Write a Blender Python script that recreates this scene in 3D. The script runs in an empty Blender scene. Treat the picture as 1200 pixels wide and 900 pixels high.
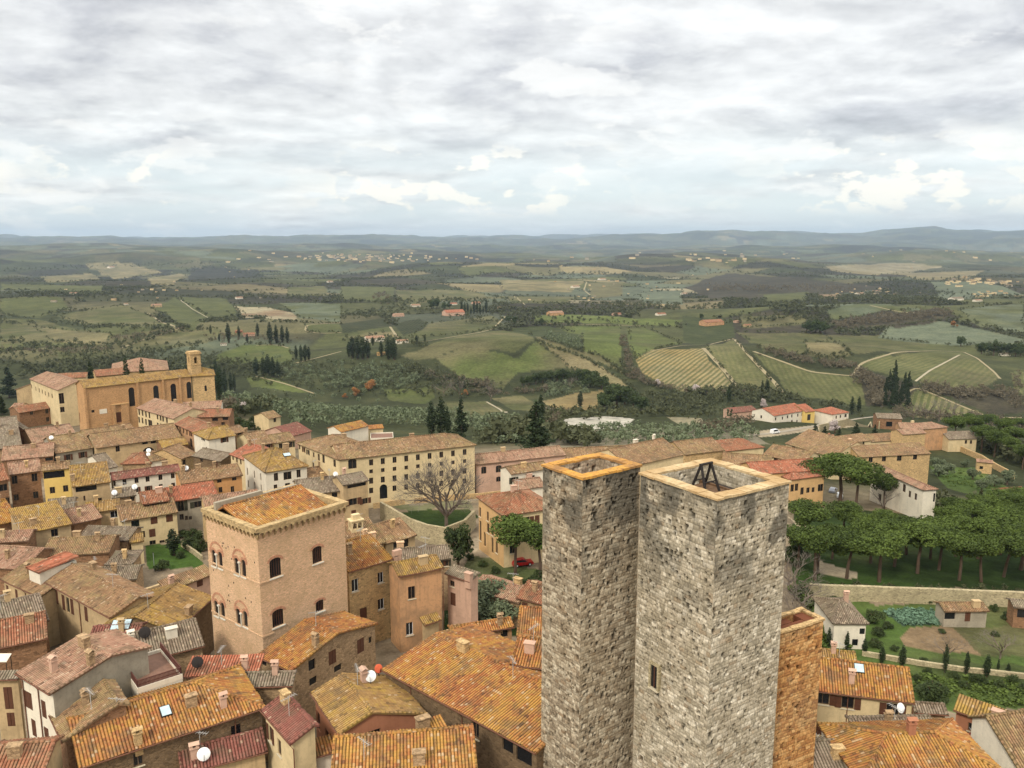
import bpy, math, random
import numpy as np
from mathutils import Vector, Matrix

R = math.radians
rng = np.random.default_rng(11)
random.seed(5)
scene = bpy.context.scene
C = scene.collection

# ------------------------------------------------------------------ camera, sky, sun, exposure
CAMH, FPX, PITCH = 55.0, 970.0, math.atan(170 / 970)
cd = bpy.data.cameras.new('camera'); cam = bpy.data.objects.new('camera', cd); C.objects.link(cam)
cam.location = (0, 0, CAMH); cam.rotation_euler = (R(90) - PITCH, 0, 0)
cd.sensor_fit = 'HORIZONTAL'; cd.sensor_width = 36; cd.lens = 36 * FPX / 1200
cd.clip_start = 1; cd.clip_end = 90000
scene.camera = cam

SUN_EL, SUN_AZ = 44, 205          # degrees; azimuth clockwise from +Y
sd = bpy.data.lights.new('sun', 'SUN'); sd.energy = 1.5; sd.angle = R(10); sd.color = (1, .94, .84)
sun = bpy.data.objects.new('sun', sd); C.objects.link(sun)
_a = R(SUN_AZ); _d = Vector((math.sin(_a) * math.cos(R(SUN_EL)), math.cos(_a) * math.cos(R(SUN_EL)), math.sin(R(SUN_EL))))
sun.rotation_euler = _d.to_track_quat('Z', 'Y').to_euler(); sun.location = (0, -60, 150)

vs = scene.view_settings
vs.view_transform = 'Standard'; vs.look = 'None'; vs.gamma = 1; vs.exposure = 0.62; vs.use_curve_mapping = False
scene.cycles.use_denoising = True
scene.cycles.max_bounces = 5; scene.cycles.diffuse_bounces = 1; scene.cycles.glossy_bounces = 1
scene.cycles.transmission_bounces = 2; scene.cycles.volume_bounces = 0; scene.cycles.transparent_max_bounces = 4

def srgb(r, g, b):
    f = lambda c: (c / 255 / 12.92) if c / 255 <= .04045 else ((c / 255 + .055) / 1.055) ** 2.4
    return (f(r), f(g), f(b))

class NT:
    """tiny node-tree helper"""
    def __init__(s, tree): s.t = tree; s.n = tree.nodes; s.l = tree.links
    def add(s, typ, ins=None, **kw):
        n = s.n.new(typ)
        for k, v in kw.items(): setattr(n, k, v)
        for k, v in (ins or {}).items(): s.set(n, k, v)
        return n
    def set(s, n, k, v):
        sock = n.inputs[k]
        if hasattr(v, 'is_output'): s.l.new(v, sock)
        elif isinstance(v, bpy.types.Node): s.l.new(v.outputs[0], sock)
        else:
            if sock.type == 'RGBA' and len(v) == 3: v = (*v, 1)
            sock.default_value = v
    def math(s, op, a, b=None, c=None, clamp=False):
        n = s.n.new('ShaderNodeMath'); n.operation = op; n.use_clamp = clamp
        for i, v in enumerate((a, b, c)):
            if v is not None: s.set(n, i, v)
        return n.outputs[0]
    def vmath(s, op, a, b=None):
        n = s.n.new('ShaderNodeVectorMath'); n.operation = op
        s.set(n, 0, a)
        if b is not None: s.set(n, 3 if op == 'SCALE' else 1, b)
        return n.outputs['Value'] if op in ('DOT_PRODUCT', 'LENGTH') else n.outputs[0]
    def ramp(s, fac, stops, interp='LINEAR'):
        n = s.n.new('ShaderNodeValToRGB'); n.color_ramp.interpolation = interp
        e = n.color_ramp.elements
        while len(e) < len(stops): e.new(.5)
        for x, (p, c) in zip(e, stops):
            x.position = p
            x.color = (c, c, c, 1) if isinstance(c, (int, float)) else (*c[:3], 1)
        s.set(n, 0, fac); return n.outputs[0]
    def mix(s, fac, a, b, mode='MIX'):
        n = s.n.new('ShaderNodeMix'); n.data_type = 'RGBA'; n.blend_type = mode
        s.set(n, 0, fac); s.set(n, 6, a); s.set(n, 7, b); return n.outputs[2]
    def noise(s, vec, scale, detail=3, rough=.55, dist=0):
        n = s.add('ShaderNodeTexNoise', {'Scale': scale, 'Detail': detail, 'Roughness': rough, 'Distortion': dist})
        if vec is not None: s.set(n, 'Vector', vec)
        return n.outputs[0]
    def maprange(s, v, a, b, c=0., d=1., smooth=True):
        n = s.n.new('ShaderNodeMapRange'); n.interpolation_type = 'SMOOTHSTEP' if smooth else 'LINEAR'
        for i, x in enumerate((v, a, b, c, d)): s.set(n, i, x)
        return n.outputs[0]

# ---- the overcast sky: Nishita behind sheets of procedural cloud, all laid out by direction
w = bpy.data.worlds.new('World'); scene.world = w; w.use_nodes = True
t = NT(w.node_tree); t.n.clear()
out = t.add('ShaderNodeOutputWorld')
sky = t.add('ShaderNodeTexSky', sky_type='NISHITA', sun_disc=False, sun_elevation=R(SUN_EL), sun_rotation=R(SUN_AZ), altitude=300, air_density=1.0, dust_density=1.5)
bgs = t.add('ShaderNodeBackground', {'Color': sky, 'Strength': .13})
tc = t.add('ShaderNodeTexCoord'); D = tc.outputs['Generated']
sep = t.add('ShaderNodeSeparateXYZ', {0: D})
el = sep.outputs[2]
den = t.math('ADD', t.math('MAXIMUM', el, 0.), .17)
px_ = t.math('DIVIDE', sep.outputs[0], den); py_ = t.math('DIVIDE', sep.outputs[1], den)
flat = t.add('ShaderNodeCombineXYZ', {0: px_, 1: py_, 2: 0.})
def sheet(v):
    big = t.noise(v, 1.05, 7, .56, .25); med = t.noise(t.vmath('ADD', v, (7.3, 2.1, 4.)), 3.1, 7, .6, .2)
    return t.math('ADD', t.math('MULTIPLY', big, .66), t.math('MULTIPLY', med, .34))
dens = sheet(flat); dens2 = sheet(t.vmath('ADD', flat, (.03, .12, 0.)))
cl = t.ramp(dens, [(.36, srgb(219, 219, 216)), (.46, srgb(209, 209, 207)), (.53, srgb(197, 197, 196)), (.59, srgb(180, 180, 182)), (.69, srgb(156, 156, 160))])
relief = t.math('ADD', 1., t.math('MULTIPLY', t.math('SUBTRACT', dens2, dens), 1.35))       # lit tops, dull bases of the billows
cl = t.mix(1., cl, t.add('ShaderNodeCombineColor', {0: relief, 1: relief, 2: relief}), 'MULTIPLY')
# brighter puffs
puffv = t.vmath('MULTIPLY', D, (1., 1., 2.6))
pf = t.noise(puffv, 9., 7, .55, .15)
pl = t.noise(puffv, 3.2, 2, .5)
puff = t.math('MULTIPLY', t.maprange(pf, .53, .60), t.maprange(pl, .40, .56))
# low band: pale cyan gap with small cumulus
low = t.maprange(el, .03, .155, 1., 0.)
gapn = t.noise(t.vmath('MULTIPLY', D, (2., 2., 14.)), 2.2, 4, .5)
gap = t.math('MULTIPLY', low, t.maprange(gapn, .30, .62, .15, .9))
cyan = t.ramp(t.math('MULTIPLY', el, 6.), [(0., srgb(186, 197, 203)), (.25, srgb(192, 201, 203)), (1., srgb(199, 207, 206))])
cl = t.mix(gap, cl, cyan)
cumz = t.vmath('MULTIPLY', D, (1., 1., 2.0))
cn = t.noise(cumz, 17., 6, .55, .1)
band = t.math('MULTIPLY', t.maprange(el, .022, .04), t.maprange(el, .085, .12, 1., 0.))
cl2 = t.noise(t.vmath('MULTIPLY', D, (1., 1., .3)), 5., 2, .5)
cum = t.math('MULTIPLY', t.math('MULTIPLY', t.maprange(cn, .515, .575), band), t.maprange(cl2, .38, .52))
cl = t.mix(t.math('MULTIPLY', puff, .55), cl, srgb(226, 224, 219))
cl = t.mix(t.math('MULTIPLY', cum, .9), cl, srgb(228, 223, 212))
# an overcast sky is brighter overhead than at the horizon
lift = t.math('ADD', 1., t.math('MULTIPLY', t.maprange(el, .28, .9), 1.1))
bgc = t.add('ShaderNodeBackground', {'Color': cl, 'Strength': lift})
fac = t.math('ADD', .92, t.math('MULTIPLY', t.maprange(gap, .3, 1.), -.10))
mx = t.add('ShaderNodeMixShader', {0: fac, 1: bgs, 2: bgc})
t.l.new(mx.outputs[0], out.inputs[0])

# ------------------------------------------------------------------ terrain
def _hash(ix, iy, seed):
    h = (ix.astype(np.int64) * 374761393 + iy.astype(np.int64) * 668265263 + seed * 974634777) & 0xffffffff
    h = ((h ^ (h >> 13)) * 1274126177) & 0xffffffff
    return ((h ^ (h >> 16)) & 0xffffff) / float(0xffffff)
def vnoise(x, y, seed=0):
    ix = np.floor(x); iy = np.floor(y); fx = x - ix; fy = y - iy
    fx = fx * fx * fx * (fx * (fx * 6 - 15) + 10); fy = fy * fy * fy * (fy * (fy * 6 - 15) + 10)
    a = _hash(ix, iy, seed); b = _hash(ix + 1, iy, seed); c = _hash(ix, iy + 1, seed); d = _hash(ix + 1, iy + 1, seed)
    return (a + (b - a) * fx) * (1 - fy) + (c + (d - c) * fx) * fy - .5
def fbm(x, y, seed=0, o=3):
    s = 0; amp = 1
    for k in range(o):
        s = s + amp * vnoise(x * 2 ** k + 13.7 * k, y * 2 ** k - 7.1 * k, seed + k); amp *= .5
    return s
def sst(x, a, b):
    q = np.clip((x - a) / (b - a), 0, 1); return q * q * (3 - 2 * q)
RK = [0, 100, 200, 260, 320, 380, 465, 560, 640, 800, 1200, 2000, 4000, 8000, 14000, 40000]
ZK = [0, -4, -9, -14, -24, -33, -43, -66, -84, -98, -98, -95, -100, -112, -118, -118]
HILLS = [(-30, 1000, 24, 190, 120), (330, 950, 30, 230, 130), (400, 790, 12, 90, 70), (150, 1180, 14, 260, 120), (-420, 1250, 18, 260, 140), (-600, 1000, 10, 200, 100), (620, 1500, 25, 300, 170)]
def T(x, y):
    x = np.asarray(x, float); y = np.asarray(y, float)
    r = np.hypot(x, y); az = np.degrees(np.arctan2(x, y))
    z = np.interp(r, RK, ZK)
    wl = np.exp(-(np.abs(az + 28) / 15) ** 4) * (1 - sst(np.abs(az + 28), 20, 34))
    z = z + wl * (np.interp(r, [0, 100, 300, 400, 640, 800], [0, -4, -11, -16, -78, -98]) - z) * (r < 800)
    z = z - 7 * sst(az, 6, 24) * sst(r, 60, 140) * (1 - sst(r, 300, 480)) * (1 - sst(az, 60, 90))
    for hx, hy, hh, sx, sy in HILLS: z = z + hh * np.exp(-((x - hx) / sx) ** 2 - ((y - hy) / sy) ** 2)
    z = z + 9 * fbm(x / 330, y / 330, 3, 2) * sst(r, 380, 800) * (1 - .5 * sst(r, 2500, 5000))
    z = z + np.interp(r, [0, 900, 2000, 4500, 40000], [0, 0, 44, 105, 120]) * fbm(x / 1300, y / 1300, 9, 3)
    z = z + np.interp(r, [0, 4000, 9000, 18000, 40000], [0, 0, 110, 170, 180]) * fbm(x / 4200, y / 4200, 21, 3)
    mt = np.interp(az, [-60, -35, -26, -20, -12, -4, 2, 6, 10, 13, 16, 18.5, 21, 24, 30, 36, 60], [60, 55, 60, 75, 70, 75, 85, 105, 150, 260, 225, 265, 215, 225, 235, 245, 220])
    z = z + (mt + 118 + 100 * fbm(az / 2.6, r / 4000, 33, 4)) * sst(r, 16500, 23500)
    return z
_cp, _sp = math.cos(PITCH), math.sin(PITCH)
def ray(u, v):
    xn, yn = (u - 600) / FPX, (v - 450) / FPX
    return xn, _cp - yn * _sp, -_sp - yn * _cp
def at(u, v, dh=0.):
    """world point where the sight line through photo pixel (u, v) meets the terrain raised by dh"""
    dx, dy, dz = ray(u, v)
    a, b = 25., 42000.
    for n, geo in ((420, 1), (24, 0), (24, 0)):
        tt = np.geomspace(a, b, n) if geo else np.linspace(a, b, n)
        f = CAMH + dz * tt - T(dx * tt, dy * tt) - dh
        k = int(np.argmax(f < 0))
        if f[k] >= 0: k = n - 1
        a, b = tt[max(k - 1, 0)], tt[k]
    return Vector((dx * b, dy * b, CAMH + dz * b))
def onz(u, v, z):
    dx, dy, dz = ray(u, v); k = (z - CAMH) / dz
    return Vector((dx * k, dy * k, z))
def proj(p):
    x, y, z = p[0], p[1], p[2] - CAMH
    d = y * _cp - z * _sp; return 600 + FPX * x / d, 450 + FPX * (-y * _sp - z * _cp) / d, d
def tz(x, y): return float(T(x, y))

# ------------------------------------------------------------------ mesh helpers
class MB:
    def __init__(s): s.v = []; s.f = []; s.uv = []; s.mi = []
    def poly(s, pts, uv=None, mi=0):
        n = len(s.v); s.v += [tuple(p) for p in pts]; s.f.append(list(range(n, n + len(pts))))
        s.uv += (uv if uv else [(0., 0.)] * len(pts)); s.mi.append(mi)
    def box(s, lo, hi, mi=0, skip=''):
        x0, y0, z0 = lo; x1, y1, z1 = hi
        P = [(x0, y0, z0), (x1, y0, z0), (x1, y1, z0), (x0, y1, z0), (x0, y0, z1), (x1, y0, z1), (x1, y1, z1), (x0, y1, z1)]
        for k, f in zip('bftnrsl', ((0, 3, 2, 1), None, (4, 5, 6, 7), (0, 1, 5, 4), (1, 2, 6, 5), (2, 3, 7, 6), (3, 0, 4, 7))):
            if f and k not in skip: s.poly([P[i] for i in f], mi=mi)
    def tube(s, pts, rad, n=6, cap=True, mi=0):
        pts = [Vector(p) for p in pts]; rad = rad if hasattr(rad, '__len__') else [rad] * len(pts)
        rings = []
        for i, p in enumerate(pts):
            d = (pts[min(i + 1, len(pts) - 1)] - pts[max(i - 1, 0)]).normalized()
            a = d.orthogonal().normalized() if abs(d.z) < .9 else Vector((1, 0, 0)) - d * d.x
            a.normalize(); b = d.cross(a)
            rings.append([p + (a * math.cos(2 * math.pi * k / n) + b * math.sin(2 * math.pi * k / n)) * rad[i] for k in range(n)])
        for q, r_ in zip(rings, rings[1:]):
            for k in range(n): s.poly([q[k], q[(k + 1) % n], r_[(k + 1) % n], r_[k]], mi=mi)
        if cap: s.poly(rings[-1], mi=mi); s.poly(rings[0][::-1], mi=mi)
    def build(s, name, mats, parent=None, uv=False, smooth=False):
        me = bpy.data.meshes.new(name); me.from_pydata(s.v, [], s.f)
        mats = mats if isinstance(mats, (list, tuple)) else [mats]
        for m in mats: me.materials.append(m)
        if len(mats) > 1: me.polygons.foreach_set('material_index', s.mi)
        if uv:
            l = me.uv_layers.new(name='UVMap'); l.data.foreach_set('uv', np.array(s.uv, np.float32).ravel())
        if smooth: me.polygons.foreach_set('use_smooth', [True] * len(me.polygons))
        me.update()
        return link(name, me, parent)
def link(name, me, parent=None):
    o = bpy.data.objects.new(name, me); C.objects.link(o)
    if parent: o.parent = parent
    return o
def tag(o, label=None, cat=None, group=None, kind=None):
    for k, v in (('label', label), ('category', cat), ('group', group), ('kind', kind)):
        if v: o[k] = v
    return o
def empty(name, loc, rz=0.):
    o = bpy.data.objects.new(name, None); C.objects.link(o); o.location = loc; o.rotation_euler = (0, 0, rz); o.empty_display_size = 1
    return o
def np_mesh(name, v, f, mat, parent=None, attrs=None, smooth=False, fattr=None):
    """fast mesh from arrays: v (n,3), f (m,k)"""
    me = bpy.data.meshes.new(name); n, m, k = len(v), len(f), f.shape[1]
    me.vertices.add(n); me.vertices.foreach_set('co', np.ascontiguousarray(v, np.float32).ravel())
    me.loops.add(m * k); me.loops.foreach_set('vertex_index', np.ascontiguousarray(f, np.int32).ravel())
    me.polygons.add(m); me.polygons.foreach_set('loop_start', np.arange(0, m * k, k, dtype=np.int32))
    if smooth: me.polygons.foreach_set('use_smooth', np.ones(m, bool))
    for an, (ty, arr) in (attrs or {}).items():
        at_ = me.attributes.new(an, ty, 'POINT')
        at_.data.foreach_set('vector' if ty == 'FLOAT_VECTOR' else ('color' if ty == 'FLOAT_COLOR' else 'value'), np.ascontiguousarray(arr, np.float32).ravel())
    for an, arr in (fattr or {}).items():
        at_ = me.attributes.new(an, 'FLOAT', 'FACE'); at_.data.foreach_set('value', np.ascontiguousarray(arr, np.float32))
    me.update(calc_edges=True)
    if mat: me.materials.append(mat)
    return link(name, me, parent)

# ------------------------------------------------------------------ materials
def new_mat(name, rough=.9, spec=.2):
    m = bpy.data.materials.new(name); m.use_nodes = True; t = NT(m.node_tree); t.n.clear()
    o = t.add('ShaderNodeOutputMaterial'); b = t.add('ShaderNodeBsdfPrincipled', {'Roughness': rough, 'Specular IOR Level': spec})
    t.l.new(b.outputs[0], o.inputs[0]); return m, t, b
def plain(name, col, rough=.8, spec=.3, metal=0., var=.12):
    m, t, b = new_mat(name, rough, spec); b.inputs['Metallic'].default_value = metal
    tc = t.add('ShaderNodeTexCoord')
    n = t.noise(tc.outputs['Object'], 2.3, 4)
    c = t.mix(t.maprange(n, .3, .7), tuple(x * (1 - var) for x in col), tuple(min(1, x * (1 + var)) for x in col))
    t.set(b, 'Base Color', c); return m
def roof_mat(name, cols, lichen, lam, pitch_w=.31, far=False):
    m, t, b = new_mat(name, .92, .12)
    uv = t.add('ShaderNodeUVMap'); tc = t.add('ShaderNodeTexCoord'); oi = t.add('ShaderNodeObjectInfo')
    s = t.add('ShaderNodeSeparateXYZ', {0: uv})
    tu = t.math('DIVIDE', s.outputs[0], pitch_w); tv = t.math('DIVIDE', s.outputs[1], .36)
    off = t.math('MULTIPLY', oi.outputs['Random'], 57.)
    idv = t.add('ShaderNodeCombineXYZ', {0: t.math('FLOOR', t.math('ADD', tu, .01)), 1: t.math('FLOOR', tv), 2: off})
    wn = t.add('ShaderNodeTexWhiteNoise', {'Vector': idv}, noise_dimensions='3D')
    ov = t.vmath('ADD', tc.outputs['Object'], t.add('ShaderNodeCombineXYZ', {0: off, 1: off, 2: 0.}))
    n1 = t.noise(ov, .22, 4, .6); n2 = t.noise(ov, 1.1, 4, .6)
    n5 = t.noise(ov, 7., 3, .7)
    f = t.math('ADD', t.math('ADD', t.math('MULTIPLY', wn.outputs[0], .30), t.math('MULTIPLY', n5, .35)), t.math('ADD', t.math('MULTIPLY', n1, .75), -.20))
    c = t.ramp(f, [(.12, cols[0]), (.38, cols[1]), (.62, cols[2]), (.9, cols[3])])
    lf = t.math('ADD', t.math('MULTIPLY', n2, .7), t.math('MULTIPLY', t.noise(ov, .16, 3), .5))
    c = t.mix(t.math('MULTIPLY', t.maprange(lf, .56, .70), lam), c, lichen)
    # streaks running down the slope and pale/dark odd tiles
    st = t.noise(t.add('ShaderNodeCombineXYZ', {0: t.math('MULTIPLY', tu, .9), 1: t.math('MULTIPLY', tv, .12), 2: off}), 1.0, 3, .6)
    c = t.mix(t.maprange(st, .48, .70, 0., .55), c, srgb(92, 76, 60)); gm = t.noise(ov, .42, 5, .68); c = t.mix(t.maprange(gm, .48, .66, 0., .6), c, srgb(112, 94, 74))
    c = t.mix(t.maprange(wn.outputs[0], .955, .965, 0., .45), c, srgb(200, 176, 146))
    c = t.mix(t.maprange(wn.outputs[0], .045, .035, 0., .45), c, srgb(74, 62, 50))
    # joints and the lap of each course
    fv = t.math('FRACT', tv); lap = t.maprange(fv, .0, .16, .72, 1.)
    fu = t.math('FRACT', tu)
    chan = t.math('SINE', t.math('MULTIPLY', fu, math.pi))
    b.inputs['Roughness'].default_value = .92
    moss = t.maprange(chan, .15, .8, .5, 1.); c = t.mix(1., c, t.add('ShaderNodeCombineColor', {0: moss, 1: t.math('POWER', moss, .93), 2: t.math('POWER', moss, 1.1)}), 'MULTIPLY')   # shade between the ribs put into the tile colour, plus channel grime
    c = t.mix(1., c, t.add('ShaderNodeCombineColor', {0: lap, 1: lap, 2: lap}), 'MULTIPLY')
    t.set(b, 'Base Color', c)
    hgt = t.math('ADD', t.math('MULTIPLY', chan, .10 if far else .02), t.math('MULTIPLY', t.math('ADD', fv, t.math('MULTIPLY', wn.outputs[0], .8)), .03))
    bp = t.add('ShaderNodeBump', {'Height': hgt, 'Strength': .8, 'Distance': 1.}); t.set(b, 'Normal', bp)
    return m
def wall_mat(name, col, kind='plaster', dirt=.35, dark=None):
    m, t, b = new_mat(name, .93, .15)
    tc = t.add('ShaderNodeTexCoord'); oi = t.add('ShaderNodeObjectInfo')
    off = t.math('MULTIPLY', oi.outputs['Random'], 31.)
    P = t.vmath('ADD', tc.outputs['Object'], t.add('ShaderNodeCombineXYZ', {0: off, 1: off, 2: 0.}))
    col2 = dark or tuple(x * .62 for x in col)
    n1 = t.noise(P, .35, 5, .62); n2 = t.noise(P, 2.4, 5, .65)
    if kind == 'plaster':
        c = t.mix(t.maprange(n1, .40, .64, 0., dirt * 1.15), col, col2)
        c = t.mix(t.maprange(n2, .48, .72, 0., dirt * .8), c, tuple(x * .75 for x in col2))
        drip = t.noise(t.vmath('MULTIPLY', P, (1.6, 1.6, .12)), 1.2, 4, .6)
        c = t.mix(t.maprange(drip, .52, .75, 0., dirt), c, tuple(x * .8 for x in col2))
        h = t.math('MULTIPLY', n2, .03)
    else:                                      # rubble or brick: cells of stone with joints
        sc = 2.6 if kind == 'stone' else 4.2
        Pv = t.vmath('MULTIPLY', P, (1., 1., 1.6 if kind == 'stone' else 2.6))
        vo = t.add('ShaderNodeTexVoronoi', {'Vector': Pv, 'Scale': sc}); vd = t.add('ShaderNodeTexVoronoi', {'Vector': Pv, 'Scale': sc}, feature='DISTANCE_TO_EDGE')
        sepc = t.add('ShaderNodeSeparateColor', {0: vo.outputs['Color']})
        c = t.ramp(sepc.outputs[0], [(0., col2), (.3, col), (.7, col), (1., tuple(min(1, x * 1.25) for x in col))])
        c = t.mix(t.maprange(n1, .42, .70, 0., dirt), c, col2)
        c = t.mix(t.maprange(n2, .55, .8, 0., .45), c, tuple(x * .55 for x in col2))
        joint = t.maprange(vd.outputs['Distance'], .0, .09, .8, 1.)
        c = t.mix(1., c, t.add('ShaderNodeCombineColor', {0: joint, 1: joint, 2: joint}), 'MULTIPLY')
        h = t.math('ADD', t.math('MULTIPLY', t.maprange(vd.outputs['Distance'], 0., .12), .05), t.math('MULTIPLY', n2, .05))
    t.set(b, 'Base Color', c)
    bp = t.add('ShaderNodeBump', {'Height': h, 'Strength': .7, 'Distance': 1.}); t.set(b, 'Normal', bp)
    return m
def attr_mat(name, attr, rough=.95, n_scale=1.5, var=.25):
    m, t, b = new_mat(name, rough, .1)
    a = t.add('ShaderNodeAttribute', attribute_name=attr); tc = t.add('ShaderNodeTexCoord')
    n = t.noise(tc.outputs['Object'], n_scale, 6, .65)
    k = t.maprange(n, .25, .75, 1 - var, 1 + var)
    c = t.mix(1., a.outputs['Color'], t.add('ShaderNodeCombineColor', {0: k, 1: k, 2: k}), 'MULTIPLY')
    t.set(b, 'Base Color', c); bp = t.add('ShaderNodeBump', {'Height': n, 'Strength': .5, 'Distance': .06}); t.set(b, 'Normal', bp)
    return m
def leaf_mat(name, dark, light, hue=.0):
    m, t, b = new_mat(name, .75, .2)
    a = t.add('ShaderNodeAttribute', attribute_name='tint'); oi = t.add('ShaderNodeObjectInfo')
    f = t.math('ADD', t.math('MULTIPLY', a.outputs['Fac'], .85), t.math('MULTIPLY', oi.outputs['Random'], .30))
    c = t.mix(f, dark, light)
    tr = t.add('ShaderNodeBsdfTranslucent', {'Color': c}); t.set(b, 'Base Color', c)
    mx = t.add('ShaderNodeMixShader', {0: .18, 1: b.outputs[0], 2: tr.outputs[0]})
    t.l.new(mx.outputs[0], t.n['Material Output'].inputs[0]); return m

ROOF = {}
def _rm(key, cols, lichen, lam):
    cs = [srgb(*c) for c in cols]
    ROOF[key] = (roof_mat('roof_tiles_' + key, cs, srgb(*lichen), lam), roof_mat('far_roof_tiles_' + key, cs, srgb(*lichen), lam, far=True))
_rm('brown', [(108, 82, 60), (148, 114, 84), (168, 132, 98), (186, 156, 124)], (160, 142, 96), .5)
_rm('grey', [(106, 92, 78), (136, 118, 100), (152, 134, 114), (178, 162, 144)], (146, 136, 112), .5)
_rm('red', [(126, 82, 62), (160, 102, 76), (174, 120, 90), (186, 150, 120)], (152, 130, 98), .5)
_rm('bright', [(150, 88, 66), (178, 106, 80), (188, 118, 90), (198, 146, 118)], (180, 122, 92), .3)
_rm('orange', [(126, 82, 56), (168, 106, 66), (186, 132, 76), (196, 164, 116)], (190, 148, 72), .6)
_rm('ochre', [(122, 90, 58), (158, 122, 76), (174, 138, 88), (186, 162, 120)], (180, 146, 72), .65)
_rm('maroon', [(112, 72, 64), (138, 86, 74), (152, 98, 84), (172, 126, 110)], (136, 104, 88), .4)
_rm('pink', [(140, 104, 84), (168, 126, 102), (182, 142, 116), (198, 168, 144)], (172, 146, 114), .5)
WALL = {
    'stone': wall_mat('rubble_stone', srgb(176, 146, 110), 'stone'), 'brownstone': wall_mat('brown_rubble', srgb(150, 114, 84), 'stone'),
    'cream': wall_mat('cream_plaster', srgb(222, 198, 152)), 'white': wall_mat('white_plaster', srgb(232, 220, 196), dirt=.25), 'yellow': wall_mat('yellow_plaster', srgb(230, 196, 116), dirt=.2),
    'ochre': wall_mat('ochre_plaster', srgb(216, 174, 120), dirt=.3), 'orange': wall_mat('orange_plaster', srgb(208, 154, 100), dirt=.3), 'pink': wall_mat('pink_plaster', srgb(206, 168, 142), dirt=.35),
    'peach': wall_mat('peach_plaster', srgb(204, 156, 112), dirt=.5, dark=srgb(146, 118, 90)), 'beige': wall_mat('beige_plaster', srgb(196, 168, 126), dirt=.5), 'grey': wall_mat('grey_plaster', srgb(168, 156, 134), dirt=.5),
    'terracotta': wall_mat('terracotta_plaster', srgb(174, 118, 88), dirt=.3), 'brick': wall_mat('pink_brick', srgb(228, 188, 148), 'brick', dirt=.45, dark=srgb(200, 164, 122)),
    'churchbrick': wall_mat('church_brick', srgb(206, 160, 112), 'brick', dirt=.35), 'darkstone': wall_mat('dark_stone', srgb(126, 104, 78), 'stone', dirt=.5),
    'tan': wall_mat('tan_wall', srgb(206, 172, 122), 'stone', dirt=.4), 'lichenstone': wall_mat('lichen_stone', srgb(192, 164, 118), 'stone', dirt=.4), 'wallstone': wall_mat('field_wall', srgb(184, 168, 132), 'stone', dirt=.5),
}
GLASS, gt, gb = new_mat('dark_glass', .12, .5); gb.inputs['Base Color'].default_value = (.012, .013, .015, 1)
FRAME = plain('window_frame', srgb(120, 96, 72)); SILL = plain('stone_sill', srgb(206, 192, 162)); SHUT = plain('brown_shutter', srgb(92, 58, 40)); SHUTG = plain('dark_green_shutter', srgb(66, 64, 48))
DARK = plain('dark_iron', srgb(44, 38, 34)); PIPE = plain('copper_pipe', srgb(112, 74, 54)); WHITE = plain('white_metal', srgb(232, 230, 224), .5); WOODM = plain('old_wood', srgb(104, 78, 54))

# ------------------------------------------------------------------ the ground: one polar sheet to the mountains, fields painted as field colours
def ground_mesh():
    an = np.concatenate([np.arange(-180, -37, 3.), np.arange(-37, 37.001, .085), np.arange(40, 180, 3.)])
    rr = [10, 18, 28, 40]
    while rr[-1] < 34000:
        r = rr[-1]; rr.append(r * (1.012 if r < 95 else 1.006 if r < 420 else 1.0068 if r < 4500 else 1.011))
    rr = np.array(rr); A, Rr = np.meshgrid(np.radians(an), rr, indexing='ij')
    X, Y = Rr * np.sin(A), Rr * np.cos(A); Zz = T(X, Y)
    na, nr = X.shape; idx = np.arange(na * nr).reshape(na, nr); nx = np.roll(idx, -1, 0)
    f = np.stack([idx[:, :-1], nx[:, :-1], nx[:, 1:], idx[:, 1:]], -1).reshape(-1, 4)[:, ::-1]
    return X, Y, Zz, f
GX, GY, GZ, GF = ground_mesh()
_r = np.hypot(GX, GY)
COLS = dict(green=srgb(98, 100, 62), bright=srgb(104, 112, 62), olive=srgb(118, 112, 78), tan=srgb(152, 138, 100), pale=srgb(168, 156, 124), bare=srgb(150, 126, 96), scrub=srgb(82, 86, 56), wood=srgb(68, 66, 52),
            woodb=srgb(84, 78, 62), lawn=srgb(70, 92, 40), dlawn=srgb(46, 60, 28), soil=srgb(128, 106, 80), white=srgb(188, 180, 162), grey=srgb(146, 134, 114), town=srgb(134, 118, 96), ochre=srgb(166, 142, 94), gg=srgb(112, 118, 94), path=srgb(178, 160, 132), vine=srgb(116, 114, 74))
for k in COLS: COLS[k] = np.array(COLS[k]) * (1. if k in ('white', 'town', 'path', 'grey', 'soil', 'lawn', 'dlawn') else 0.56 if k in ('wood', 'woodb', 'scrub') else .67)
# far patchwork: warped cells, each a field, a wood or a fallow
def patch(x, y, cell, seed):
    wx = x + cell * .5 * fbm(x / cell / 1.3, y / cell / 1.3, seed, 2); wy = (y + cell * .5 * fbm(x / cell / 1.3, y / cell / 1.3, seed + 5, 2)) / 1.15
    cx, cy = np.floor(wx / cell), np.floor(wy / cell); b1 = np.full(x.shape, 1e9); b2 = b1.copy(); hid = np.zeros(x.shape)
    for i in (-1, 0, 1):
        for j in (-1, 0, 1):
            px, py = cx + i, cy + j; d = np.hypot((px + .1 + .8 * _hash(px, py, seed)) * cell - wx, (py + .1 + .8 * _hash(px, py, seed + 1)) * cell - wy)
            m = d < b1; b2 = np.where(m, b1, np.minimum(b2, d)); hid = np.where(m, _hash(px, py, seed + 2), hid); b1 = np.where(m, d, b1)
    return hid, (b2 - b1) / cell
hid, edge = patch(GX, GY, 240., 4); hid2, _e2 = patch(GX, GY, 900., 14)
fh = np.where(_r > 5000, .6 * hid2 + .4 * hid, hid)
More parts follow.
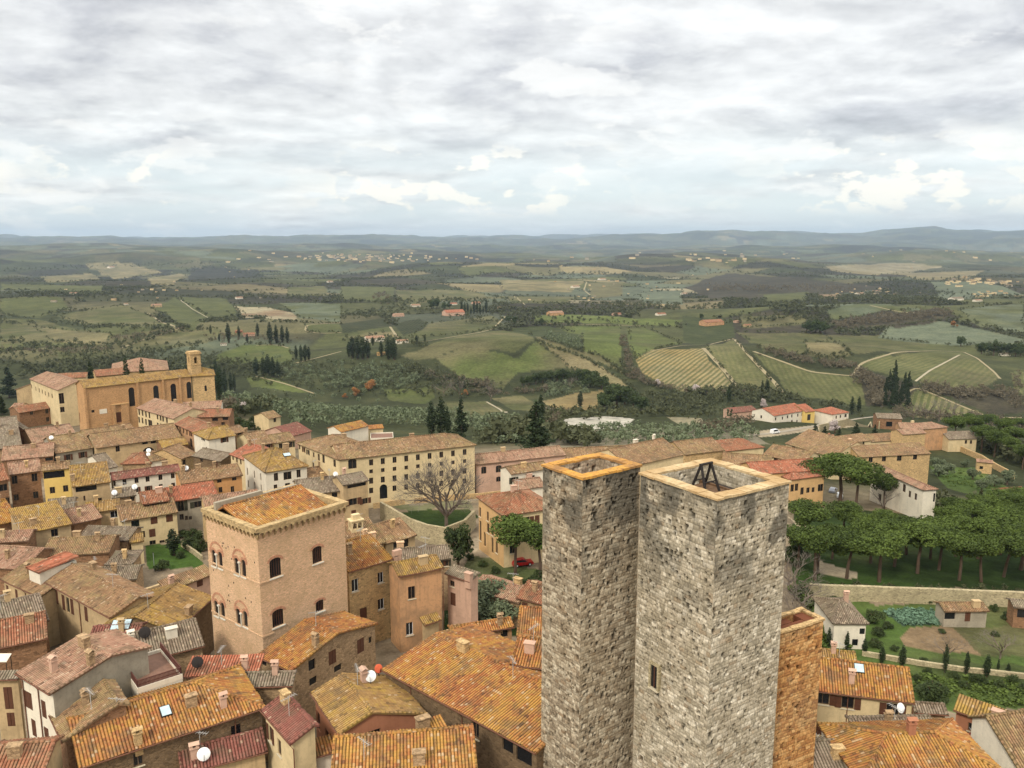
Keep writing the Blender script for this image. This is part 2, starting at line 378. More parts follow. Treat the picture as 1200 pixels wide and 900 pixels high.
order = ['wood', 'scrub', 'green', 'olive', 'gg', 'green', 'woodb', 'tan', 'olive', 'wood', 'pale']
cum = np.cumsum([.15, .15, .12, .10, .10, .08, .10, .06, .06, .05, .03])
ki = np.searchsorted(cum, np.clip(fh, 0, .999))
GC = np.array([COLS[o] for o in order])[np.clip(ki, 0, len(order) - 1)]
hedge = np.clip(1 - edge / .07, 0, 1)[..., None] * (_hash(np.floor(GX / 300), np.floor(GY / 300), 8) > .35)[..., None]
GC = GC * (1 - .8 * hedge) + COLS['wood'] * .8 * hedge
k = (np.clip(1.6 * fbm(GX / 700, GY / 700, 51, 3) + .25, 0, 1) * sst(_r, 900, 1600))[..., None]; GC = GC * (1 - .7 * k) + COLS['wood'] * .7 * k
near = (1 - sst(_r, 900, 1300))[..., None]; GC = GC * (1 - near) + (COLS['scrub'] * .9) * near
_azd = np.degrees(np.arctan2(GX, GY)); tw_ = 1 - sst(_r + 60 * fbm(GX / 60, GY / 60, 61, 2) - 110 * np.exp(-((_azd + 28) / 12) ** 2), 200, 300); GC = GC * (1 - tw_[..., None]) + COLS['town'] * tw_[..., None]
GRW = np.zeros(GX.shape + (3,)); TRACED = np.zeros(GX.shape, bool); FIELDS = []
def pip(x, y, poly):
    ins = np.zeros(x.shape, bool); n = len(poly)
    for i in range(n):
        (xa, ya), (xb, yb) = poly[i], poly[(i + 1) % n]
        c = (ya > y) != (yb > y); ins ^= c & (x < (xb - xa) * (y - ya) / ((yb - ya) if yb != ya else 1e-9) + xa)
    return ins
def dens(px, step=14.):
    out = []
    for a, b in zip(px, px[1:] + px[:1]):
        n = max(1, int(math.hypot(b[0] - a[0], b[1] - a[1]) / step)); out += [(a[0] + (b[0] - a[0]) * k / n, a[1] + (b[1] - a[1]) * k / n) for k in range(n)]
    return out
def field(px, col, rows=None, mix=1., col2=None):
    """paint a field traced on the terrain; rows = (pixel a, pixel b, strength): direction of its vine rows"""
    W_ = [at(u, v) for u, v in dens(px)]; P = [(p.x, p.y) for p in W_]
    xs, ys = [p[0] for p in P], [p[1] for p in P]
    bb = (GX >= min(xs)) & (GX <= max(xs)) & (GY >= min(ys)) & (GY <= max(ys)); m = np.zeros(bb.shape, bool); jt = _r[bb] * .006; m[bb] = pip(GX[bb] + jt * fbm(GX[bb] / (jt * 3), GY[bb] / (jt * 3), 5, 2), GY[bb] + 3 * jt * fbm(GX[bb] / (jt * 4), GY[bb] / (jt * 9), 6, 2), P)
    c = COLS[col] if isinstance(col, str) else np.array(col)
    if col2 is not None:
        kk = np.clip(.5 + 1.5 * fbm(GX[m] / 60, GY[m] / 60, 77, 3), 0, 1)[:, None]; c = c * (1 - kk) + COLS[col2] * kk
    GC[m] = GC[m] * (1 - mix) + c * mix
    GRW[m] = 0; TRACED[m] = True
    if max(p[1] for p in px) < 462 and not (rows and rows[2] > .35): FIELDS.append(px)
    if rows:
        a, b = at(*rows[0]), at(*rows[1]); d = Vector((b.x - a.x, b.y - a.y, 0)).normalized(); GRW[m] = (-d.y, d.x, rows[2])
# left
field([(0, 350), (73, 348), (83, 362), (33, 375), (0, 368)], 'green', ((0, 366), (70, 352), .25))
field([(63, 370), (143, 358), (182, 373), (180, 383), (110, 382)], 'green', ((80, 378), (140, 360), .3), col2='olive')
field([(177, 362), (203, 347), (247, 373), (233, 387), (213, 383)], 'green', ((190, 358), (235, 380), .3))
field([(207, 347), (267, 350), (283, 370), (250, 375)], 'green', ((215, 350), (270, 370), .25))
field([(0, 373), (50, 378), (133, 392), (123, 407), (67, 407), (0, 403)], 'green', None, col2='olive'); field([(40, 384), (130, 391), (124, 404), (60, 400)], 'tan', None, .8, 'olive')
field([(277, 358), (320, 362), (350, 368), (347, 377), (290, 372)], 'bare', None, col2='pale')
field([(327, 355), (400, 355), (400, 377), (353, 373)], 'green', ((330, 358), (398, 372), .2), col2='gg')
field([(358, 380), (400, 379), (398, 390), (360, 390)], 'green', ((360, 388), (398, 381), .3))
field([(243, 420), (290, 403), (340, 407), (343, 427), (283, 430)], 'bright', ((250, 424), (330, 408), .3), col2='green')
field([(293, 440), (333, 448), (368, 463), (333, 467), (300, 453)], 'bright', col2='green')
field([(142, 408), (187, 392), (260, 385), (255, 398), (190, 412)], 'olive', None, .8, 'green')
field([(65, 413), (125, 413), (112, 424), (66, 424)], 'green', None, .8)
field([(100, 308), (150, 308), (187, 320), (133, 328)], 'tan', col2='olive'); field([(170, 327), (213, 320), (220, 323), (200, 335), (173, 333)], 'olive', col2='tan')
field([(0, 333), (123, 335), (120, 343), (0, 340)], 'green'); field([(337, 337), (383, 335), (387, 347), (337, 347)], 'green', col2='olive')
field([(40, 325), (110, 320), (118, 328), (50, 332)], 'olive', col2='tan'); field([(213, 330), (310, 325), (300, 316), (230, 312)], 'wood')
# centre
field([(467, 417), (533, 395), (587, 387), (620, 393), (627, 400), (603, 413), (533, 410), (510, 422)], 'green', col2='olive')
field([(510, 422), (543, 407), (607, 420), (630, 400), (683, 420), (747, 457), (720, 453), (680, 430), (607, 437), (587, 457), (543, 447)], 'bright', None, 1., 'olive')
field([(630, 402), (683, 420), (747, 457), (720, 455), (670, 432)], 'olive', None, .9, 'tan')
field([(647, 383), (727, 383), (728, 427), (733, 437), (700, 417), (683, 413), (683, 393)], 'bright', ((650, 385), (720, 430), .15), col2='green')
field([(737, 385), (753, 383), (800, 403), (753, 413), (747, 422), (740, 410)], 'bright', ((745, 388), (790, 402), .15), col2='green')
field([(627, 370), (653, 368), (800, 375), (793, 382), (733, 380), (627, 378)], 'bright')
field([(450, 458), (503, 453), (510, 467), (497, 473), (457, 470)], 'bright', None, .85, 'green'); field([(523, 473), (567, 470), (593, 483), (570, 490), (530, 487)], 'green', ((530, 475), (590, 484), .3), col2='olive')
field([(633, 470), (673, 463), (707, 457), (700, 480), (653, 483)], 'ochre', None, .9, 'tan'); field([(575, 468), (610, 463), (640, 478), (660, 485), (600, 480)], 'tan', None, .8, 'green')
field([(403, 390), (457, 383), (463, 395), (413, 397)], 'green', ((405, 392), (460, 386), .3), col2='tan'); field([(400, 379), (450, 373), (460, 383), (403, 390)], 'wood', ((405, 388), (452, 375), .8)); field([(460, 380), (490, 373), (502, 383), (473, 394)], 'wood', ((462, 392), (492, 374), .8))
field([(463, 340), (547, 340), (587, 350), (517, 353), (467, 358)], 'olive', col2='green'); field([(400, 335), (463, 337), (457, 357), (437, 355), (400, 350)], 'green'); field([(580, 347), (677, 348), (667, 357), (600, 355)], 'olive', col2='green')
field([(583, 328), (687, 330), (673, 343), (587, 340)], 'olive', col2='tan'); field([(653, 312), (713, 313), (700, 322), (657, 320)], 'tan'); field([(750, 343), (800, 340), (800, 357), (753, 355)], 'gg'); field([(687, 332), (730, 330), (730, 347), (693, 350)], 'olive')
field([(500, 380), (575, 370), (590, 384), (540, 392), (480, 396)], 'olive', None, .8, 'green'); field([(590, 385), (640, 382), (680, 392), (680, 412), (640, 398)], 'scrub', ((600, 386), (675, 408), .5))
field([(620, 392), (683, 413), (700, 417), (735, 440), (690, 422), (630, 400)], 'olive')
# right: the vineyards
field([(745, 420), (765, 410), (823, 408), (860, 453), (800, 458), (775, 447), (752, 437)], 'tan', ((752, 438), (800, 409), .8), col2='ochre')
field([(828, 408), (860, 398), (917, 460), (870, 455), (860, 450)], 'vine', ((862, 400), (905, 452), .25), col2='olive')
field([(883, 412), (950, 435), (1000, 442), (1017, 450), (1017, 475), (983, 473), (925, 462)], 'vine', ((915, 424), (938, 463), .45), col2='green')
field([(1007, 427), (1053, 413), (1100, 412), (1125, 414), (1073, 445), (1033, 437)], 'vine', ((1015, 433), (1080, 413), .45), col2='green'); field([(1125, 414), (1143, 418), (1172, 443), (1153, 458), (1100, 452), (1073, 445)], 'vine', ((1080, 446), (1135, 416), .4), col2='olive')
field([(1053, 470), (1073, 453), (1158, 488), (1133, 495), (1063, 487)], 'vine', ((1075, 456), (1062, 488), .8), col2='tan'); field([(1183, 435), (1200, 433), (1210, 477), (1187, 453)], 'vine', ((1185, 437), (1200, 470), .5))
field([(863, 390), (960, 390), (993, 410), (1000, 417), (967, 422), (947, 417), (893, 410)], 'green', None, .9, 'olive'); field([(942, 401), (985, 402), (993, 412), (970, 420), (945, 414)], 'tan', None, .8, 'olive')
field([(960, 393), (1033, 393), (1087, 403), (1057, 412), (1003, 415)], 'olive', None, .9, 'green'); field([(1043, 383), (1100, 375), (1200, 397), (1200, 403), (1117, 405), (1033, 397)], 'gg', ((1050, 392), (1190, 399), .15)); field([(1123, 363), (1200, 355), (1200, 390), (1150, 383)], 'gg', None, 1., 'green')
field([(967, 363), (1017, 355), (1083, 362), (1013, 373), (973, 375)], 'green', ((975, 372), (1020, 358), .4), col2='gg'); field([(970, 378), (1040, 365), (1100, 360), (1127, 373), (1043, 383), (980, 387)], 'woodb')
field([(800, 337), (850, 320), (940, 327), (1047, 337), (1000, 343), (900, 350), (833, 350)], 'woodb'); field([(890, 345), (947, 342), (943, 352), (897, 355)], 'green'); field([(967, 312), (1053, 308), (1110, 312), (1033, 323), (973, 318)], 'pale', None, .8, 'tan')
field([(1047, 320), (1160, 317), (1133, 328), (1067, 328)], 'tan', None, .8); field([(943, 345), (997, 345), (967, 350)], 'bare'); field([(867, 370), (947, 368), (943, 380), (870, 385)], 'olive', None, .9, 'green')
field([(800, 370), (860, 375), (862, 396), (815, 405), (800, 398)], 'scrub', ((802, 398), (850, 376), .6))
field([(1085, 330), (1160, 330), (1200, 345), (1110, 352)], 'gg'); field([(1005, 428), (1033, 440), (1075, 450), (1055, 470), (1020, 478)], 'woodb'); field([(1075, 448), (1155, 460), (1185, 455), (1200, 480), (1160, 486)], 'woodb')
# near: gardens, lawns, yards
field([(258, 470), (300, 455), (420, 468), (545, 490), (560, 512), (430, 500), (330, 485)], 'scrub'); field([(925, 640), (1200, 655), (1200, 693), (930, 686)], 'lawn', None, 1., 'dlawn'); field([(930, 600), (1200, 600), (1200, 655), (925, 645)], 'dlawn')
field([(955, 655), (968, 660), (1010, 672), (1008, 680), (960, 672)], 'path', None, .9); field([(922, 605), (938, 615), (975, 625), (978, 632), (940, 622)], 'path')
field([(950, 706), (1200, 706), (1200, 830), (1080, 840), (960, 780)], 'lawn', None, 1., 'green'); field([(1052, 745), (1065, 735), (1115, 734), (1135, 745), (1152, 765), (1110, 768), (1060, 757)], 'soil', None, .95); field([(1115, 734), (1200, 730), (1200, 770), (1150, 768)], 'green', None, .9, 'olive')
field([(1036, 718), (1060, 716), (1115, 720), (1112, 731), (1060, 733)], (.055, .085, .06)); field([(1060, 770), (1200, 780), (1200, 800), (1075, 782)], 'scrub', None, .6)
field([(168, 640), (237, 636), (240, 668), (172, 668)], 'lawn', None, 1., 'dlawn'); field([(470, 602), (484, 597), (550, 597), (560, 605), (545, 618), (510, 620)], 'dlawn'); field([(448, 590), (500, 585), (550, 586), (555, 596), (470, 598)], 'lawn', None, .8, 'grey')
field([(437, 583), (650, 568), (650, 576), (560, 586), (440, 594)], 'grey', None, .9); field([(552, 632), (560, 628), (592, 655), (590, 665), (553, 650)], 'path', None, .8); field([(550, 650), (640, 670), (640, 690), (540, 672)], 'lawn', None, .8, 'scrub')
field([(520, 690), (620, 690), (620, 745), (520, 745)], 'dlawn'); field([(662, 492), (700, 488), (745, 490), (735, 500), (700, 505), (665, 503)], 'white', None, .95); field([(780, 488), (822, 490), (835, 500), (800, 500)], 'pale', None, .9); field([(640, 505), (870, 500), (900, 520), (640, 525)], 'grey', None, .55)
field([(1088, 545), (1150, 550), (1185, 575), (1175, 590), (1110, 572)], 'lawn', None, 1., 'bright'); field([(880, 505), (1000, 495), (1005, 500), (890, 512)], 'path', None, .8)

GM, t, b = new_mat('terrain', .95, .08)
ca = t.add('ShaderNodeAttribute', attribute_name='col'); ra = t.add('ShaderNodeAttribute', attribute_name='rows'); tc = t.add('ShaderNodeTexCoord'); P = tc.outputs['Object']
rs = t.add('ShaderNodeSeparateXYZ', {0: ra.outputs['Vector']})
ps = t.add('ShaderNodeSeparateXYZ', {0: P})
dd = t.math('ADD', t.math('MULTIPLY', ps.outputs[0], rs.outputs[0]), t.math('MULTIPLY', ps.outputs[1], rs.outputs[1]))
dd = t.math('ADD', dd, t.math('MULTIPLY', t.noise(P, .02, 2), 4.))
st = t.math('SINE', t.math('MULTIPLY', dd, 2 * math.pi / 5.5))
st = t.math('MULTIPLY', t.maprange(st, -.5, .6), rs.outputs[2])
n1 = t.noise(P, .035, 5, .6); n2 = t.noise(P, .3, 5, .65); n3 = t.noise(P, 2.2, 4, .65); n4 = t.noise(P, .006, 5, .6)
k = t.math('MULTIPLY', t.math('MULTIPLY', t.maprange(n1, .3, .7, .80, 1.2), t.maprange(n2, .25, .75, .74, 1.26)), t.math('MULTIPLY', t.maprange(n3, .25, .75, .84, 1.16), t.maprange(n4, .3, .7, .82, 1.18)))
c = t.mix(1., ca.outputs['Color'], t.add('ShaderNodeCombineColor', {0: k, 1: k, 2: k}), 'MULTIPLY')
c = t.mix(t.math('MULTIPLY', st, .85), c, srgb(62, 72, 38))
c = t.mix(t.maprange(n1, .50, .75, 0., .3), c, srgb(100, 92, 58))
t.set(b, 'Base Color', c); t.set(b, 'Normal', t.add('ShaderNodeBump', {'Height': n2, 'Strength': .6, 'Distance': 1.2}))
def finish_ground():
    o = np_mesh('terrain', np.stack([GX, GY, GZ], -1).reshape(-1, 3), GF, GM, None, {'col': ('FLOAT_COLOR', np.concatenate([GC.reshape(-1, 3), np.ones((GX.size, 1))], 1)), 'rows': ('FLOAT_VECTOR', GRW.reshape(-1, 3))}, smooth=True)
    tag(o, kind='structure'); return o
finish_ground()
# ---- roads and tracks: thin sheets laid on the terrain
ROADM = plain('white_gravel', srgb(162, 150, 122)); TRACKM = plain('dirt_track', srgb(146, 132, 98)); ASPH = plain('old_asphalt', srgb(150, 138, 118))
def road(name, px, width, mat, lift=.25):
    W_ = [];
    for a, b in zip(px, px[1:]):
        n = max(2, int(math.hypot(b[0] - a[0], b[1] - a[1]) / 5)); W_ += [at(a[0] + (b[0] - a[0]) * k / n, a[1] + (b[1] - a[1]) * k / n) for k in range(n)]
    width = width * .62; W_.append(at(*px[-1])); P = [Vector((p.x, p.y)) for p in W_]; mb = MB(); prev = None
    Q = [P[0]]
    for a, b in zip(P, P[1:]):
        L = (b - a).length; n = max(1, min(40, int(L / 6)))
        for k in range(1, n + 1): Q.append(a.lerp(b, k / n))
    for _ in range(3): Q = [Q[0]] + [(Q[i - 1] + Q[i] * 2 + Q[i + 1]) / 4 for i in range(1, len(Q) - 1)] + [Q[-1]]
    for i, p in enumerate(Q):
        d = (Q[min(i + 1, len(Q) - 1)] - Q[max(i - 1, 0)]);
        if d.length < 1e-6: continue
        d.normalize(); s = Vector((-d.y, d.x)) * (width * (.85 + .3 * random.random()) / 2); row = []
        for k in (-1, -.33, .33, 1): q = p + s * k; row.append((q.x, q.y, tz(q.x, q.y) + lift))
        if prev:
            for k in range(3): mb.poly([prev[k], row[k], row[k + 1], prev[k + 1]])
        prev = row
    o = mb.build(name, mat); tag(o, kind='structure'); return o
for px, w_ in (([(917, 460), (905, 445), (885, 425), (861, 398)], 6), ([(866, 455), (845, 430), (824, 408)], 7), ([(883, 412), (920, 425), (950, 436), (1000, 441), (1005, 430), (1013, 424), (1050, 413), (1095, 411), (1130, 413)], 5), ([(1130, 413), (1145, 420), (1165, 436), (1172, 444)], 4),
               ([(1073, 447), (1090, 434), (1125, 416)], 3.5), ([(1053, 470), (1062, 461), (1072, 453), (1110, 469), (1158, 489), (1200, 490)], 4), ([(142, 408), (165, 399), (187, 392), (213, 385), (190, 378), (173, 367)], 6), ([(300, 441), (335, 450), (370, 462)], 4), ([(400, 390), (373, 391), (357, 388), (360, 381), (400, 378)], 5),
               ([(345, 426), (370, 420), (400, 412)], 5), ([(465, 404), (500, 400), (523, 396), (560, 390), (577, 386), (592, 371)], 5), ([(627, 379), (680, 380), (753, 382)], 4), ([(603, 347), (615, 357)], 5), ([(570, 471), (593, 484)], 3), ([(457, 383), (466, 396)], 6), ([(207, 348), (225, 362), (247, 374)], 3), ([(765, 411), (800, 405), (830, 404), (860, 397)], 4),
               ([(688, 330), (684, 340), (692, 346)], 8), ([(1020, 358), (1055, 366), (1080, 367)], 6), ([(300, 405), (325, 404), (338, 408)], 4)):
    road('dirt_road', px, w_, TRACKM if w_ > 3.6 else ROADM)
road('town_road', [(436, 588), (480, 583), (560, 577), (650, 568)], 5, ASPH, .08); road('valley_road', [(860, 512), (905, 508), (940, 502), (975, 496), (1010, 490), (1030, 488)], 5, ASPH, .15)

# ------------------------------------------------------------------ roofs, walls, windows
def roof_face(mb, pts, rib=None, thick=.16, uo=0.):
    """one convex slope; pts[0]->pts[1] is the eave. Real cover-tile ribs when rib is set."""
    P = [Vector(p) for p in pts]; o = P[0]; ux = (P[1] - P[0]).normalized(); nn = Vector((0, 0, 0))
    for i in range(1, len(P) - 1): nn += (P[i] - o).cross(P[i + 1] - o)
    nn.normalize()
    if nn.z < 0: nn = -nn
    vx = nn.cross(ux).normalized()
    q = [((p - o).dot(ux), (p - o).dot(vx)) for p in P]
    us = sorted(set(round(a, 4) for a, _ in q)); u0, u1 = us[0], us[-1]
    prof = []
    if rib:
        k = math.floor(u0 / rib)
        while k * rib < u1 + rib:
            for fr, hh in ((.0, 0.), (.22, .75), (.5, 1.), (.78, .75)):
                uu = (k + fr) * rib
                if u0 < uu < u1: prof.append((uu, hh * .13 * min(1., rib / .36)))
            k += 1
    prof += [(a, 0.) for a in us]; prof = sorted(prof)
    def span(u):
        lo, hi = 1e9, -1e9
        for (a, b), (c, d) in zip(q, q[1:] + q[:1]):
            if min(a, c) - 2e-3 <= u <= max(a, c) + 2e-3:
                if abs(c - a) < 5e-3: vv = (b, d)
                else: vv = (b + (d - b) * min(max((u - a) / (c - a), 0.), 1.),)
                lo = min(lo, *vv); hi = max(hi, *vv)
        return lo, hi
    prev = None; vm = max(c[1] for c in q); nrow = 1 if not rib else max(1, int(vm / 1.5)); sx_, sy_ = o.x * 3.1 + uo, o.y * 2.3
    jit = {}
    for u, h in prof:
        lo, hi = span(u); cur = []
        if rib and lo < .05: lo += jit.setdefault(math.floor(u / rib), random.uniform(-.06, .05)) if u0 < u < u1 else 0.
        for k in range(nrow + 1):
            v_ = lo + (hi - lo) * k / nrow; w_ = 0.
            if rib: w_ = .035 * math.sin(u * .9 + sx_) * math.sin(v_ * 1.3 + sy_) + .02 * math.sin(u * 2.3 - sy_ + v_ * 1.9) - .05 * math.sin(math.pi * (u - u0) / max(u1 - u0, .1))
            cur.append((o + ux * u + vx * v_ + nn * (h + w_), (u + uo, v_)))
        if prev and u - prev[1] > 1e-5:
            for a, b, c, d in zip(prev[0], cur, cur[1:], prev[0][1:]): mb.poly([a[0], b[0], c[0], d[0]], [a[1], b[1], c[1], d[1]])
        prev = (cur, u)
    dn = Vector((0, 0, -thick))
    for a, b, qa, qb in zip(P, P[1:] + P[:1], q, q[1:] + q[:1]):
        mb.poly([a + dn, b + dn, b, a], [(qa[0] + uo, qa[1])] * 2 + [(qb[0] + uo, qb[1])] * 2)
    mb.poly([p + dn for p in P][::-1], [q_ for q_ in q][::-1])
def ridge_tiles(mb, a, b, r=.17):
    a, b = Vector(a), Vector(b); L = (b - a).length; n = max(1, int(L / .45)); d = (b - a).normalized()
    s = d.cross(Vector((0, 0, 1))).normalized(); up = s.cross(d)
    pr = [(math.cos(x), math.sin(x)) for x in (0, .8, 1.57, 2.34, 3.14)]
    for k in range(n):
        p0, p1 = a + d * (L * k / n), a + d * (L * (k + 1) / n); r0, r1 = r * 1.08, r * .9
        for (c0, s0), (c1, s1) in zip(pr, pr[1:]):
            uvq = [(k * 3.7, c0 * 2), (k * 3.7 + .2, c0 * 2), (k * 3.7 + .2, c0 * 2 + .1), (k * 3.7, c0 * 2 + .1)]
            mb.poly([p0 + s * c0 * r0 + up * s0 * r0, p1 + s * c0 * r1 + up * s0 * r1, p1 + s * c1 * r1 + up * s1 * r1, p0 + s * c1 * r0 + up * s1 * r0], uvq)
def wall_panel(mb, o, dx, L, H, holes=(), nrm=None, depth=.22):
    """vertical wall from o along dx with real openings. holes: (x0, x1, z0, z1, arched)"""
    o, dx = Vector(o), Vector(dx); Z = Vector((0, 0, 1)); n = Vector((dx.y, -dx.x, 0)) if nrm is None else nrm
    hs = []
    for h in holes:
        x0, x1, z0, z1 = max(h[0], .05), min(h[1], L - .05), max(h[2], .05), min(h[3], H - .03)
        if x1 - x0 < .15 or z1 - z0 < .15: continue
        if any(x0 < k[1] + .02 and x1 > k[0] - .02 and z0 < k[3] + .02 and z1 > k[2] - .02 for k in hs): continue
        hs.append((x0, x1, z0, z1, h[4], h[5] if len(h) > 5 else None))
    xs = sorted({0., L} | {a for h in hs for a in h[:2]}); zs = sorted({0., H} | {a for h in hs for a in h[2:4]})
    def pt(x, z, d=0.): return o + dx * x + Z * z - n * d
    for za, zb in zip(zs, zs[1:]):
        run = None
        for xa, xb in list(zip(xs, xs[1:])) + [(L, L)]:
            cx, cz = (xa + xb) / 2, (za + zb) / 2
            free = xb > xa and not any(h[0] < cx < h[1] and h[2] < cz < h[3] for h in hs)
            if free: run = (run[0], xb) if run else (xa, xb)
            if (not free) and run:
                mb.poly([pt(run[0], za), pt(run[1], za), pt(run[1], zb), pt(run[0], zb)]); run = None
    for x0, x1, z0, z1, arch, _ in hs:
        mb.poly([pt(x0, z0), pt(x0, z1), pt(x0, z1, depth), pt(x0, z0, depth)]); mb.poly([pt(x1, z1), pt(x1, z0), pt(x1, z0, depth), pt(x1, z1, depth)])
        mb.poly([pt(x0, z0, depth), pt(x1, z0, depth), pt(x1, z0), pt(x0, z0)]); mb.poly([pt(x0, z1), pt(x1, z1), pt(x1, z1, depth), pt(x0, z1, depth)])
        if arch:
            w = (x1 - x0) / 2; rise = w if arch == 1 else w * arch; cx = (x0 + x1) / 2; N = 6
            pr = [(cx - w * math.cos(math.pi * k / N / 2 * 2), z1 - rise + rise * math.sin(math.pi * k / N)) for k in range(N + 1)]
            for (xa, za), (xb, zb) in zip(pr, pr[1:]):
                mb.poly([pt(xa, za), pt(xb, zb), pt(xb, z1), pt(xa, z1)]); mb.poly([pt(xb, zb), pt(xa, za), pt(xa, za, depth), pt(xb, zb, depth)])
    return hs
_wc = {}
def window(root, o, dx, n, h, kind, near, depth=.22):
    """window parts in opening h on the wall o + dx; local to root"""
    x0, x1, z0, z1, arch, _ = h; w, ht = round(x1 - x0, 1), round(z1 - z0, 1)
    key = (kind, w, ht, near)
    c = Vector(o) + dx * ((x0 + x1) / 2) + Vector((0, 0, z0)); rz = math.atan2(dx.y, dx.x)
    def put(name, kk, make, parent, mat, loc=(0, 0, 0), r=0.):
        me = _wc.get(kk)
        if me is None:
            mb = MB(); make(mb); ob = mb.build(name, mat, parent); _wc[kk] = ob.data
        else: ob = link(name, me, parent)
        ob.location = loc; ob.rotation_euler = (0, 0, r); return ob
    nm = 'door' if kind == 'door' else 'window'
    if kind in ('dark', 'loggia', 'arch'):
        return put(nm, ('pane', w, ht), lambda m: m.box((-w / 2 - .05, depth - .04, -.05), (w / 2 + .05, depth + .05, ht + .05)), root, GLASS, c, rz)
    if kind == 'door':
        return put(nm, ('door', w, ht), lambda m: m.box((-w / 2 - .05, depth - .1, -.05), (w / 2 + .05, depth, ht + .05)), root, SHUT, c, rz)
    if kind == 'blind':
        return put(nm, ('blind', w, ht), lambda m: (m.box((-w / 2, -.02, 0), (-.02, .06, ht)), m.box((.02, -.02, 0), (w / 2, .06, ht))), root, SHUT, c, rz)
    def frame(m):
        b = .07
        m.box((-w / 2, depth - .1, 0), (-w / 2 + b, depth - .02, ht)); m.box((w / 2 - b, depth - .1, 0), (w / 2, depth - .02, ht)); m.box((-w / 2 + b, depth - .1, ht - b), (w / 2 - b, depth - .02, ht))
        m.box((-w / 2 + b, depth - .1, 0), (w / 2 - b, depth - .02, b)); m.box((-.03, depth - .1, b), (.03, depth - .02, ht - b))
    f = put('window', ('frame', w, ht, kind == 'white'), frame, root, WHITE if kind == 'white' else FRAME, c, rz)
    put('pane', ('pane', w, ht), lambda m: m.box((-w / 2 - .05, depth - .04, -.05), (w / 2 + .05, depth + .05, ht + .05)), f, GLASS)
    if near: put('sill', ('sill', w), lambda m: m.box((-w / 2 - .12, -.12, -.12), (w / 2 + .12, -.003, -.0)), f, SILL)
    if kind in ('shut', 'shutg'):
        for sgn in (-1, 1):
            def sh(m):
                a, b = (-w / 2 - w * .52, -w / 2 - .02) if sgn < 0 else (w / 2 + .02, w / 2 + w * .52)
                m.box((a, -.07, .02), (b, -.015, ht - .02))
                for k in range(1, int(ht / .16)): m.box((a + .05, -.085, k * .16), (b - .05, -.071, k * .16 + .07))
            put('shutter', ('sh', w, ht, sgn, kind), sh, f, SHUT if kind == 'shut' else SHUTG)
    return f
def chimney(root, x, y, zr, mat, k=0, h=1.1, cap=None):
    kk = ('chim', k % 4, mat.name); me = _wc.get(kk); wx, wy = ((.36, .3), (.55, .34), (.3, .3), (.65, .36))[k % 4]
    if me is None:
        mb = MB(); mb.box((-wx, -wy, -1.2), (wx, wy, h), skip='b'); mb.box((-wx - .1, -wy - .1, h), (wx + .1, wy + .1, h + .1))
        if k % 2 == 0:
            for sx in (-1, 1): mb.box((sx * (wx - .12) - .1, -wy, h + .1), (sx * (wx - .12) + .1, wy, h + .42))
            mb.poly([(-wx - .15, -wy - .1, h + .42), (wx + .15, -wy - .1, h + .42), (wx + .15, 0, h + .62), (-wx - .15, 0, h + .62)])
            mb.poly([(wx + .15, wy + .1, h + .42), (-wx - .15, wy + .1, h + .42), (-wx - .15, 0, h + .62), (wx + .15, 0, h + .62)])
        o = mb.build('chimney', mat, root); _wc[kk] = o.data
    else: o = link('chimney', me, root)
    o.location = (x, y, zr); return o
def dish(root, loc, r=.5, mat=None, face=0.):
    mb = MB(); N = 14; rings = [(0, .0), (.45, .03), (.8, .1), (1, .17)]
    P = [[(r * q * math.cos(2 * math.pi * k / N), -r * (.25 - d), r * q * math.sin(2 * math.pi * k / N)) for k in range(N)] for q, d in rings]
    for A, B in zip(P, P[1:]):
        for k in range(N):
            mb.poly([A[k], A[(k + 1) % N], B[(k + 1) % N], B[k]]); y = .03
            mb.poly([(a[0], a[1] + y, a[2]) for a in (B[k], B[(k + 1) % N], A[(k + 1) % N], A[k])])
    o = mb.build('satellite_dish', mat or WHITE, root); o.location = loc; o.rotation_euler = (R(-28), 0, face)
    m2 = MB(); m2.tube([(0, -.05, 0), (0, .3, -r * .4), (0, .35, -r * 2.0)], .045, 5); m2.tube([(0, -.3 * r, -r * .9), (0, -r * 1.1, -.05)], .03, 4); m2.build('mast_arm', DARK, o)
    return o
def antenna(root, loc, h=2.2, rz=0.):
    mb = MB(); mb.tube([(0, 0, -.6), (0, 0, h)], .035, 4); mb.tube([(-.9, 0, h * .92), (.9, 0, h * .92)], .025, 4)
    for k in range(7): mb.tube([(-.85 + k * .28, -.35 + .03 * k, h * .92), (-.85 + k * .28, .35 - .03 * k, h * .92)], .018, 4)
    o = mb.build('antenna', plain_cache('aerial', srgb(176, 172, 164)), root); o.location = loc; o.rotation_euler = (0, 0, rz); return o
_pc = {}
def plain_cache(n, c, *a):
    if n not in _pc: _pc[n] = plain(n, c, *a)
    return _pc[n]

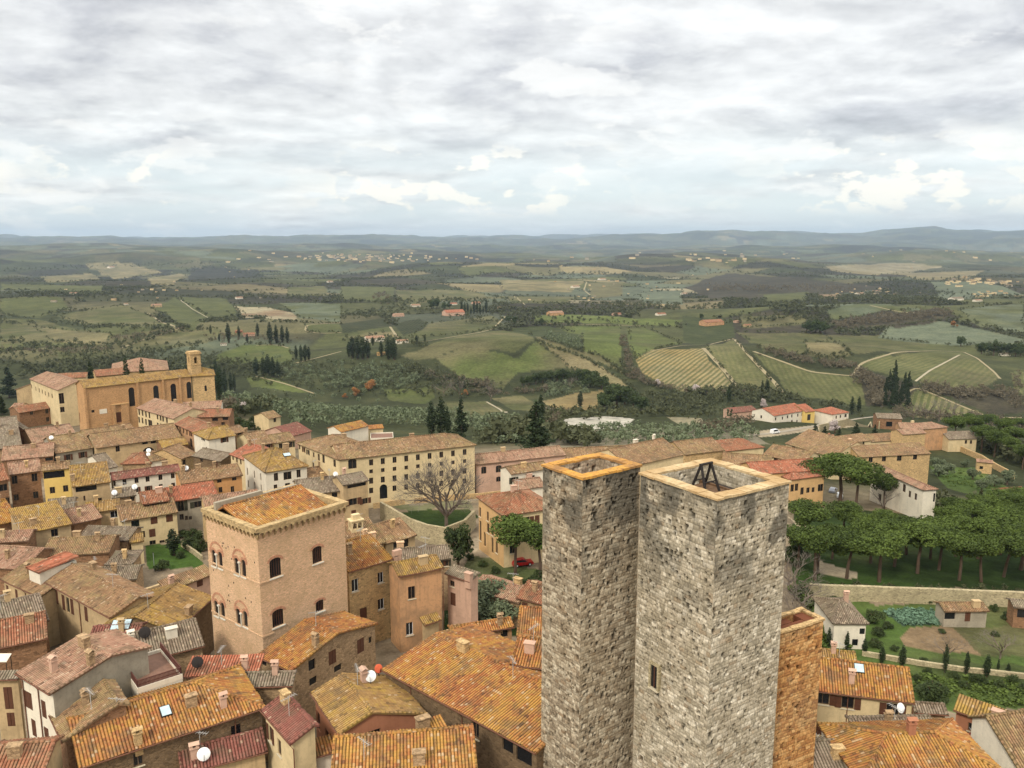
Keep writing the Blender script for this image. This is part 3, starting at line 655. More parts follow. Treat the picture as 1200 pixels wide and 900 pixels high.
HOUSES = {}; DBG = []
def hsh(u, v): return (math.sin(u * 12.9898 + v * 78.233) * 43758.5453) % 1.
def house(name, label, A, B, rv, hh=8., wall='stone', roof='brown', shape='gable', W=(), WR=(), WL=(), ov=.4, pitch=.36, cat='house', asym=.75,
          depth=None, auto=None, chim=(), group=None, root=None, z=None, base=None, wall_r=None, dishes=(), aer=(), og=.25, wing=False, pipes=(), df=None, rB=None, rA=None, wlm=None):
    if z is None:
        pa, pb = at(*A, dh=hh), at(*B, dh=hh); z = (pa.z + pb.z) / 2
    pa, pb = onz(*A, z), onz(*B, z)
    ex = pb - pa; L = ex.length; ex.normalize(); n = Vector((-ex.y, ex.x, 0))
    mid = (pa + pb) / 2; dist = proj(mid)[2]; near = dist < 165
    if shape == 'flat': pitch = 0.
    if rA or rB:          # the traced ridge end fixes both the depth and the pitch
        c0, tg = (pa, rA) if rA else (pb, rB); best = 1e9
        for q in np.linspace(1.2, 26, 240):
            for pi_ in np.linspace(.16, .62, 24):
                pu, pv, _ = proj(c0 + n * float(q) + Vector((0, 0, float(q * pi_)))); e = (pu - tg[0]) ** 2 + (pv - tg[1]) ** 2 + 40 * (pi_ - .36) ** 2
                if e < best: best, df, pitch = e, float(q), float(pi_)
    if df is None:
        lo, hi = .6, 60.
        for _ in range(40):
            q = .5 * (lo + hi); v = proj(mid + n * q + Vector((0, 0, q * pitch)))[1]
            if v > rv: lo = q
            else: hi = q
        df = q
    df = max(df, 1.2)
    one = shape in ('shed', 'flat')
    db = 0. if one else (df * asym if depth is None else max(depth - df, .8))
    d = df + db; hr_rel = df * pitch
    cen = mid + n * (d / 2); crn = [pa, pb, pa + n * d, pb + n * d]
    zb = (min(tz(p.x, p.y) for p in crn) - .6) if base is None else base
    rz = math.atan2(ex.y, ex.x)
    if root is None:
        root = empty(name, (cen.x, cen.y, zb), rz); tag(root, label, cat, group); HOUSES[label] = root; grp = root; off = Matrix.Identity(4)
    else:
        grp = root; off = None
    M = Matrix.Translation((cen.x, cen.y, zb)) @ Matrix.Rotation(rz, 4, 'Z')
    he = z - zb; hr = he + hr_rel; x0, x1, y0, y1 = -L / 2, L / 2, -d / 2, d / 2; yr = y0 + df; heb = hr - db * pitch
    par = root
    rib = .31 if dist < 190 else None
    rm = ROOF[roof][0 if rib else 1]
    mb = MB(); E = Vector
    if shape == 'flat':
        mb.poly([(x0 + .16, y0 + .16, he - .25), (x1 - .16, y0 + .16, he - .25), (x1 - .16, y1 - .16, he - .25), (x0 + .16, y1 - .16, he - .25)], [(0, 0), (L, 0), (L, d), (0, d)])
        m2 = MB()
        for lo_, hi_ in (((x0, y0, he - .5), (x1, y0 + .16, he + .12)), ((x0, y1 - .16, he - .5), (x1, y1, he + .12)), ((x0, y0 + .16, he - .5), (x0 + .16, y1 - .16, he + .12)), ((x1 - .16, y0 + .16, he - .5), (x1, y1 - .16, he + .12))): m2.box(lo_, hi_)
        m2.build('parapet', WALL[wall], par)
    elif shape == 'shed':
        roof_face(mb, [(x0, y0, he), (x1, y0, he), (x1, y1, hr), (x0, y1, hr)], rib)
    else:
        il = ir = 0.
        ins = min(df, L / 2 * .96)
        if shape in ('hip', 'hipl'): il = ins
        if shape in ('hip', 'hipr'): ir = ins
        fp = [(x0, y0, he), (x1, y0, he), (x1 - ir, yr, hr), (x0 + il, yr, hr)]
        bp = [(x1, y1, heb), (x0, y1, heb), (x0 + il, yr, hr), (x1 - ir, yr, hr)]
        if il + ir >= L - 1e-3: fp = fp[:3]; bp = bp[:3]
        roof_face(mb, fp, rib); roof_face(mb, bp, rib, uo=50)
        if il: roof_face(mb, [(x0, y1, heb), (x0, y0, he), (x0 + il, yr, hr)], rib, uo=90)
        if ir: roof_face(mb, [(x1, y0, he), (x1, y1, heb), (x1 - ir, yr, hr)], rib, uo=130)
        if dist < 260:
            if L - il - ir > .5: ridge_tiles(mb, (x0 + il, yr, hr + .02), (x1 - ir, yr, hr + .02))
            if il: ridge_tiles(mb, (x0, y0, he + .02), (x0 + il, yr, hr + .02)); ridge_tiles(mb, (x0, y1, heb + .02), (x0 + il, yr, hr + .02))
            if ir: ridge_tiles(mb, (x1, y0, he + .02), (x1 - ir, yr, hr + .02)); ridge_tiles(mb, (x1, y1, heb + .02), (x1 - ir, yr, hr + .02))
        if shape == 'gable' and rib:
            for xx in (x0 + .1, x1 - .1): ridge_tiles(mb, (xx, y0, he + .03), (xx, yr, hr + .03), .13); ridge_tiles(mb, (xx, y1, heb + .03), (xx, yr, hr + .03), .13)
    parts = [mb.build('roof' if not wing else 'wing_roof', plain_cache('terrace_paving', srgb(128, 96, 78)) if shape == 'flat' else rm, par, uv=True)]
    # walls
    gl = og if shape in ('gable', 'hipr', 'shed') else ov; gr = og if shape in ('gable', 'hipl', 'shed') else ov
    if shape == 'flat': ov = gl = gr = 0.02
    wx0, wx1, wy0, wy1 = x0 + gl, x1 - gr, y0 + ov, y1 - ov
    tf = he + ov * pitch - .13; tb = (heb + ov * pitch - .13) if not one else (hr - ov * pitch - .13)
    if shape == 'flat': tf = tb = he - .3
    Mi = M.inverted(); camL = Mi @ Vector((0, 0, CAMH))
    def local(u, v, wo, wd):
        dl = (Mi.to_3x3() @ Vector(ray(u, v))); nn = Vector((wd.y, -wd.x, 0)); k = (Vector(wo) - camL).dot(nn) / dl.dot(nn); p = camL + dl * k
        return (p - Vector(wo)).dot(wd), p.z
    def holes(ws, wo, wd, Lw, Hw, auto_=None):
        out = []
        for q in ws:
            u, v = q[0], q[1]; ww = q[2] if len(q) > 2 else .85; hh_ = q[3] if len(q) > 3 else 1.3; kf = 1.3 if dist > 210 and len(q) < 5 else 1.; ww *= kf; hh_ *= kf; kd = q[4] if len(q) > 4 else (('shut' if hsh(u, v) < .34 else 'shutg' if hsh(u, v) < .46 else 'std') if dist < 260 and cat not in ('convent',) and len(ws) < 12 and len(q) < 3 else 'std')
            x, zc = local(u, v, wo, wd); out.append((x - ww / 2, x + ww / 2, zc - hh_ / 2, zc + hh_ / 2, (1 if kd == 'arch' else (.45 if kd == 'seg' else 0)), kd))
        if auto_:
            rows, cols, kd = auto_
            for r_ in range(rows):
                for c_ in range(cols):
                    if rows * cols > 2 and rng.random() < .12: continue
                    x = Lw * (c_ + .5) / cols + rng.uniform(-.25, .25); zc = Hw - 1.35 - r_ * 2.9
                    out.append((x - .42, x + .42, zc - .6, zc + .6, 0, kd))
        return out
    DX, DY = Vector((1, 0, 0)), Vector((0, 1, 0))
    walls = [((wx0, wy0, 0), DX, wx1 - wx0, tf, W, auto), ((wx1, wy0, 0), DY, wy1 - wy0, min(tf, tb), WR, None), ((wx1, wy1, 0), -DX, wx1 - wx0, tb, (), None), ((wx0, wy1, 0), -DY, wy1 - wy0, min(tf, tb), WL, None)]
    mw = MB(); todo = []; ml = MB()
    for k, (o, dxx, Lw, Hw, ws, au) in enumerate(walls):
        hs = wall_panel(ml if (wlm and k == (3 if isinstance(wlm, str) else wlm[0])) else mw, o, dxx, Lw, Hw, holes(ws, o, dxx, Lw, Hw, au) if (ws or au) else ())
        todo += [(o, dxx, h) for h in hs]
    if wlm: parts.append(ml.build('side_wall', WALL[wlm if isinstance(wlm, str) else wlm[1]], par))
    # gable ends: the part above the lower eave
    low = min(tf, tb)
    for xx, s, on in ((wx1, 1, gr == og or one), (wx0, -1, gl == og or one)):
        if shape == 'flat': break
        if one: pg = [(xx, wy0, low), (xx, wy1, low), (xx, wy1, tb), (xx, wy0, tf)]
        elif (s > 0 and shape in ('gable', 'hipl')) or (s < 0 and shape in ('gable', 'hipr')):
            pg = [(xx, wy0, low), (xx, wy1, low), (xx, wy1, tb), (xx, yr, hr - .14), (xx, wy0, tf)]
        else: continue
        q = []
        for p in pg:
            if not q or (Vector(p) - Vector(q[-1])).length > 1e-4: q.append(p)
        if len(q) > 2: mw.poly(q if s > 0 else q[::-1])
    parts.append(mw.build('wall' if not wing else 'wing_wall', WALL[wall], par))
    for o, dxx, h in todo:
        nn = Vector((dxx.y, -dxx.x, 0)); parts.append(window(par, o, dxx, nn, h, 'shut' if (h[5] == 'std' and near and False) else (h[5] or 'std'), near))
    def zroof(x, y): return he + (y - y0) * pitch if (y < yr or one) else hr - (y - yr) * pitch
    if dist < 215 and not wing and shape != 'flat' and cat != 'shed' and L > 4:
        if not chim: chim = [(rng.uniform(.15, .85), rng.uniform(.25, .75), ('stone', 'tan', 'pink', 'beige')[int(rng.integers(4))])]
        if not aer and rng.random() < .45: aer = [(rng.uniform(.2, .8), .5)]
    for k, q in enumerate(chim):
        x, y = x0 + q[0] * L, y0 + q[1] * d; parts.append(chimney(par, x, y, zroof(x, y), WALL[q[2]] if len(q) > 2 else WALL['stone'], k + int(abs(A[0]))))
    for q in dishes:
        x, y = x0 + q[0] * L, y0 + q[1] * d; parts.append(dish(par, (x, y, zroof(x, y) + .9), q[2], q[3] if len(q) > 3 else None, -rz + R(q[4] if len(q) > 4 else 25)))
    for q in aer: x, y = x0 + q[0] * L, y0 + q[1] * d; parts.append(antenna(par, (x, y, zroof(x, y)), rz=1.1 * q[0] * 9))
    if dist < 130 and not wing and shape != 'flat':
        g = MB(); g.tube([(x0, y0 - .07, he - .05), (x1, y0 - .07, he - .05)], .075, 6); parts.append(g.build('gutter', PIPE, par))
        for fx in pipes: g = MB(); xx = x0 + fx * L; g.tube([(xx, y0 - .05, he - .1), (xx, wy0 - .09, he - .7), (xx, wy0 - .09, .2)], .06, 6); parts.append(g.build('drainpipe', PIPE, par))
    if off is None:     # a wing: express it in the parent thing's space
        Lm = Matrix.LocRotScale(root.location, root.rotation_euler, None).inverted() @ M
        for p in parts: p.matrix_basis = Lm @ p.matrix_basis
    DBG.append((label or name, round(dist), round(L, 1), round(d, 1), round(he, 1), round(hr - he, 1), round(z, 1)))
    return root, dict(M=M, L=L, d=d, he=he, hr=hr, x0=x0, y0=y0, df=df, z=z, pitch=pitch, near=near, dist=dist, zroof=zroof)
def skylight(h, fx, fy, w=.9, l=1.2):
    root, q = h; x, y = q['x0'] + fx * q['L'], q['y0'] + fy * q['d']; z = q['zroof'](x, y)
    mb = MB(); mb.box((-w / 2 - .08, -l / 2 - .08, -.15), (w / 2 + .08, l / 2 + .08, .16)); o = mb.build('skylight', DARK, root); o.location = (x, y, z); o.rotation_euler = (math.atan(q['pitch']), 0, 0)
    m2 = MB(); m2.box((-w / 2, -l / 2, .16), (w / 2, l / 2, .19)); m2.build('skylight_pane', plain_cache('skylight_glass', srgb(178, 196, 196), .15, .6), o)
def box_part(name, root, lo, hi, mat):
    mb = MB(); mb.box(lo, hi); return mb.build(name, mat, root)

# ------------------------------------------------------------------ the twin limestone towers
def stone_face(p0, dx, up_len, L, n, seed, nodisp=False, pal=None, dz=.085, pits=1.0, topdark=True):
    """grid of real blocks, joints and pits: returns verts, faces, colours"""
    r = np.random.default_rng(seed); nu = int(L / dz) + 1; nv = int(up_len / dz) + 1
    u = np.linspace(0, L, nu); v = np.linspace(0, up_len, nv); U, V = np.meshgrid(u, v, indexing='ij')
    Vw = V + .05 * fbm(U / 2.2, V / 2.2, seed, 2)
    rows = np.cumsum(r.uniform(.20, .44, int(up_len / .25) + 8)) - .6
    ri = np.clip(np.searchsorted(rows, Vw) - 1, 0, len(rows) - 2)
    fr = np.minimum(Vw - rows[ri], rows[ri + 1] - Vw)
    bi = np.zeros_like(ri); fe = np.full(U.shape, 9.)
    for k in np.unique(ri):
        c = np.cumsum(r.uniform(.24, .85, int(L / .3) + 12)) - r.uniform(.3, 1.3); m = ri == k
        j = np.clip(np.searchsorted(c, U[m]) - 1, 0, len(c) - 2); bi[m] = j; fe[m] = np.minimum(U[m] - c[j], c[j + 1] - U[m])
    edge = np.minimum(fr, fe)
    h1 = _hash(ri, bi, seed); h2 = _hash(ri, bi, seed + 7); h3 = _hash(ri, bi, seed + 13)
    disp = (h1 - .5) * .035 - .03 * np.exp(-(edge / .045) ** 2) + .014 * fbm(U / .3, V / .3, seed + 2, 2)
    pal = pal or [srgb(156, 145, 123), srgb(176, 164, 140), srgb(187, 174, 150), srgb(197, 184, 159), srgb(222, 210, 186)]
    pa = np.array(pal); f = np.clip(h2 * 1.02, 0, .999) * (len(pal) - 1); i0 = f.astype(int); w = (f - i0)[..., None]
    col = pa[i0] * (1 - w) + pa[i0 + 1] * w
    br = (h3 > .95)[..., None]; col = np.where(br, col * .5 + .5 * np.array(srgb(150, 124, 94)), col); col = np.where((h3 < .06)[..., None], col * .72, col)
    g = np.clip(fbm(U / 3.1, V / 3.1, seed + 40, 3) * 1.6 + .35, 0, 1)[..., None]; col = col * (1 - .28 * g) + np.array(srgb(150, 132, 104)) * .28 * g
    col = col * (1 - .34 * np.exp(-(edge / .04) ** 2)[..., None])
    fine = 1 + .34 * fbm(U / .15, V / .16, seed + 50, 2)[..., None]; col = col * fine
    if topdark:    # black and grey lichen crust over the upper courses
        dt = up_len - V; k = np.clip(1.35 - dt / 9., 0, 1) * np.clip(.55 + 2.3 * fbm(U / 1.9, V / 2.6, seed + 60, 4), 0, 1)
        k = np.maximum(k, .9 * np.clip(1 - dt / 1.8, 0, 1) * np.clip(.6 + 2 * fbm(U / .8, V / .8, seed + 61, 3), 0, 1))[..., None] * .8
        col = col * (1 - k) + np.array(srgb(84, 80, 70)) * k
    P = int(L * up_len * 1.9 * pits)
    hole = np.zeros_like(U)
    for cx, cy, rad in zip(r.uniform(.2, L - .2, P), r.uniform(0, up_len - .4, P), r.choice([.055, .075, .095, .125, .17], P, p=[.45, .31, .16, .06, .02])):
        ii = slice(max(0, int((cx - .5) / dz)), int((cx + .5) / dz) + 2); jj = slice(max(0, int((cy - .5) / dz)), int((cy + .5) / dz) + 2)
        dd = np.maximum(np.abs(U[ii, jj] - cx), np.abs(V[ii, jj] - cy) * .8); hole[ii, jj] = np.maximum(hole[ii, jj], np.clip(1.6 - dd / rad, 0, 1))
    disp = disp - .30 * hole
    col = col * (1 - .68 * np.clip(hole * 1.3, 0, 1)[..., None])  # shade of the sunken pits also painted into the stone colour
    edge_u = np.minimum(np.minimum(U, L - U) / .12, 1); disp = np.where(disp < 0, disp * edge_u, disp * edge_u)
    pts = np.array(p0)[None, None] + U[..., None] * np.array(dx)[None, None] + V[..., None] * np.array((0, 0, 1.))[None, None] + disp[..., None] * np.array(n)[None, None]
    idx = np.arange(nu * nv).reshape(nu, nv)
    fc = np.stack([idx[:-1, :-1], idx[1:, :-1], idx[1:, 1:], idx[:-1, 1:]], -1).reshape(-1, 4)
    return pts.reshape(-1, 3), fc, np.concatenate([np.clip(col, 0, 1).reshape(-1, 3), np.ones((nu * nv, 1))], 1)
TOWERSTONE = attr_mat('tower_limestone', 'col', n_scale=5., var=.3)
def tower(name, label, near_px, left_px, right_px, ztop, seed, down, cop_mat, cop_w, well, pal=None, pits=1., topdark=True, cat='tower'):
    pn, pl, pr = onz(*near_px, ztop), onz(*left_px, ztop), onz(*right_px, ztop)
    e1 = pl - pn; e2 = pr - pn; a = e1.length; b = e2.length
    d2 = e2.normalized(); d1 = Vector((-d2.y, d2.x, 0)); d1 = (d1 + e1.normalized()).normalized(); d2 = Vector((d1.y, -d1.x, 0))
    root = empty(name, (pn.x, pn.y, tz(pn.x, pn.y)), math.atan2(d2.y, d2.x)); tag(root, label, cat)
    H = ztop - root.location.z
    V_, F_, C_ = [], [], []; base = 0
    ins = .14
    # local axes: x along the b face, y along the a face; near corner at the origin
    defs = [((ins, ins, H - down), (1, 0, 0), b - 2 * ins, (0, -1, 0)), ((ins, a - ins, H - down), (0, -1, 0), a - 2 * ins, (-1, 0, 0)),
            ((b - ins, ins, H - down), (0, 1, 0), a - 2 * ins, (1, 0, 0)), ((b - ins, a - ins, H - down), (-1, 0, 0), b - 2 * ins, (0, 1, 0))]
    for k, (p0, dx, L, n) in enumerate(defs):
        v, f, c = stone_face(p0, dx, down - .18, L, n, seed + k * 3, pal=pal, pits=pits, topdark=topdark, dz=.062 if k < 2 else .17)
        V_.append(v); F_.append(f + base); C_.append(c); base += len(v)
    wl = np_mesh('wall', np.concatenate(V_), np.concatenate(F_), TOWERSTONE, root, {'col': ('FLOAT_COLOR', np.concatenate(C_))}, smooth=False)
    if H - down > 0.5:
        m = MB(); m.box((ins, ins, -1), (b - ins, a - ins, H - down + .02)); m.build('tower_base', WALL['wallstone'], root)
    m = MB(); cw = cop_w                                   # coping ring of separate slabs
    r_ = random.Random(seed)
    def slabs(p, q, fx, zz):
        n = max(2, int((Vector(q) - Vector(p)).length / .8)); p, q = Vector(p), Vector(q)
        for k in range(n):
            s0, s1 = p + (q - p) * (k / n), p + (q - p) * ((k + 1) / n); j = r_.uniform(-.07, .07); e = .012
            dd = (q - p).normalized()
            lo = (min(s0.x, s1.x) + (e if dd.x else j), min(s0.y, s1.y) + (e if dd.y else j), zz - .18); hi = (max(s0.x, s1.x) - (e if dd.x else 0) + (fx[0]), max(s0.y, s1.y) - (e if dd.y else 0) + fx[1], zz + r_.uniform(-.03, .05))
            m.box(lo, hi)
    slabs((0, 0, H), (b, 0, H), (0, cw), H); slabs((0, a - cw, H), (b, a - cw, H), (0, cw), H)
    slabs((0, cw, H), (0, a - cw, H), (cw, 0), H); slabs((b - cw, cw, H), (b - cw, a - cw, H), (cw, 0), H)
    m.build('coping', cop_mat, root)
    z0 = H - well; V_, F_, C_ = [], [], []; base = 0          # inner shaft walls
    for k, (o, dxx, L, n) in enumerate((((cw, cw, z0), (0, 1, 0), a - 2 * cw, (1, 0, 0)), ((cw, a - cw, z0), (1, 0, 0), b - 2 * cw, (0, -1, 0)), ((b - cw, a - cw, z0), (0, -1, 0), a - 2 * cw, (-1, 0, 0)), ((b - cw, cw, z0), (-1, 0, 0), b - 2 * cw, (0, 1, 0)))):
        v, f, c = stone_face(o, dxx, well - .17, L, n, seed + 40 + k, pal=pal, pits=.4, topdark=False, dz=.1); V_.append(v); F_.append(f + base); C_.append(c); base += len(v)
    np_mesh('inner_wall', np.concatenate(V_), np.concatenate(F_), TOWERSTONE, root, {'col': ('FLOAT_COLOR', np.concatenate(C_))})
    return root, H, a, b

COP_TAN = wall_mat('tan_coping', srgb(204, 180, 138), 'plaster', dirt=.55, dark=srgb(166, 128, 80))
COP_ORANGE = wall_mat('lichen_coping', srgb(206, 152, 74), 'plaster', dirt=.75, dark=srgb(150, 112, 74))
DECK = plain('shaft_floor', srgb(64, 56, 50)); BRICKFLOOR = plain('shaft_brick_floor', srgb(140, 86, 62), var=.3)
tw, H, a, b = tower('stone_tower', 'wide grey tower with pale tan coping and a dark metal frame on top', (840.8, 585), (750.8, 553), (925, 562.5), 35, 101, 30, COP_TAN, 1.15, 3.0)
m = MB(); m.box((1.2, 1.2, H - 2.6), (b - 1.2, a - 1.2, H - 1.75)); m.build('shaft_floor', DECK, tw)
fr = empty('bell_frame', (0, 0, 0)); C.objects.unlink(fr); bpy.data.objects.remove(fr)
m = MB(); cx, cy = b * .52, a * .62; zf = H - 1.75
for s in (-.75, .75):
    for q in (-.95, .95): m.tube([(cx + s * 1.15, cy + q, zf), (cx + s * .8, cy, zf + 2.6)], .12, 6)
m.tube([(cx - .75, cy, zf + 2.6), (cx + .75, cy, zf + 2.6)], .12, 6); m.tube([(cx - .68, cy - .5, zf + 1.1), (cx + .68, cy - .5, zf + 1.1)], .06, 5); m.tube([(cx - .68, cy + .5, zf + 1.1), (cx + .68, cy + .5, zf + 1.1)], .06, 5)
m.build('trestle', DARK, tw)
m = MB(); m.box((cx - 1.5, cy - 1.6, zf), (cx + 1.5, cy + 1.6, zf + .25)); m.box((cx - 1.7, 1.3, zf), (cx - 1.5, a - 1.3, zf + .4)); m.box((cx + 1.5, 1.3, zf), (cx + 1.7, a - 1.3, zf + .4)); m.build('deck_beam', WOODM, tw)
# the slit window on the tower's near face
Mi = (Matrix.Translation(tw.location) @ Matrix.Rotation(tw.rotation_euler.z, 4, 'Z')).inverted()
def on_left_face(u, v):
    c = Mi @ Vector((0, 0, CAMH)); d = Mi.to_3x3() @ Vector(ray(u, v)); k = (.14 - c.x) / d.x; return c + d * k
p = on_left_face(768.5, 792)
m = MB(); m.box((-.02, -.42, -1.05), (.2, .42, 1.05)); o = m.build('window', GLASS, tw); o.location = (.0, p.y, p.z)
m = MB(); m.box((-.16, .42, -1.15), (.2, .62, 1.25)); m.box((-.16, -.62, -1.15), (.2, -.42, 1.25)); m.box((-.14, -.42, 1.05), (.2, .42, 1.22)); m.build('window_frame', WALL['wallstone'], o)
m = MB(); m.box((-.24, -.6, -1.27), (.2, .6, -1.15)); m.build('sill', SILL, o)
m = MB(); m.box((-.06, -.05, -1.05), (-.021, .05, 1.05)); m.build('mullion', SHUT, o)

tl, H2, a2, b2 = tower('stone_tower', 'narrower grey limestone tower with orange lichen coping around its brick-floored open top', (682.7, 560.7), (633.5, 544), (753.3, 544.7), 35, 211, 32, COP_ORANGE, .98, 1.8,
      pal=[srgb(136, 120, 98), srgb(160, 144, 120), srgb(182, 166, 140), srgb(200, 186, 160)])
m = MB(); m.box((1., 1., H2 - 2.2), (b2 - 1., a2 - 1., H2 - 1.5)); m.build('shaft_floor', BRICKFLOOR, tl)

tb_, H3, a3, b3 = tower('brick_tower_house', 'tall ochre rubble tower house with a red tiled terrace on top behind the grey tower', (905, 744), (880, 728), (962, 722.5), 20, 307, 22, WALL['tan'], .5, 1.6,
      pal=[srgb(150, 104, 64), srgb(178, 126, 76), srgb(196, 146, 90), srgb(206, 162, 108)], pits=.6, topdark=False)
m = MB(); m.box((.5, .5, H3 - 2), (b3 - .5, a3 - .5, H3 - 1.55)); m.build('terrace_floor', ROOF['bright'][1], tb_)
m = MB(); m.box((b3 - 1.6, .5, H3 - 1.55), (b3 - .5, a3 - .5, H3 - .25)); m.box((.5, .5, H3 - 1.55), (b3 - 1.6, 1.4, H3 - .3)); m.box((.5, a3 * .55, H3 - 1.55), (b3 - 2.6, a3 * .55 + .8, H3 - .4)); m.build('terrace_step', ROOF['bright'][1], tb_)

# ------------------------------------------------------------------ the brick palace with paired windows
zt = 20.
pn, pl, pr = onz(300, 618.5, zt), onz(232, 598, zt), onz(408, 590, zt)
eR = (pr - pn); bR = eR.length; d2 = eR.normalized(); d1 = Vector((-d2.y, d2.x, 0)); e1 = (pl - pn); aL = e1.length; d1 = (d1 + e1.normalized()).normalized(); d2 = Vector((d1.y, -d1.x, 0))
aL *= 1.06; bR *= 1.05
zb = tz(pn.x, pn.y) - .5
pal = empty('brick_palace', (pn.x, pn.y, zb), math.atan2(d2.y, d2.x)); tag(pal, 'square pink brick palace with paired arched windows and an arcaded stone cornice', 'palace')
PM = Matrix.Translation(pal.location) @ Matrix.Rotation(pal.rotation_euler.z, 4, 'Z'); PMi = PM.inverted(); camP = PMi @ Vector((0, 0, CAMH)); H = zt - zb
def pface(u, v, face):
    d = PMi.to_3x3() @ Vector(ray(u, v)); i = 1 if face == 'R' else 0; k = (.25 - camP[i]) / d[i]; q = camP + d * k
    return (q.x if face == 'R' else q.y), q.z
IN = .25; ctop = H - 2.1
m = MB(); wins = []
def pw(u, v, w, h, face, arch):
    x, z = pface(u, v, face); x = x - IN if face == 'R' else (aL - IN) - x
    return (x - w / 2, x + w / 2, z - h / 2, z + h / 2, arch, 'arch')
hR = [pw(323, 665, 1.75, 2.55, 'R', .5), pw(372, 650, 1.6, 2.3, 'R', .5), pw(326, 724, 1.75, 2.3, 'R', .45), pw(375, 710, 1.35, 1.6, 'R', .4)]
hL = [pw(250.6, 654, .98, 2.3, 'L', 1), pw(258.3, 656.5, .98, 2.3, 'L', 1), pw(277.2, 663.5, .98, 2.3, 'L', 1), pw(285.6, 666, .98, 2.3, 'L', 1),
      pw(253.5, 713, .98, 2.2, 'L', 1), pw(261, 715.5, .98, 2.2, 'L', 1), pw(279.2, 722.5, .98, 2.2, 'L', 1), pw(287.6, 725.5, .98, 2.2, 'L', 1)]
DX, DY = Vector((1, 0, 0)), Vector((0, 1, 0))
for o, dxx, L, hs in (((IN, IN, 0), DX, bR - 2 * IN, hR), ((IN, aL - IN, 0), -DY, aL - 2 * IN, hL), ((bR - IN, IN, 0), DY, aL - 2 * IN, ()), ((bR - IN, aL - IN, 0), -DX, bR - 2 * IN, ())):
    for h in wall_panel(m, o, dxx, L, H - .3, hs, depth=.2): wins.append((o, dxx, h))
m.build('wall', WALL['brick'], pal)
SILLW = plain('white_marble', srgb(222, 212, 190)); RELIEF = wall_mat('arch_brick', srgb(206, 150, 116), 'brick', dirt=.2)
for o, dxx, h in wins:
    x0, x1, z0, z1 = h[:4]; n = Vector((dxx.y, -dxx.x, 0)); w = x1 - x0
    mm = MB(); mm.box((-w / 2 - .05, .19, -.05), (w / 2 + .05, .3, z1 - z0 + .05)); wo = mm.build('window', GLASS, pal); wo.location = Vector(o) + dxx * ((x0 + x1) / 2) + Vector((0, 0, z0)); wo.rotation_euler = (0, 0, math.atan2(dxx.y, dxx.x))
    mm = MB(); mm.box((-w / 2 - .14, -.14, -.16), (w / 2 + .14, -.003, -.005)); mm.build('sill', SILLW, wo)
    mm = MB(); N = 9; rad = w / 2 + .05; cz = z1 - z0 - (w / 2 if h[4] == 1 else w / 2 * h[4]); ry = (rad if h[4] == 1 else w / 2 * h[4] + .06)
    for k in range(N):       # brick voussoirs proud of the wall
        t0, t1 = math.pi * k / N, math.pi * (k + 1) / N
        A_ = [(-math.cos(t0) * rad, cz + math.sin(t0) * ry), (-math.cos(t1) * rad, cz + math.sin(t1) * ry)]; B_ = [(-math.cos(t1) * (rad + .3), cz + math.sin(t1) * (ry + .3)), (-math.cos(t0) * (rad + .3), cz + math.sin(t0) * (ry + .3))]
        q = A_ + B_; mm.poly([(x, -.035, z) for x, z in q])
        for (xa, za), (xb, zb_) in zip(q, q[1:] + q[:1]): mm.poly([(xa, -.035, za), (xa, .02, za), (xb, .02, zb_), (xb, -.035, zb_)])
    mm.build('arch_surround', RELIEF, wo)
    if h[4] != 1:
        mm = MB()
        for k in range(1, 5): mm.box((-w / 2 + k * w / 5 - .02, .13, 0), (-w / 2 + k * w / 5 + .02, .185, z1 - z0))
        mm.build('shutter', SHUT, wo)
for i in range(0, 8, 2):     # white colonnette and relieving arch of each pair
    q0, q1 = hL[i], hL[i + 1]; xc = (min(q0[0], q1[0]) + max(q0[1], q1[1])) / 2; y = aL - IN - xc
    mm = MB(); mm.tube([(.14, y, q0[2]), (.14, y, q0[3] - .5)], [.08, .07], 8); mm.box((.02, y - .2, q0[3] - .5), (.28, y + .2, q0[3] - .3)); mm.build('colonnette', SILLW, pal)
    mm = MB(); N = 14; cz = (q0[3] + q1[3]) / 2 - .35
    for k in range(N):
        t0, t1 = math.pi * k / N, math.pi * (k + 1) / N; A_ = [(y - math.cos(t) * r0, cz + math.sin(t) * r0 * .95) for t, r0 in ((t0, 1.42), (t1, 1.42), (t1, 1.75), (t0, 1.75))]
        mm.poly([(IN - .04, yy, zz) for yy, zz in A_][::-1])
        for (ya, za), (yb, zb_) in zip(A_, A_[1:] + A_[:1]): mm.poly([(IN - .04, ya, za), (IN + .02, ya, za), (IN + .02, yb, zb_), (IN - .04, yb, zb_)])
    mm.build('relieving_arch', RELIEF, pal)
for v in (676, 735.5):
    mm = MB(); x, z = pface(285, v, 'L'); mm.box((IN - .1, IN - .1, z), (IN - .004, aL - IN, z + .2)); mm.box((IN - .004, IN - .1, z), (IN + 1.6, IN - .004, z + .2)); mm.build('string_course', WALL['brick'], pal)
mm = MB(); rr = random.Random(3)                   # dark raised blocks stand in for the shade of putlog holes
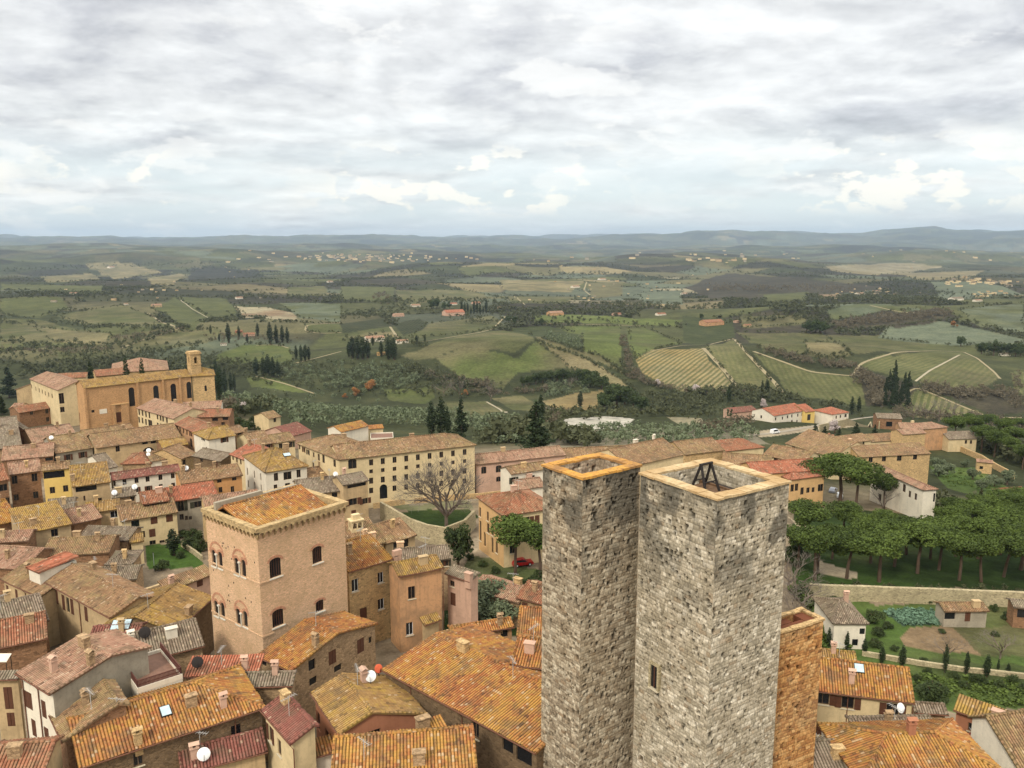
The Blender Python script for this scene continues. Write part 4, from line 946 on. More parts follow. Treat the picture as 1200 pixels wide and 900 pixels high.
def corn(o, dxx, L, inset):                        # corbel table: brackets joined by little arches
    n = Vector((dxx.y, -dxx.x, 0)); N = int(L / .82); s = L / N; Z = Vector((0, 0, 1))
    for k in range(N + 1):
        c = Vector(o) + dxx * (k * s); a_ = c - dxx * .12; b_ = c + dxx * .12
        for q in ((a_, b_),):
            P = [a_, b_, b_ + n * .42 + Z * .75, a_ + n * .42 + Z * .75, a_ + Z * .75, b_ + Z * .75]
            cm.poly([P[0], P[1], P[2], P[3]]); cm.poly([P[0], P[3], P[4]]); cm.poly([P[1], P[5], P[2]])
    for k in range(N):
        x0, x1 = k * s + .12, (k + 1) * s - .12; M_ = 6; w = (x1 - x0) / 2; xc = (x0 + x1) / 2; pts = [(xc - w * math.cos(math.pi * i / M_), .62 + w * math.sin(math.pi * i / M_)) for i in range(M_ + 1)]
        for (xa, za), (xb, zb_) in zip(pts, pts[1:]):
            f = lambda x, z, d=.42: Vector(o) + dxx * x + Z * z + n * d
            cm.poly([f(xa, za), f(xb, zb_), f(xb, 1.1), f(xa, 1.1)]); cm.poly([f(xb, zb_), f(xa, za), f(xa, za, 0), f(xb, zb_, 0)])
        f = lambda x, z, d=.42: Vector(o) + dxx * x + Z * z + n * d
        for xa, xb in ((k * s, x0), (x1, (k + 1) * s)): cm.poly([f(xa, .62), f(xb, .62), f(xb, 1.1), f(xa, 1.1)])
    f = lambda x, z, d: Vector(o) + dxx * x + Z * z + n * d
    for x, z0, z1, d0, d1 in ((0, 1.1, 1.6, .42, .42),): cm.poly([f(-.42, z0, d0), f(L + .42, z0, d0), f(L + .42, z1, d1), f(-.42, z1, d1)])
    ta, tb2 = (-.42, L + .42) if abs(dxx.x) > .5 else (.5, L - .5)
    cm.poly([f(ta, 1.6, .42), f(tb2, 1.6, .42), f(tb2, 1.6, -.5), f(ta, 1.6, -.5)])
    ta, tb2 = (-.42, L + .42) if abs(dxx.x) > .5 else (0, L)
    cm.poly([f(ta, 1.1, .42), f(ta, 1.1, 0), f(tb2, 1.1, 0), f(tb2, 1.1, .42)])
    cm.poly([f(.5, 1.6, -.5), f(L - .5, 1.6, -.5), f(L - .5, .6, -.5), f(.5, .6, -.5)])
cm = MB(); zc = H - 1.75
for o, dxx, L in (((IN, IN, zc), DX, bR - 2 * IN), ((IN, aL - IN, zc), -DY, aL - 2 * IN), ((bR - IN, IN, zc), DY, aL - 2 * IN), ((bR - IN, aL - IN, zc), -DX, bR - 2 * IN)): corn(o, dxx, L, 0)
cm.build('cornice', WALL['lichenstone'], pal)
mm = MB(); yr_ = aL * .72; zr = H - .15
roof_face(mm, [(.9, 1.3, H - 1.6), (bR - .9, 1.3, H - 1.6), (bR - .9, yr_, zr + .7), (.9, yr_, zr + .7)], .31)
roof_face(mm, [(bR - .9, aL - .8, H - .9), (.9, aL - .8, H - .9), (.9, yr_, zr + .7), (bR - .9, yr_, zr + .7)], .42)
ridge_tiles(mm, (.9, yr_, zr + .74), (bR - .9, yr_, zr + .74), .2)
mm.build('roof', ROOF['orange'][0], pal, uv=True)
mm = MB(); mm.box((.75, .75, H - 3.), (bR - .75, aL - .75, H - 1.9)); mm.build('gutter_floor', WALL['grey'], pal)
mm = MB(); mm.box((.6, yr_ + 1.2, H - .2), (bR * .55, yr_ + 1.7, H + .9)); mm.box((bR * .55, yr_ + 1.2, H - .2), (bR - .7, yr_ + 1.6, H + .45)); mm.build('roof_parapet', WALL['grey'], pal)
for k in range(26):
    x, z = rr.uniform(1, aL - 1), rr.uniform(H - 12.5, H - 3.4)
    if any(abs(aL - IN - (h[0] + h[1]) / 2 - x) < 1 and h[2] - .6 < z < h[3] + .6 for h in hL): continue
    mm = MB(); mm.box((IN - .012, x - .09, z - .11), (IN + .02, x + .09, z + .11)); mm.build('putlog_shade_block', GLASS, pal)  # dark block proud of the brick, in place of a hole's shade

# ------------------------------------------------------------------ the church on the far side of town
ch, cq = house('church', 'long ochre brick church with tall lancet windows and a small bell tower', (98, 455), (225, 441), 438.5, 17, 'churchbrick', 'ochre', cat='church', z=5., asym=1., pitch=.42, og=.3,
    W=[(154.5, 465, 2., 6.8, 'arch'), (183, 460, 1.9, 5.2, 'arch'), (203.5, 460, 2., 6.6, 'arch'), (222, 457, 2., 6.2, 'arch'), (139, 489, 2.4, 3.6, 'door'), (109, 482, 1.0, 1.0, 'seg')],
    WL=[(90, 457, 1., 4., 'arch'), (93, 489, 1.5, 3.6, 'door')])
x0, y0 = cq['x0'], cq['y0']
def cloc(u, v):
    Mi = cq['M'].inverted(); c = Mi @ Vector((0, 0, CAMH)); d = Mi.to_3x3() @ Vector(ray(u, v)); k = (y0 + .4 - c.y) / d.y; return c + d * k
p = cloc(121, 482); box_part('plaque', ch, (p.x - 1.2, y0 + .3, p.z - .8), (p.x + 1.2, y0 + .397, p.z + .8), WALL['white'])
p0, p1 = cloc(131, 475), cloc(152, 500); box_part('portal', ch, (p0.x, y0 - .1, -.5), (cloc(135.7, 489).x, y0 + .39, p0.z), WALL['churchbrick']); box_part('portal', ch, (cloc(142.3, 489).x, y0 - .1, -.5), (p1.x, y0 + .39, p0.z), WALL['churchbrick'])
box_part('portal', ch, (p0.x - .2, y0 - .2, p0.z), (p1.x + .2, y0 + .39, p0.z + .35), WALL['ochre'])
for u in (100, 162, 192, 212):
    p = cloc(u, 470); box_part('buttress', ch, (p.x - .35, y0 - .05, 0), (p.x + .35, y0 + .39, cq['he'] - .1), WALL['churchbrick'])
house('transept', None, (223.6, 441.2), (252.5, 439.5), 430, 14, 'tan', 'ochre', 'hip', root=ch, wing=True, pitch=.42, z=cq['z'] - .1, W=[(241, 455, .8, 2.2, 'arch')])
bx = cq['x0'] + cq['L'] + 2.2
m = MB(); bw = 1.85; bz0, bz1 = cq['he'] - 1, cq['he'] + 7.9; by = y0 + 3.0
for o, dxx in (((bx - bw, by - bw, bz0), Vector((1, 0, 0))), ((bx + bw, by - bw, bz0), Vector((0, 1, 0))), ((bx + bw, by + bw, bz0), Vector((-1, 0, 0))), ((bx - bw, by + bw, bz0), Vector((0, -1, 0)))):
    wall_panel(m, o, dxx, 2 * bw, bz1 - bz0, [(bw - .55, bw + .55, 5.4, 7.9, 1, None)], depth=.5)
m.box((bx - bw - .3, by - bw - .3, bz1), (bx + bw + .3, by + bw + .3, bz1 + .5)); m.box((bx - bw - .1, by - bw - .1, bz1 + .5), (bx + bw + .1, by + bw + .1, bz1 + 1.0))
m.box((bx - bw - .15, by - bw - .15, bz0 + 4.9), (bx + bw + .15, by + bw + .15, bz0 + 5.15)); bt = m.build('bell_tower', WALL['tan'], ch)
m = MB(); m.tube([(bx, by, bz1 - 1.2), (bx, by, bz1 - 1.6), (bx, by, bz1 - 2.4)], [.15, .4, .6], 8); m.build('bell', DARK, bt)

H_ = house
# ---- around the church
H_('convent_house', 'cream convent range with a row of small windows beside the church front', (34, 444), (67, 457.5), 441, 11, 'cream', 'pink', W=[(37, 453), (42, 455.5), (46, 457.5), (49.5, 459), (53, 461), (57, 462.5), (61, 464)], WR=[(71.5, 467, 1.6, 3), (73, 480, 1.2, 1.5)], asym=.9, z=1)
H_('house', 'low stone house with a long red roof in front of the cream convent', (22, 484), (67.5, 477), 473, 6, 'brownstone', 'red', W=[(37, 483.5), (55, 482), (64, 481), (56, 491.5)], WL=())
H_('house', 'small white gabled house peeping over roofs below the conifer', (10, 479), (22, 479), 472, 5, 'white', 'pink', W=[(16, 481)], asym=1)
H_('house', 'flat topped stone annex between the convent and the church front', (67.5, 458), (82, 452), 446, 10, 'beige', 'pink', W=[(73, 467, 1.3, 2.4), (73, 480.5, 1.1, 1.3)])
H_('cloister', 'cloister range with pale red roof seen behind the church, beside the cypress', (66, 443.5), (101, 442), 436.5, 9, 'cream', 'red', z=-1)
H_('cloister', 'tiled cloister wing between two cypresses behind the church roof', (112, 441), (148, 438), 432, 10, 'tan', 'red', z=-2.7)
H_('cloister', 'large hipped roof of the cloister rising above the church ridge', (130, 437), (198, 433), 419, 12, 'tan', 'pink', 'hip', z=-4.2)
H_('town_house', 'long cream palazzo with two rows of shuttered windows beside the church', (159, 478), (203, 491), 472, 9.5, 'cream', 'pink', W=[(163, 483, .9, 1.6), (167, 484, .9, 1.6), (171, 485.5, .9, 1.6), (175, 486.5, .9, 1.6), (184.5, 488, .9, 1.6), (188, 489.5, .9, 1.6), (191, 490.5, .9, 1.6), (195.5, 492, .9, 1.6), (163, 492, .9, 1.6), (167, 493, .9, 1.6), (171, 494.5, .9, 1.6), (176, 496, 2.2, 1.7), (185, 499, .9, 1.6), (188.5, 500, .9, 1.6), (192, 501, .9, 1.6), (195.5, 501.5, .9, 1.6)], chim=[(.3, .7), (.8, .6)], asym=1.1)
H_('town_house', 'white gabled house with two tiny windows under the lancet windows of the church', (212, 480), (259, 478), 470, 10, 'white', 'pink', W=[(222.5, 476), (235, 475.5)], asym=.6)
H_('house', 'two brick coloured roofs with dark loggia above the pale white house', (230, 489), (269, 488), 479, 9, 'brownstone', 'red', W=[(252, 491.5, 1.8, 1.1, 'loggia'), (264, 490.5, 1.8, 1., 'loggia'), (261.5, 497.5)], chim=[(.6, .3)])
H_('town_house', 'pink fronted terrace with red roof running down to the pale corner house', (203.5, 496.5), (234, 510), 494, 9, 'peach', 'red', W=[(207, 501.5), (211, 503), (215, 505), (219, 506.5), (223.5, 508), (232, 512), (224, 519, 1.4, 2.), (233, 523, 1.2, 2.)], chim=[(.85, .5)])
H_('corner_house', 'white corner house with hipped ochre roof and one small window', (243.5, 515.5), (277, 510), 500.5, 9, 'white', 'ochre', 'hipl', W=[(263, 515)], WL=[(238, 513), (242, 527, .8, 1.2)], asym=1)
H_('house', 'stone house with green grey roof beside the white corner house', (276, 508), (290, 505), 499, 8, 'brownstone', 'brown', W=[(281, 509, 1.5, 1, 'loggia')])
# ---- roofs in the far quarter of town
H_('house', 'broad grey brown roof at the edge under the low stone house', (-8, 527), (26, 523), 489, 7, 'stone', 'grey', W=[(10, 529)], chim=[(.3, .5), (.7, .3)], asym=.4)
H_('house', 'narrow stone house with tall dark openings beside the broad grey roof', (27, 503), (34, 501.5), 494, 9, 'brownstone', 'grey', W=[(29.5, 512, 1.5, 2, 'dark')])
H_('house', 'low house with patchy pink roof between two grey roofs', (1, 540), (63, 534), 521, 6, 'brownstone', 'pink', chim=[(.6, .5)], asym=.5, W=[(58, 538, 2, .9, 'loggia')])
H_('house', 'grey stone house with wide brown roof and a white dish, below the church', (65, 531.5), (110, 524.5), 509, 6, 'grey', 'brown', chim=[(.2, .8), (.6, .6)], asym=.5, W=[(80, 536), (97, 533)], dishes=[(.08, .5, .6)])
H_('house', 'house with tawny roof immediately in front of the church door', (101, 514), (160, 505), 500, 6, 'brownstone', 'brown', asym=.6, chim=[(.5, .6)])
H_('house', 'pale pink roof wedge tucked behind the wide brown roof', (38, 520), (92, 512), 500, 6.5, 'stone', 'pink', asym=.5, chim=[(.7, .6)])
H_('house', 'long tan roofed house with stone front opening on a dark vaulted yard', (112, 525.5), (213, 511.5), 502, 6.5, 'beige', 'brown', asym=.6, W=[(138, 526), (170, 519, 1.6, .8, 'loggia'), (180, 518, 1.6, .8, 'loggia'), (174, 529, 3.4, 2.6, 'arch')], chim=[(.4, .7)])
H_('house', 'small ochre roofed house beside the dark vault', (190, 525), (221, 520.5), 514, 5.5, 'brownstone', 'ochre', W=[(201, 527.5), (193, 529, 1.2, 1.2, 'dark')])
H_('house', 'little hipped roof with red patches between white dishes', (141, 544), (178, 543), 530, 5.5, 'stone', 'red', 'hip', dishes=[(.75, .5, .6), (.8, .3, .5)], asym=.7)
H_('house', 'grey roofed cottage with pale wall below the long tan roof', (122, 550), (139, 546.5), 532, 6, 'white', 'grey', asym=.5)
H_('house', 'brown roofed house with cream strip wall, behind the long white house', (176, 541), (210, 536), 527, 6, 'white', 'brown', W=[(209, 545)], asym=.6)
H_('house', 'stone house with angled wall and tiled roof between dish roofs and the red roofed house', (213, 538), (232, 531), 523, 6.5, 'tan', 'brown', W=[(216, 543, 1, 1.6)], asym=.8)
H_('house', 'dark walled stone house with grey brown roof, below the white corner house', (224, 534), (258, 541), 528, 7, 'darkstone', 'grey', W=[(236, 538), (252, 545), (262, 548)], asym=.8)
H_('house', 'cream house with bright terracotta roof beside the pale villa', (268, 532), (288, 540), 522.5, 9, 'cream', 'bright', W=[(273, 536, .9, 1.5), (277.5, 539, .9, 1.5), (282, 541, .9, 1.5), (274, 547), (279, 549)], chim=[(.2, .5)])
# ---- middle rows
H_('town_house', 'brown stone house with four dark windows, beside the bright yellow house', (10, 556.5), (48.5, 551.5), 540, 9, 'brownstone', 'pink', W=[(17, 562.5, 1.2, 2), (40.5, 559.5, 1.2, 2), (19, 583, 1.1, 1.5), (42, 580, 1.1, 1.7)], asym=.7, pipes=(.02,))
H_('town_house', 'stone house with red roof cropped by the picture edge, next to the brown stone house', (-14, 566), (11, 562), 545, 9, 'brownstone', 'red', W=[(4, 571.5, 1.6, 1.6), (9.5, 587, 1.2, 1.7)], asym=.7)
H_('town_house', 'bright yellow house with a dark glazed veranda under the eaves', (48.5, 552), (82, 548.5), 541.5, 9.5, 'yellow', 'brown', W=[(60, 556.5, 5.6, 1.7, 'loggia'), (77, 555.5, .9, 1.1), (61.5, 574.5, 1.1, 1.6), (77, 572.5, 1.1, 1.6)], asym=.8, z=None)
H_('town_house', 'house with half red, half mossy roof over a long open loggia', (84, 571), (130, 565), 543.5, 8.5, 'beige', 'ochre', W=[(101, 572.5, 4.2, 1.2, 'loggia'), (121, 569.5, 4.2, 1.2, 'loggia'), (117, 586, .9, 1), (99, 584, .4, 1.2)], asym=.4, chim=[(.05, .2)])
H_('town_house', 'long white house with two rows of small dark windows and dull red roof', (131, 563), (212, 552), 549, 8.5, 'white', 'maroon', W=[(133, 566.5), (146, 565), (160, 563), (173, 561.5), (188, 559.5), (202.5, 557.5), (160, 574), (174, 572.5), (188.5, 570.5), (203, 569)], asym=.8, pipes=(.42, .83), chim=[(.8, .6), (.55, .7)])
H_('town_house', 'orange walled house with mottled brown roof beside the long white house', (212, 567.5), (285, 557), 548, 8.5, 'orange', 'brown', W=[(257, 563.5, 1, .9), (274.5, 561, 1, .9), (258.5, 574, .8, 1.3), (272.5, 573.5, .8, 1.5), (215, 570, 2, .6, 'loggia')], asym=.8, chim=[(.1, .5), (.35, .6), (.6, .5)], dishes=[(.15, .5, .55)])
H_('town_house', 'grey plastered house with long bright red roof below the orange walled house', (198, 588.5), (256, 579.5), 568, 6.8, 'grey', 'bright', W=[(212, 593, 1.3, 2.4, 'shutg'), (232, 591, 1.6, 1.4, 'shutg'), (241, 589, 2, 1.8, 'dark'), (218, 593, .7, 1.5), (227, 596, .6, 1.4), (213, 606), (218.5, 607, .6, 1), (223, 607, .7, .8)], asym=.6, chim=[(.1, .4)])
H_('house', 'red roofed house with shaded eaves joining the cream house with windows', (167, 591.5), (199, 586.5), 575, 8, 'brownstone', 'red', W=[(182, 591, 5, .9, 'loggia')], asym=.5)
H_('house', 'little house with dull brown shed roof and two white dishes, below the long white house', (131, 584), (160, 580.5), 571, 6.5, 'stone', 'grey', 'shed', W=[(155, 584)], dishes=[(.12, .15, .6), (.95, .5, .6)])
H_('house', 'small mossy golden roof beside the brown roofed cream house', (100, 601.5), (141, 596.5), 587, 6, 'beige', 'ochre', W=[(136, 602.5, 2.2, 1.5, 'white')], asym=.4)
H_('town_house', 'cream garden house with five brown windows overlooking the little green lawn', (141, 611.5), (209, 600.5), 588, 6., 'cream', 'brown', W=[(158.5, 613, 1.5, 1.7, 'dark'), (180.5, 609.5, 1.3, 1.6, 'blind'), (198.5, 607, 1.3, 1.6, 'blind'), (167, 626.5, 1, 1.4), (178.5, 624.5, 1.2, 1.7, 'blind'), (179, 636, 1.2, 1), (190, 635.5, 1, .9)], asym=.5, chim=[(.2, .6)], pipes=(.98,))
H_('house', 'weathered roof with pale stones in front of the loggia house', (86, 614.5), (120.5, 606.5), 594, 5.5, 'brownstone', 'pink', asym=.5)
H_('house', 'low grey tiled house between the weathered roof and the golden gabled roof', (52, 600), (86, 597), 584, 6, 'stone', 'grey', asym=.5)
H_('house', 'beige house with broad corrugated brown roof edged in orange', (25.5, 626), (85, 614), 595.5, 7.5, 'beige', 'ochre', 'shed', rB=(59, 591), W=[(64, 624.5, 1.2, 1.5), (35, 631, 1.6, 1.8, 'dark')], pipes=(.28,))
H_('house', 'house with plain orange roof cropped by the picture edge', (-24, 620), (23, 609.5), 589, 7, 'brownstone', 'orange', asym=.5)
H_('house', 'low grey lilac roof beside the cream walled gable at the garden', (90, 632), (150, 634), 617, 5, 'stone', 'grey', asym=.5, chim=[(.5, .7)])
H_('house', 'tall narrow cream gabled house at the edge of the little green lawn', (152, 636.5), (169, 634), 626, 4.6, 'cream', 'ochre', W=(), asym=1, pipes=(.6,))
H_('house', 'flat brown roofed house with chimneys in front of the grey lilac roof', (47, 652), (128, 648), 629, 5, 'brownstone', 'brown', asym=.5, chim=[(.4, .7), (.75, .5)])
H_('house', 'small square hut with pyramid roof near the narrow cream gable', (122, 662.5), (155.5, 661), 646, 4.5, 'stone', 'grey', 'hip', W=[(135, 667)], asym=.8)
H_('house', 'low shed with sagging roof running toward the garden wall', (92, 683), (160, 679), 664, 3.5, 'stone', 'grey', asym=.5, aer=[(.2, .6)])
H_('house', 'pale roofed house with a round red vent at the picture edge', (-20, 637), (33, 634), 622, 7, 'brownstone', 'pink', asym=.5, W=[(35, 634, 1, 1, 'dark')])
H_('house', 'sloping pink brown roof between the pale roof and the attic with white wall', (-30, 664), (28, 668), 641, 5, 'brownstone', 'pink', asym=.5)
# ---- the two big roofs below
A1 = H_('town_house', 'beige house with mottled roof and white walled red attic, narrow brown shutters', (0, 679), (46.5, 700), 664, 8.5, 'beige', 'brown', W=[(9, 692, .7, 1.7, 'blind'), (19.5, 697, .7, 1.7, 'blind'), (36, 709, .8, 1.7, 'blind'), (45.5, 714.5, .8, 1.7, 'blind')], asym=.9, pipes=(.58,))
at_ = MB(); q = A1[1]; xx, yy = q['x0'] + q['L'] * .62, q['y0'] + q['d'] * .42; zz = q['zroof'](xx, yy)
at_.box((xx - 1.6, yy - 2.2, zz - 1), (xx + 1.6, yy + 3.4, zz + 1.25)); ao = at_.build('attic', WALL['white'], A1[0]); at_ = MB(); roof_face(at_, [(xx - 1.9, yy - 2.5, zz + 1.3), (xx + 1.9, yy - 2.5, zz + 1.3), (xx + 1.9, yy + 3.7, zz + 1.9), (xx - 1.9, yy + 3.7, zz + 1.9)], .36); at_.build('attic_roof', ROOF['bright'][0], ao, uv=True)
H_('town_house', 'house with broad tan roof above tall dark shutters and a small side window', (49, 680.5), (129, 724.5), 679.5, 9, 'beige', 'brown', W=[(60.5, 697, .9, 2.2, 'blind'), (66.5, 699.5, .9, 2.2, 'blind'), (74.5, 706, .9, 2.4, 'blind'), (79.5, 709, 1, 2.4, 'dark'), (84.5, 711, .9, 2.4, 'blind'), (101, 719.5, .9, 2.2, 'blind'), (67, 729, .9, 1.8, 'dark')], WR=[(152, 711.5, .8, 1)], rB=(164, 700), asym=.8, pipes=(.53,), chim=[(.2, .75)])
H_('house', 'gabled roof covered in yellow moss with a dark shaded side, against the brick palace', (205, 741), (251, 699.5), 702, 8, 'darkstone', 'ochre', asym=.9, pitch=.34, chim=[(.45, .06)])
H_('house', 'pink walled house behind the garden wall with red shuttered window', (196, 693), (252, 672.5), 671, 5, 'pink', 'brown', 'shed', W=[(234, 681, 1.1, 1.8, 'blind')], asym=.6)
# ---- lower corner
H_('house', 'low rough grey roof beside the white house with drainpipes', (-20, 747), (58, 727), 704, 7, 'brownstone', 'grey', asym=.5)
H_('house', 'rough roof of orange and brown tiles near the white awning', (-25, 765), (56, 748), 724, 6.5, 'brownstone', 'red', asym=.45, chim=[(.75, .5)])
W1 = H_('tall_house', 'tall white house with brown shutters, drainpipes and pinkish tiled roof', (18, 789), (58.5, 814), 754, 14, 'grey', 'pink', wlm=(0, 'white'), W=[(27, 794, .9, 1., 'dark'), (33, 798, 1.2, .8, 'dark'), (31, 819, .8, 1.9, 'blind'), (35.5, 821.5, .8, 1.9, 'blind'), (40, 824, .8, 1.9, 'blind'), (51.5, 831, .9, 1.9, 'blind'), (40, 853, .9, 1.9, 'blind'), (46, 878, 1.2, 2.2, 'dark'), (55, 863, .9, 2., 'blind')], asym=.7, pipes=(.09, .55), chim=[(.5, .2, 'pink'), (.35, .55), (.9, .42)], aer=(), rB=(131, 769))
H_('house', 'beige house with two brown shuttered windows beside the drainpipes of the white house', (-12, 797), (21, 796), 787, 12, 'beige', 'grey', 'shed', W=[(10, 818, .9, 2.6, 'blind'), (13, 843, .8, 1.6, 'blind')])
H_('house', 'house under a dark brown weathered roof below the white house gable', (58, 838), (73, 870), 822, 10.8, 'brownstone', 'brown', rA=(122, 797), W=[(62, 862, .9, 1.8, 'blind'), (68, 877, .9, 1.8, 'blind')], asym=.2)
BO = H_('long_house', 'long stone house under a vast orange and red tiled roof', (92, 901), (312, 829), 811, 9.5, 'darkstone', 'orange', 'hipr', W=[(277, 857.5, 1.1, 1.6, 'std'), (162, 890, .9, 1.4, 'std')], asym=.5, chim=[(.3, .08, 'tan'), (.62, .36, 'stone'), (.78, .2, 'pink')], pipes=(.82,), dishes=())
skylight(BO, .48, .38)
H_('corner_house', 'orange red roof in the bottom corner, next to the white house', (-25, 912), (52, 905), 871, 11, 'beige', 'red', asym=.6)
TE = H_('terrace_house', 'white walled house with a brown tiled roof terrace and iron railing', (161, 808), (214, 791), 772, 11.5, 'white', 'maroon', 'flat', df=7.5)
q = TE[1]; r_ = MB(); zt_ = q['he'] + .15
for (xa, ya), (xb, yb) in (((q['x0'] + .1, q['y0'] + .1), (q['x0'] + q['L'] - .1, q['y0'] + .1)), ((q['x0'] + .1, q['y0'] + .1), (q['x0'] + .1, q['y0'] + q['d'])), ((q['x0'] + q['L'] - .1, q['y0'] + .1), (q['x0'] + q['L'] - .1, q['y0'] + q['d']))):
    n_ = 34; r_.tube([(xa, ya, zt_ + .75), (xb, yb, zt_ + .75)], .06, 4); r_.tube([(xa, ya, zt_ + .3), (xb, yb, zt_ + .3)], .05, 4)
    for k in range(n_ + 1): r_.tube([(xa + (xb - xa) * k / n_, ya + (yb - ya) * k / n_, zt_ - .1), (xa + (xb - xa) * k / n_, ya + (yb - ya) * k / n_, zt_ + .75)], .045, 4)
r_.build('railing', plain_cache('rust_iron', srgb(96, 60, 50)), TE[0])
GR = H_('house', 'grey tiled roof with skylight and vents between the terrace and the mossy gable', (150, 779), (240, 757), 735, 9.5, 'stone', 'grey', asym=.4, chim=[(.1, .5, 'white'), (.62, .42, 'white')], dishes=[(.28, .5, .7, DARK)])
SK = H_('house', 'dull red roof with a large pale skylight beside the white house', (94, 772), (155, 768), 733, 9, 'stone', 'maroon', asym=.4)
skylight(SK, .56, .72, 2.2, 1.6)
H_('house', 'low house with bright red new roof at the foot of the brick palace', (214, 794), (302, 791), 767.5, 10, 'stone', 'bright', 'shed', dishes=[(.16, .35, .65, DARK)], pitch=.2)
H_('house', 'narrow grey roof strip between the bright red roof and the vast orange roof', (262, 806), (343, 804), 788, 9.5, 'stone', 'grey', asym=.3)
H_('house', 'low lean-to with maroon ribbed roof and a white dish below the long stone house', (212, 908), (314, 881), 866.5, 6.5, 'beige', 'maroon', asym=.25, dishes=[(.27, .2, .65)], aer=[(.25, .6)])
# ---- below the palace and in the centre
PB = H_('stone_house', 'rubble house with red and orange roof against the foot of the brick palace', (300, 769), (341, 787), 738.5, 8.5, 'stone', 'orange', W=[(309, 776, 1., 1., 'dark'), (331.5, 786, 1.1, .9, 'dark')], WR=[(365.5, 777, 1.1, 1.9, 'dark'), (389.5, 770, 1.2, 1.8, 'blind'), (422.5, 756.5, 1.2, 1.9, 'blind'), (434, 750, .6, .9, 'dark'), (367, 798, 1.2, 1., 'dark'), (396, 783, 1.3, .9, 'dark')], asym=.9, rB=(397, 742))
CY = H_('house', 'cream house with a steep maroon tiled roof and pink ridge', (305.5, 832.5), (340.5, 872.5), 826, 10, 'cream', 'maroon', W=[(317, 860, .9, 1.8, 'shut'), (327.5, 876, .9, 1.8, 'std')], rB=(369, 850), asym=.2, pipes=(.99,))
H_('house', 'terracotta walled house with a mossy golden gable roof and white satellite dish', (364, 812), (397, 861), 811.5, 10, 'terracotta', 'ochre', W=[(373, 845, 1.1, 2.2, 'dark'), (383, 862, 1.3, 1.4, 'dark')], WR=[(438.5, 858, 1.4, 2.1, 'std')], rB=(437, 835), asym=1.7, dishes=[(.25, .62, .62, None, 5), (.02, .8, .5, plain_cache('orange_dish', srgb(206, 96, 62)), 40)], chim=(), aer=[(.3, .45)])
H_('lean_to', 'tiny tiled porch roof tucked against the terracotta walled house', (361, 890), (396, 880), 864, 7, 'white', 'orange', 'shed', pitch=.5)
H_('house', 'orange tiled roof with white verge stones along the bottom of the picture', (385, 940), (562, 925), 858, 9.5, 'stone', 'orange', asym=.15, chim=[(.6, .42, 'stone')])
H_('house', 'slender golden roof beside the rough stone chimney', (507, 879), (534, 870), 841, 9, 'stone', 'orange', 'shed', chim=[(.05, .75, 'stone')])
BR = H_('long_house', 'long house under a huge ribbed golden and orange roof beside the grey towers', (447, 785), (628, 883), 779, 10.5, 'darkstone', 'orange', W=[(540, 858, 1.2, 1.6, 'std'), (557, 856, 1., 1.7, 'std'), (595, 873, 1.4, 1.6, 'dark'), (614, 885, 2, 1.8, 'dark')], asym=.75, rA=(512, 745), pipes=(.2, .55))
H_('house', 'cream box dormer house with orange lid roof touching the grey tower', (597, 779), (645, 785), 748, 12, 'cream', 'orange', 'gable', asym=.6)
H_('house', 'low grey and orange roof above the golden ridge, with two small arches', (530, 746), (603, 735), 729, 8.5, 'peach', 'orange', W=[(591, 741, 1., 1.4, 'arch'), (598, 739, 1., 1.4, 'arch')], asym=.6)
H_('house', 'steep orange roof partly hidden by the narrower grey tower', (605, 746), (650, 748), 712, 8, 'stone', 'orange', asym=.3)
# ---- beside the palace
MB1 = H_('town_house', 'ochre rubble house with striped golden roof joined to the brick palace', (408.5, 671), (461, 655), 633.5, 12.5, 'tan', 'orange', W=[(416, 686, 1.1, 1.9, 'white'), (446, 677, 1., 1.7, 'white'), (446.5, 708, 1.1, 1.7, 'white'), (426, 719, 1.2, 1.8, 'door'), (423, 747, 1.4, 1.9, 'dark')], asym=.7, chim=[(.3, .35)], pipes=())
H_('town_house', 'tall peach plastered house with slanted roof line and twin pink pipes', (467, 676), (520.5, 665.5), 655, 12, 'peach', 'ochre', W=[(482.5, 694.5, 1.1, 1.9, 'std'), (480, 737, 1.1, 2., 'white')], asym=.8, pipes=(.99,))
pp = MB()
q = MB1[1]
for k, xx in enumerate((q['L'] / 2 + .3, q['L'] / 2 + .95)): pp.box((xx - .28, q['y0'] - .35, .3), (xx + .28, q['y0'] + .2, q['he'] + .3 + .2 * k))
pp.box((q['L'] / 2 - .1, q['y0'] - .4, q['he'] + .5), (q['L'] / 2 + 1.3, q['y0'] + .25, q['he'] + 1.3)); pp.build('chimney_flue', WALL['pink'], MB1[0])
H_('shed', 'tiny tiled shed leaning on the peach plastered house', (497, 733), (517.5, 726), 720, 5, 'beige', 'ochre', 'shed', pitch=.6)
H_('town_house', 'pink walled house with one brown window beside the peach house', (521, 672), (551, 682), 660, 10, 'pink', 'grey', W=[(531, 702, 1., 2., 'blind'), (530, 684, .9, .9)], asym=.2, df=2., chim=[(.9, .1, 'pink')])
H_('house', 'long low stone roof above the dark garden bushes', (551, 690), (608, 707), 682, 4.5, 'stone', 'pink', asym=.8, W=[(560, 696, 1.5, 1, 'dark')])
H_('house', 'red brown roof beside the narrower grey tower, below the umbrella pine', (604, 700), (650, 712), 686, 5, 'stone', 'red', asym=.8, W=[(615, 711, 1, 1.4, 'blind')])
H_('house', 'grey roofed low house between the striped golden roof and the garden bank', (465, 660), (528, 655), 641, 9, 'stone', 'grey', W=[(516, 659), (523, 659)], asym=.6, chim=[(.1, .7, 'brick')])
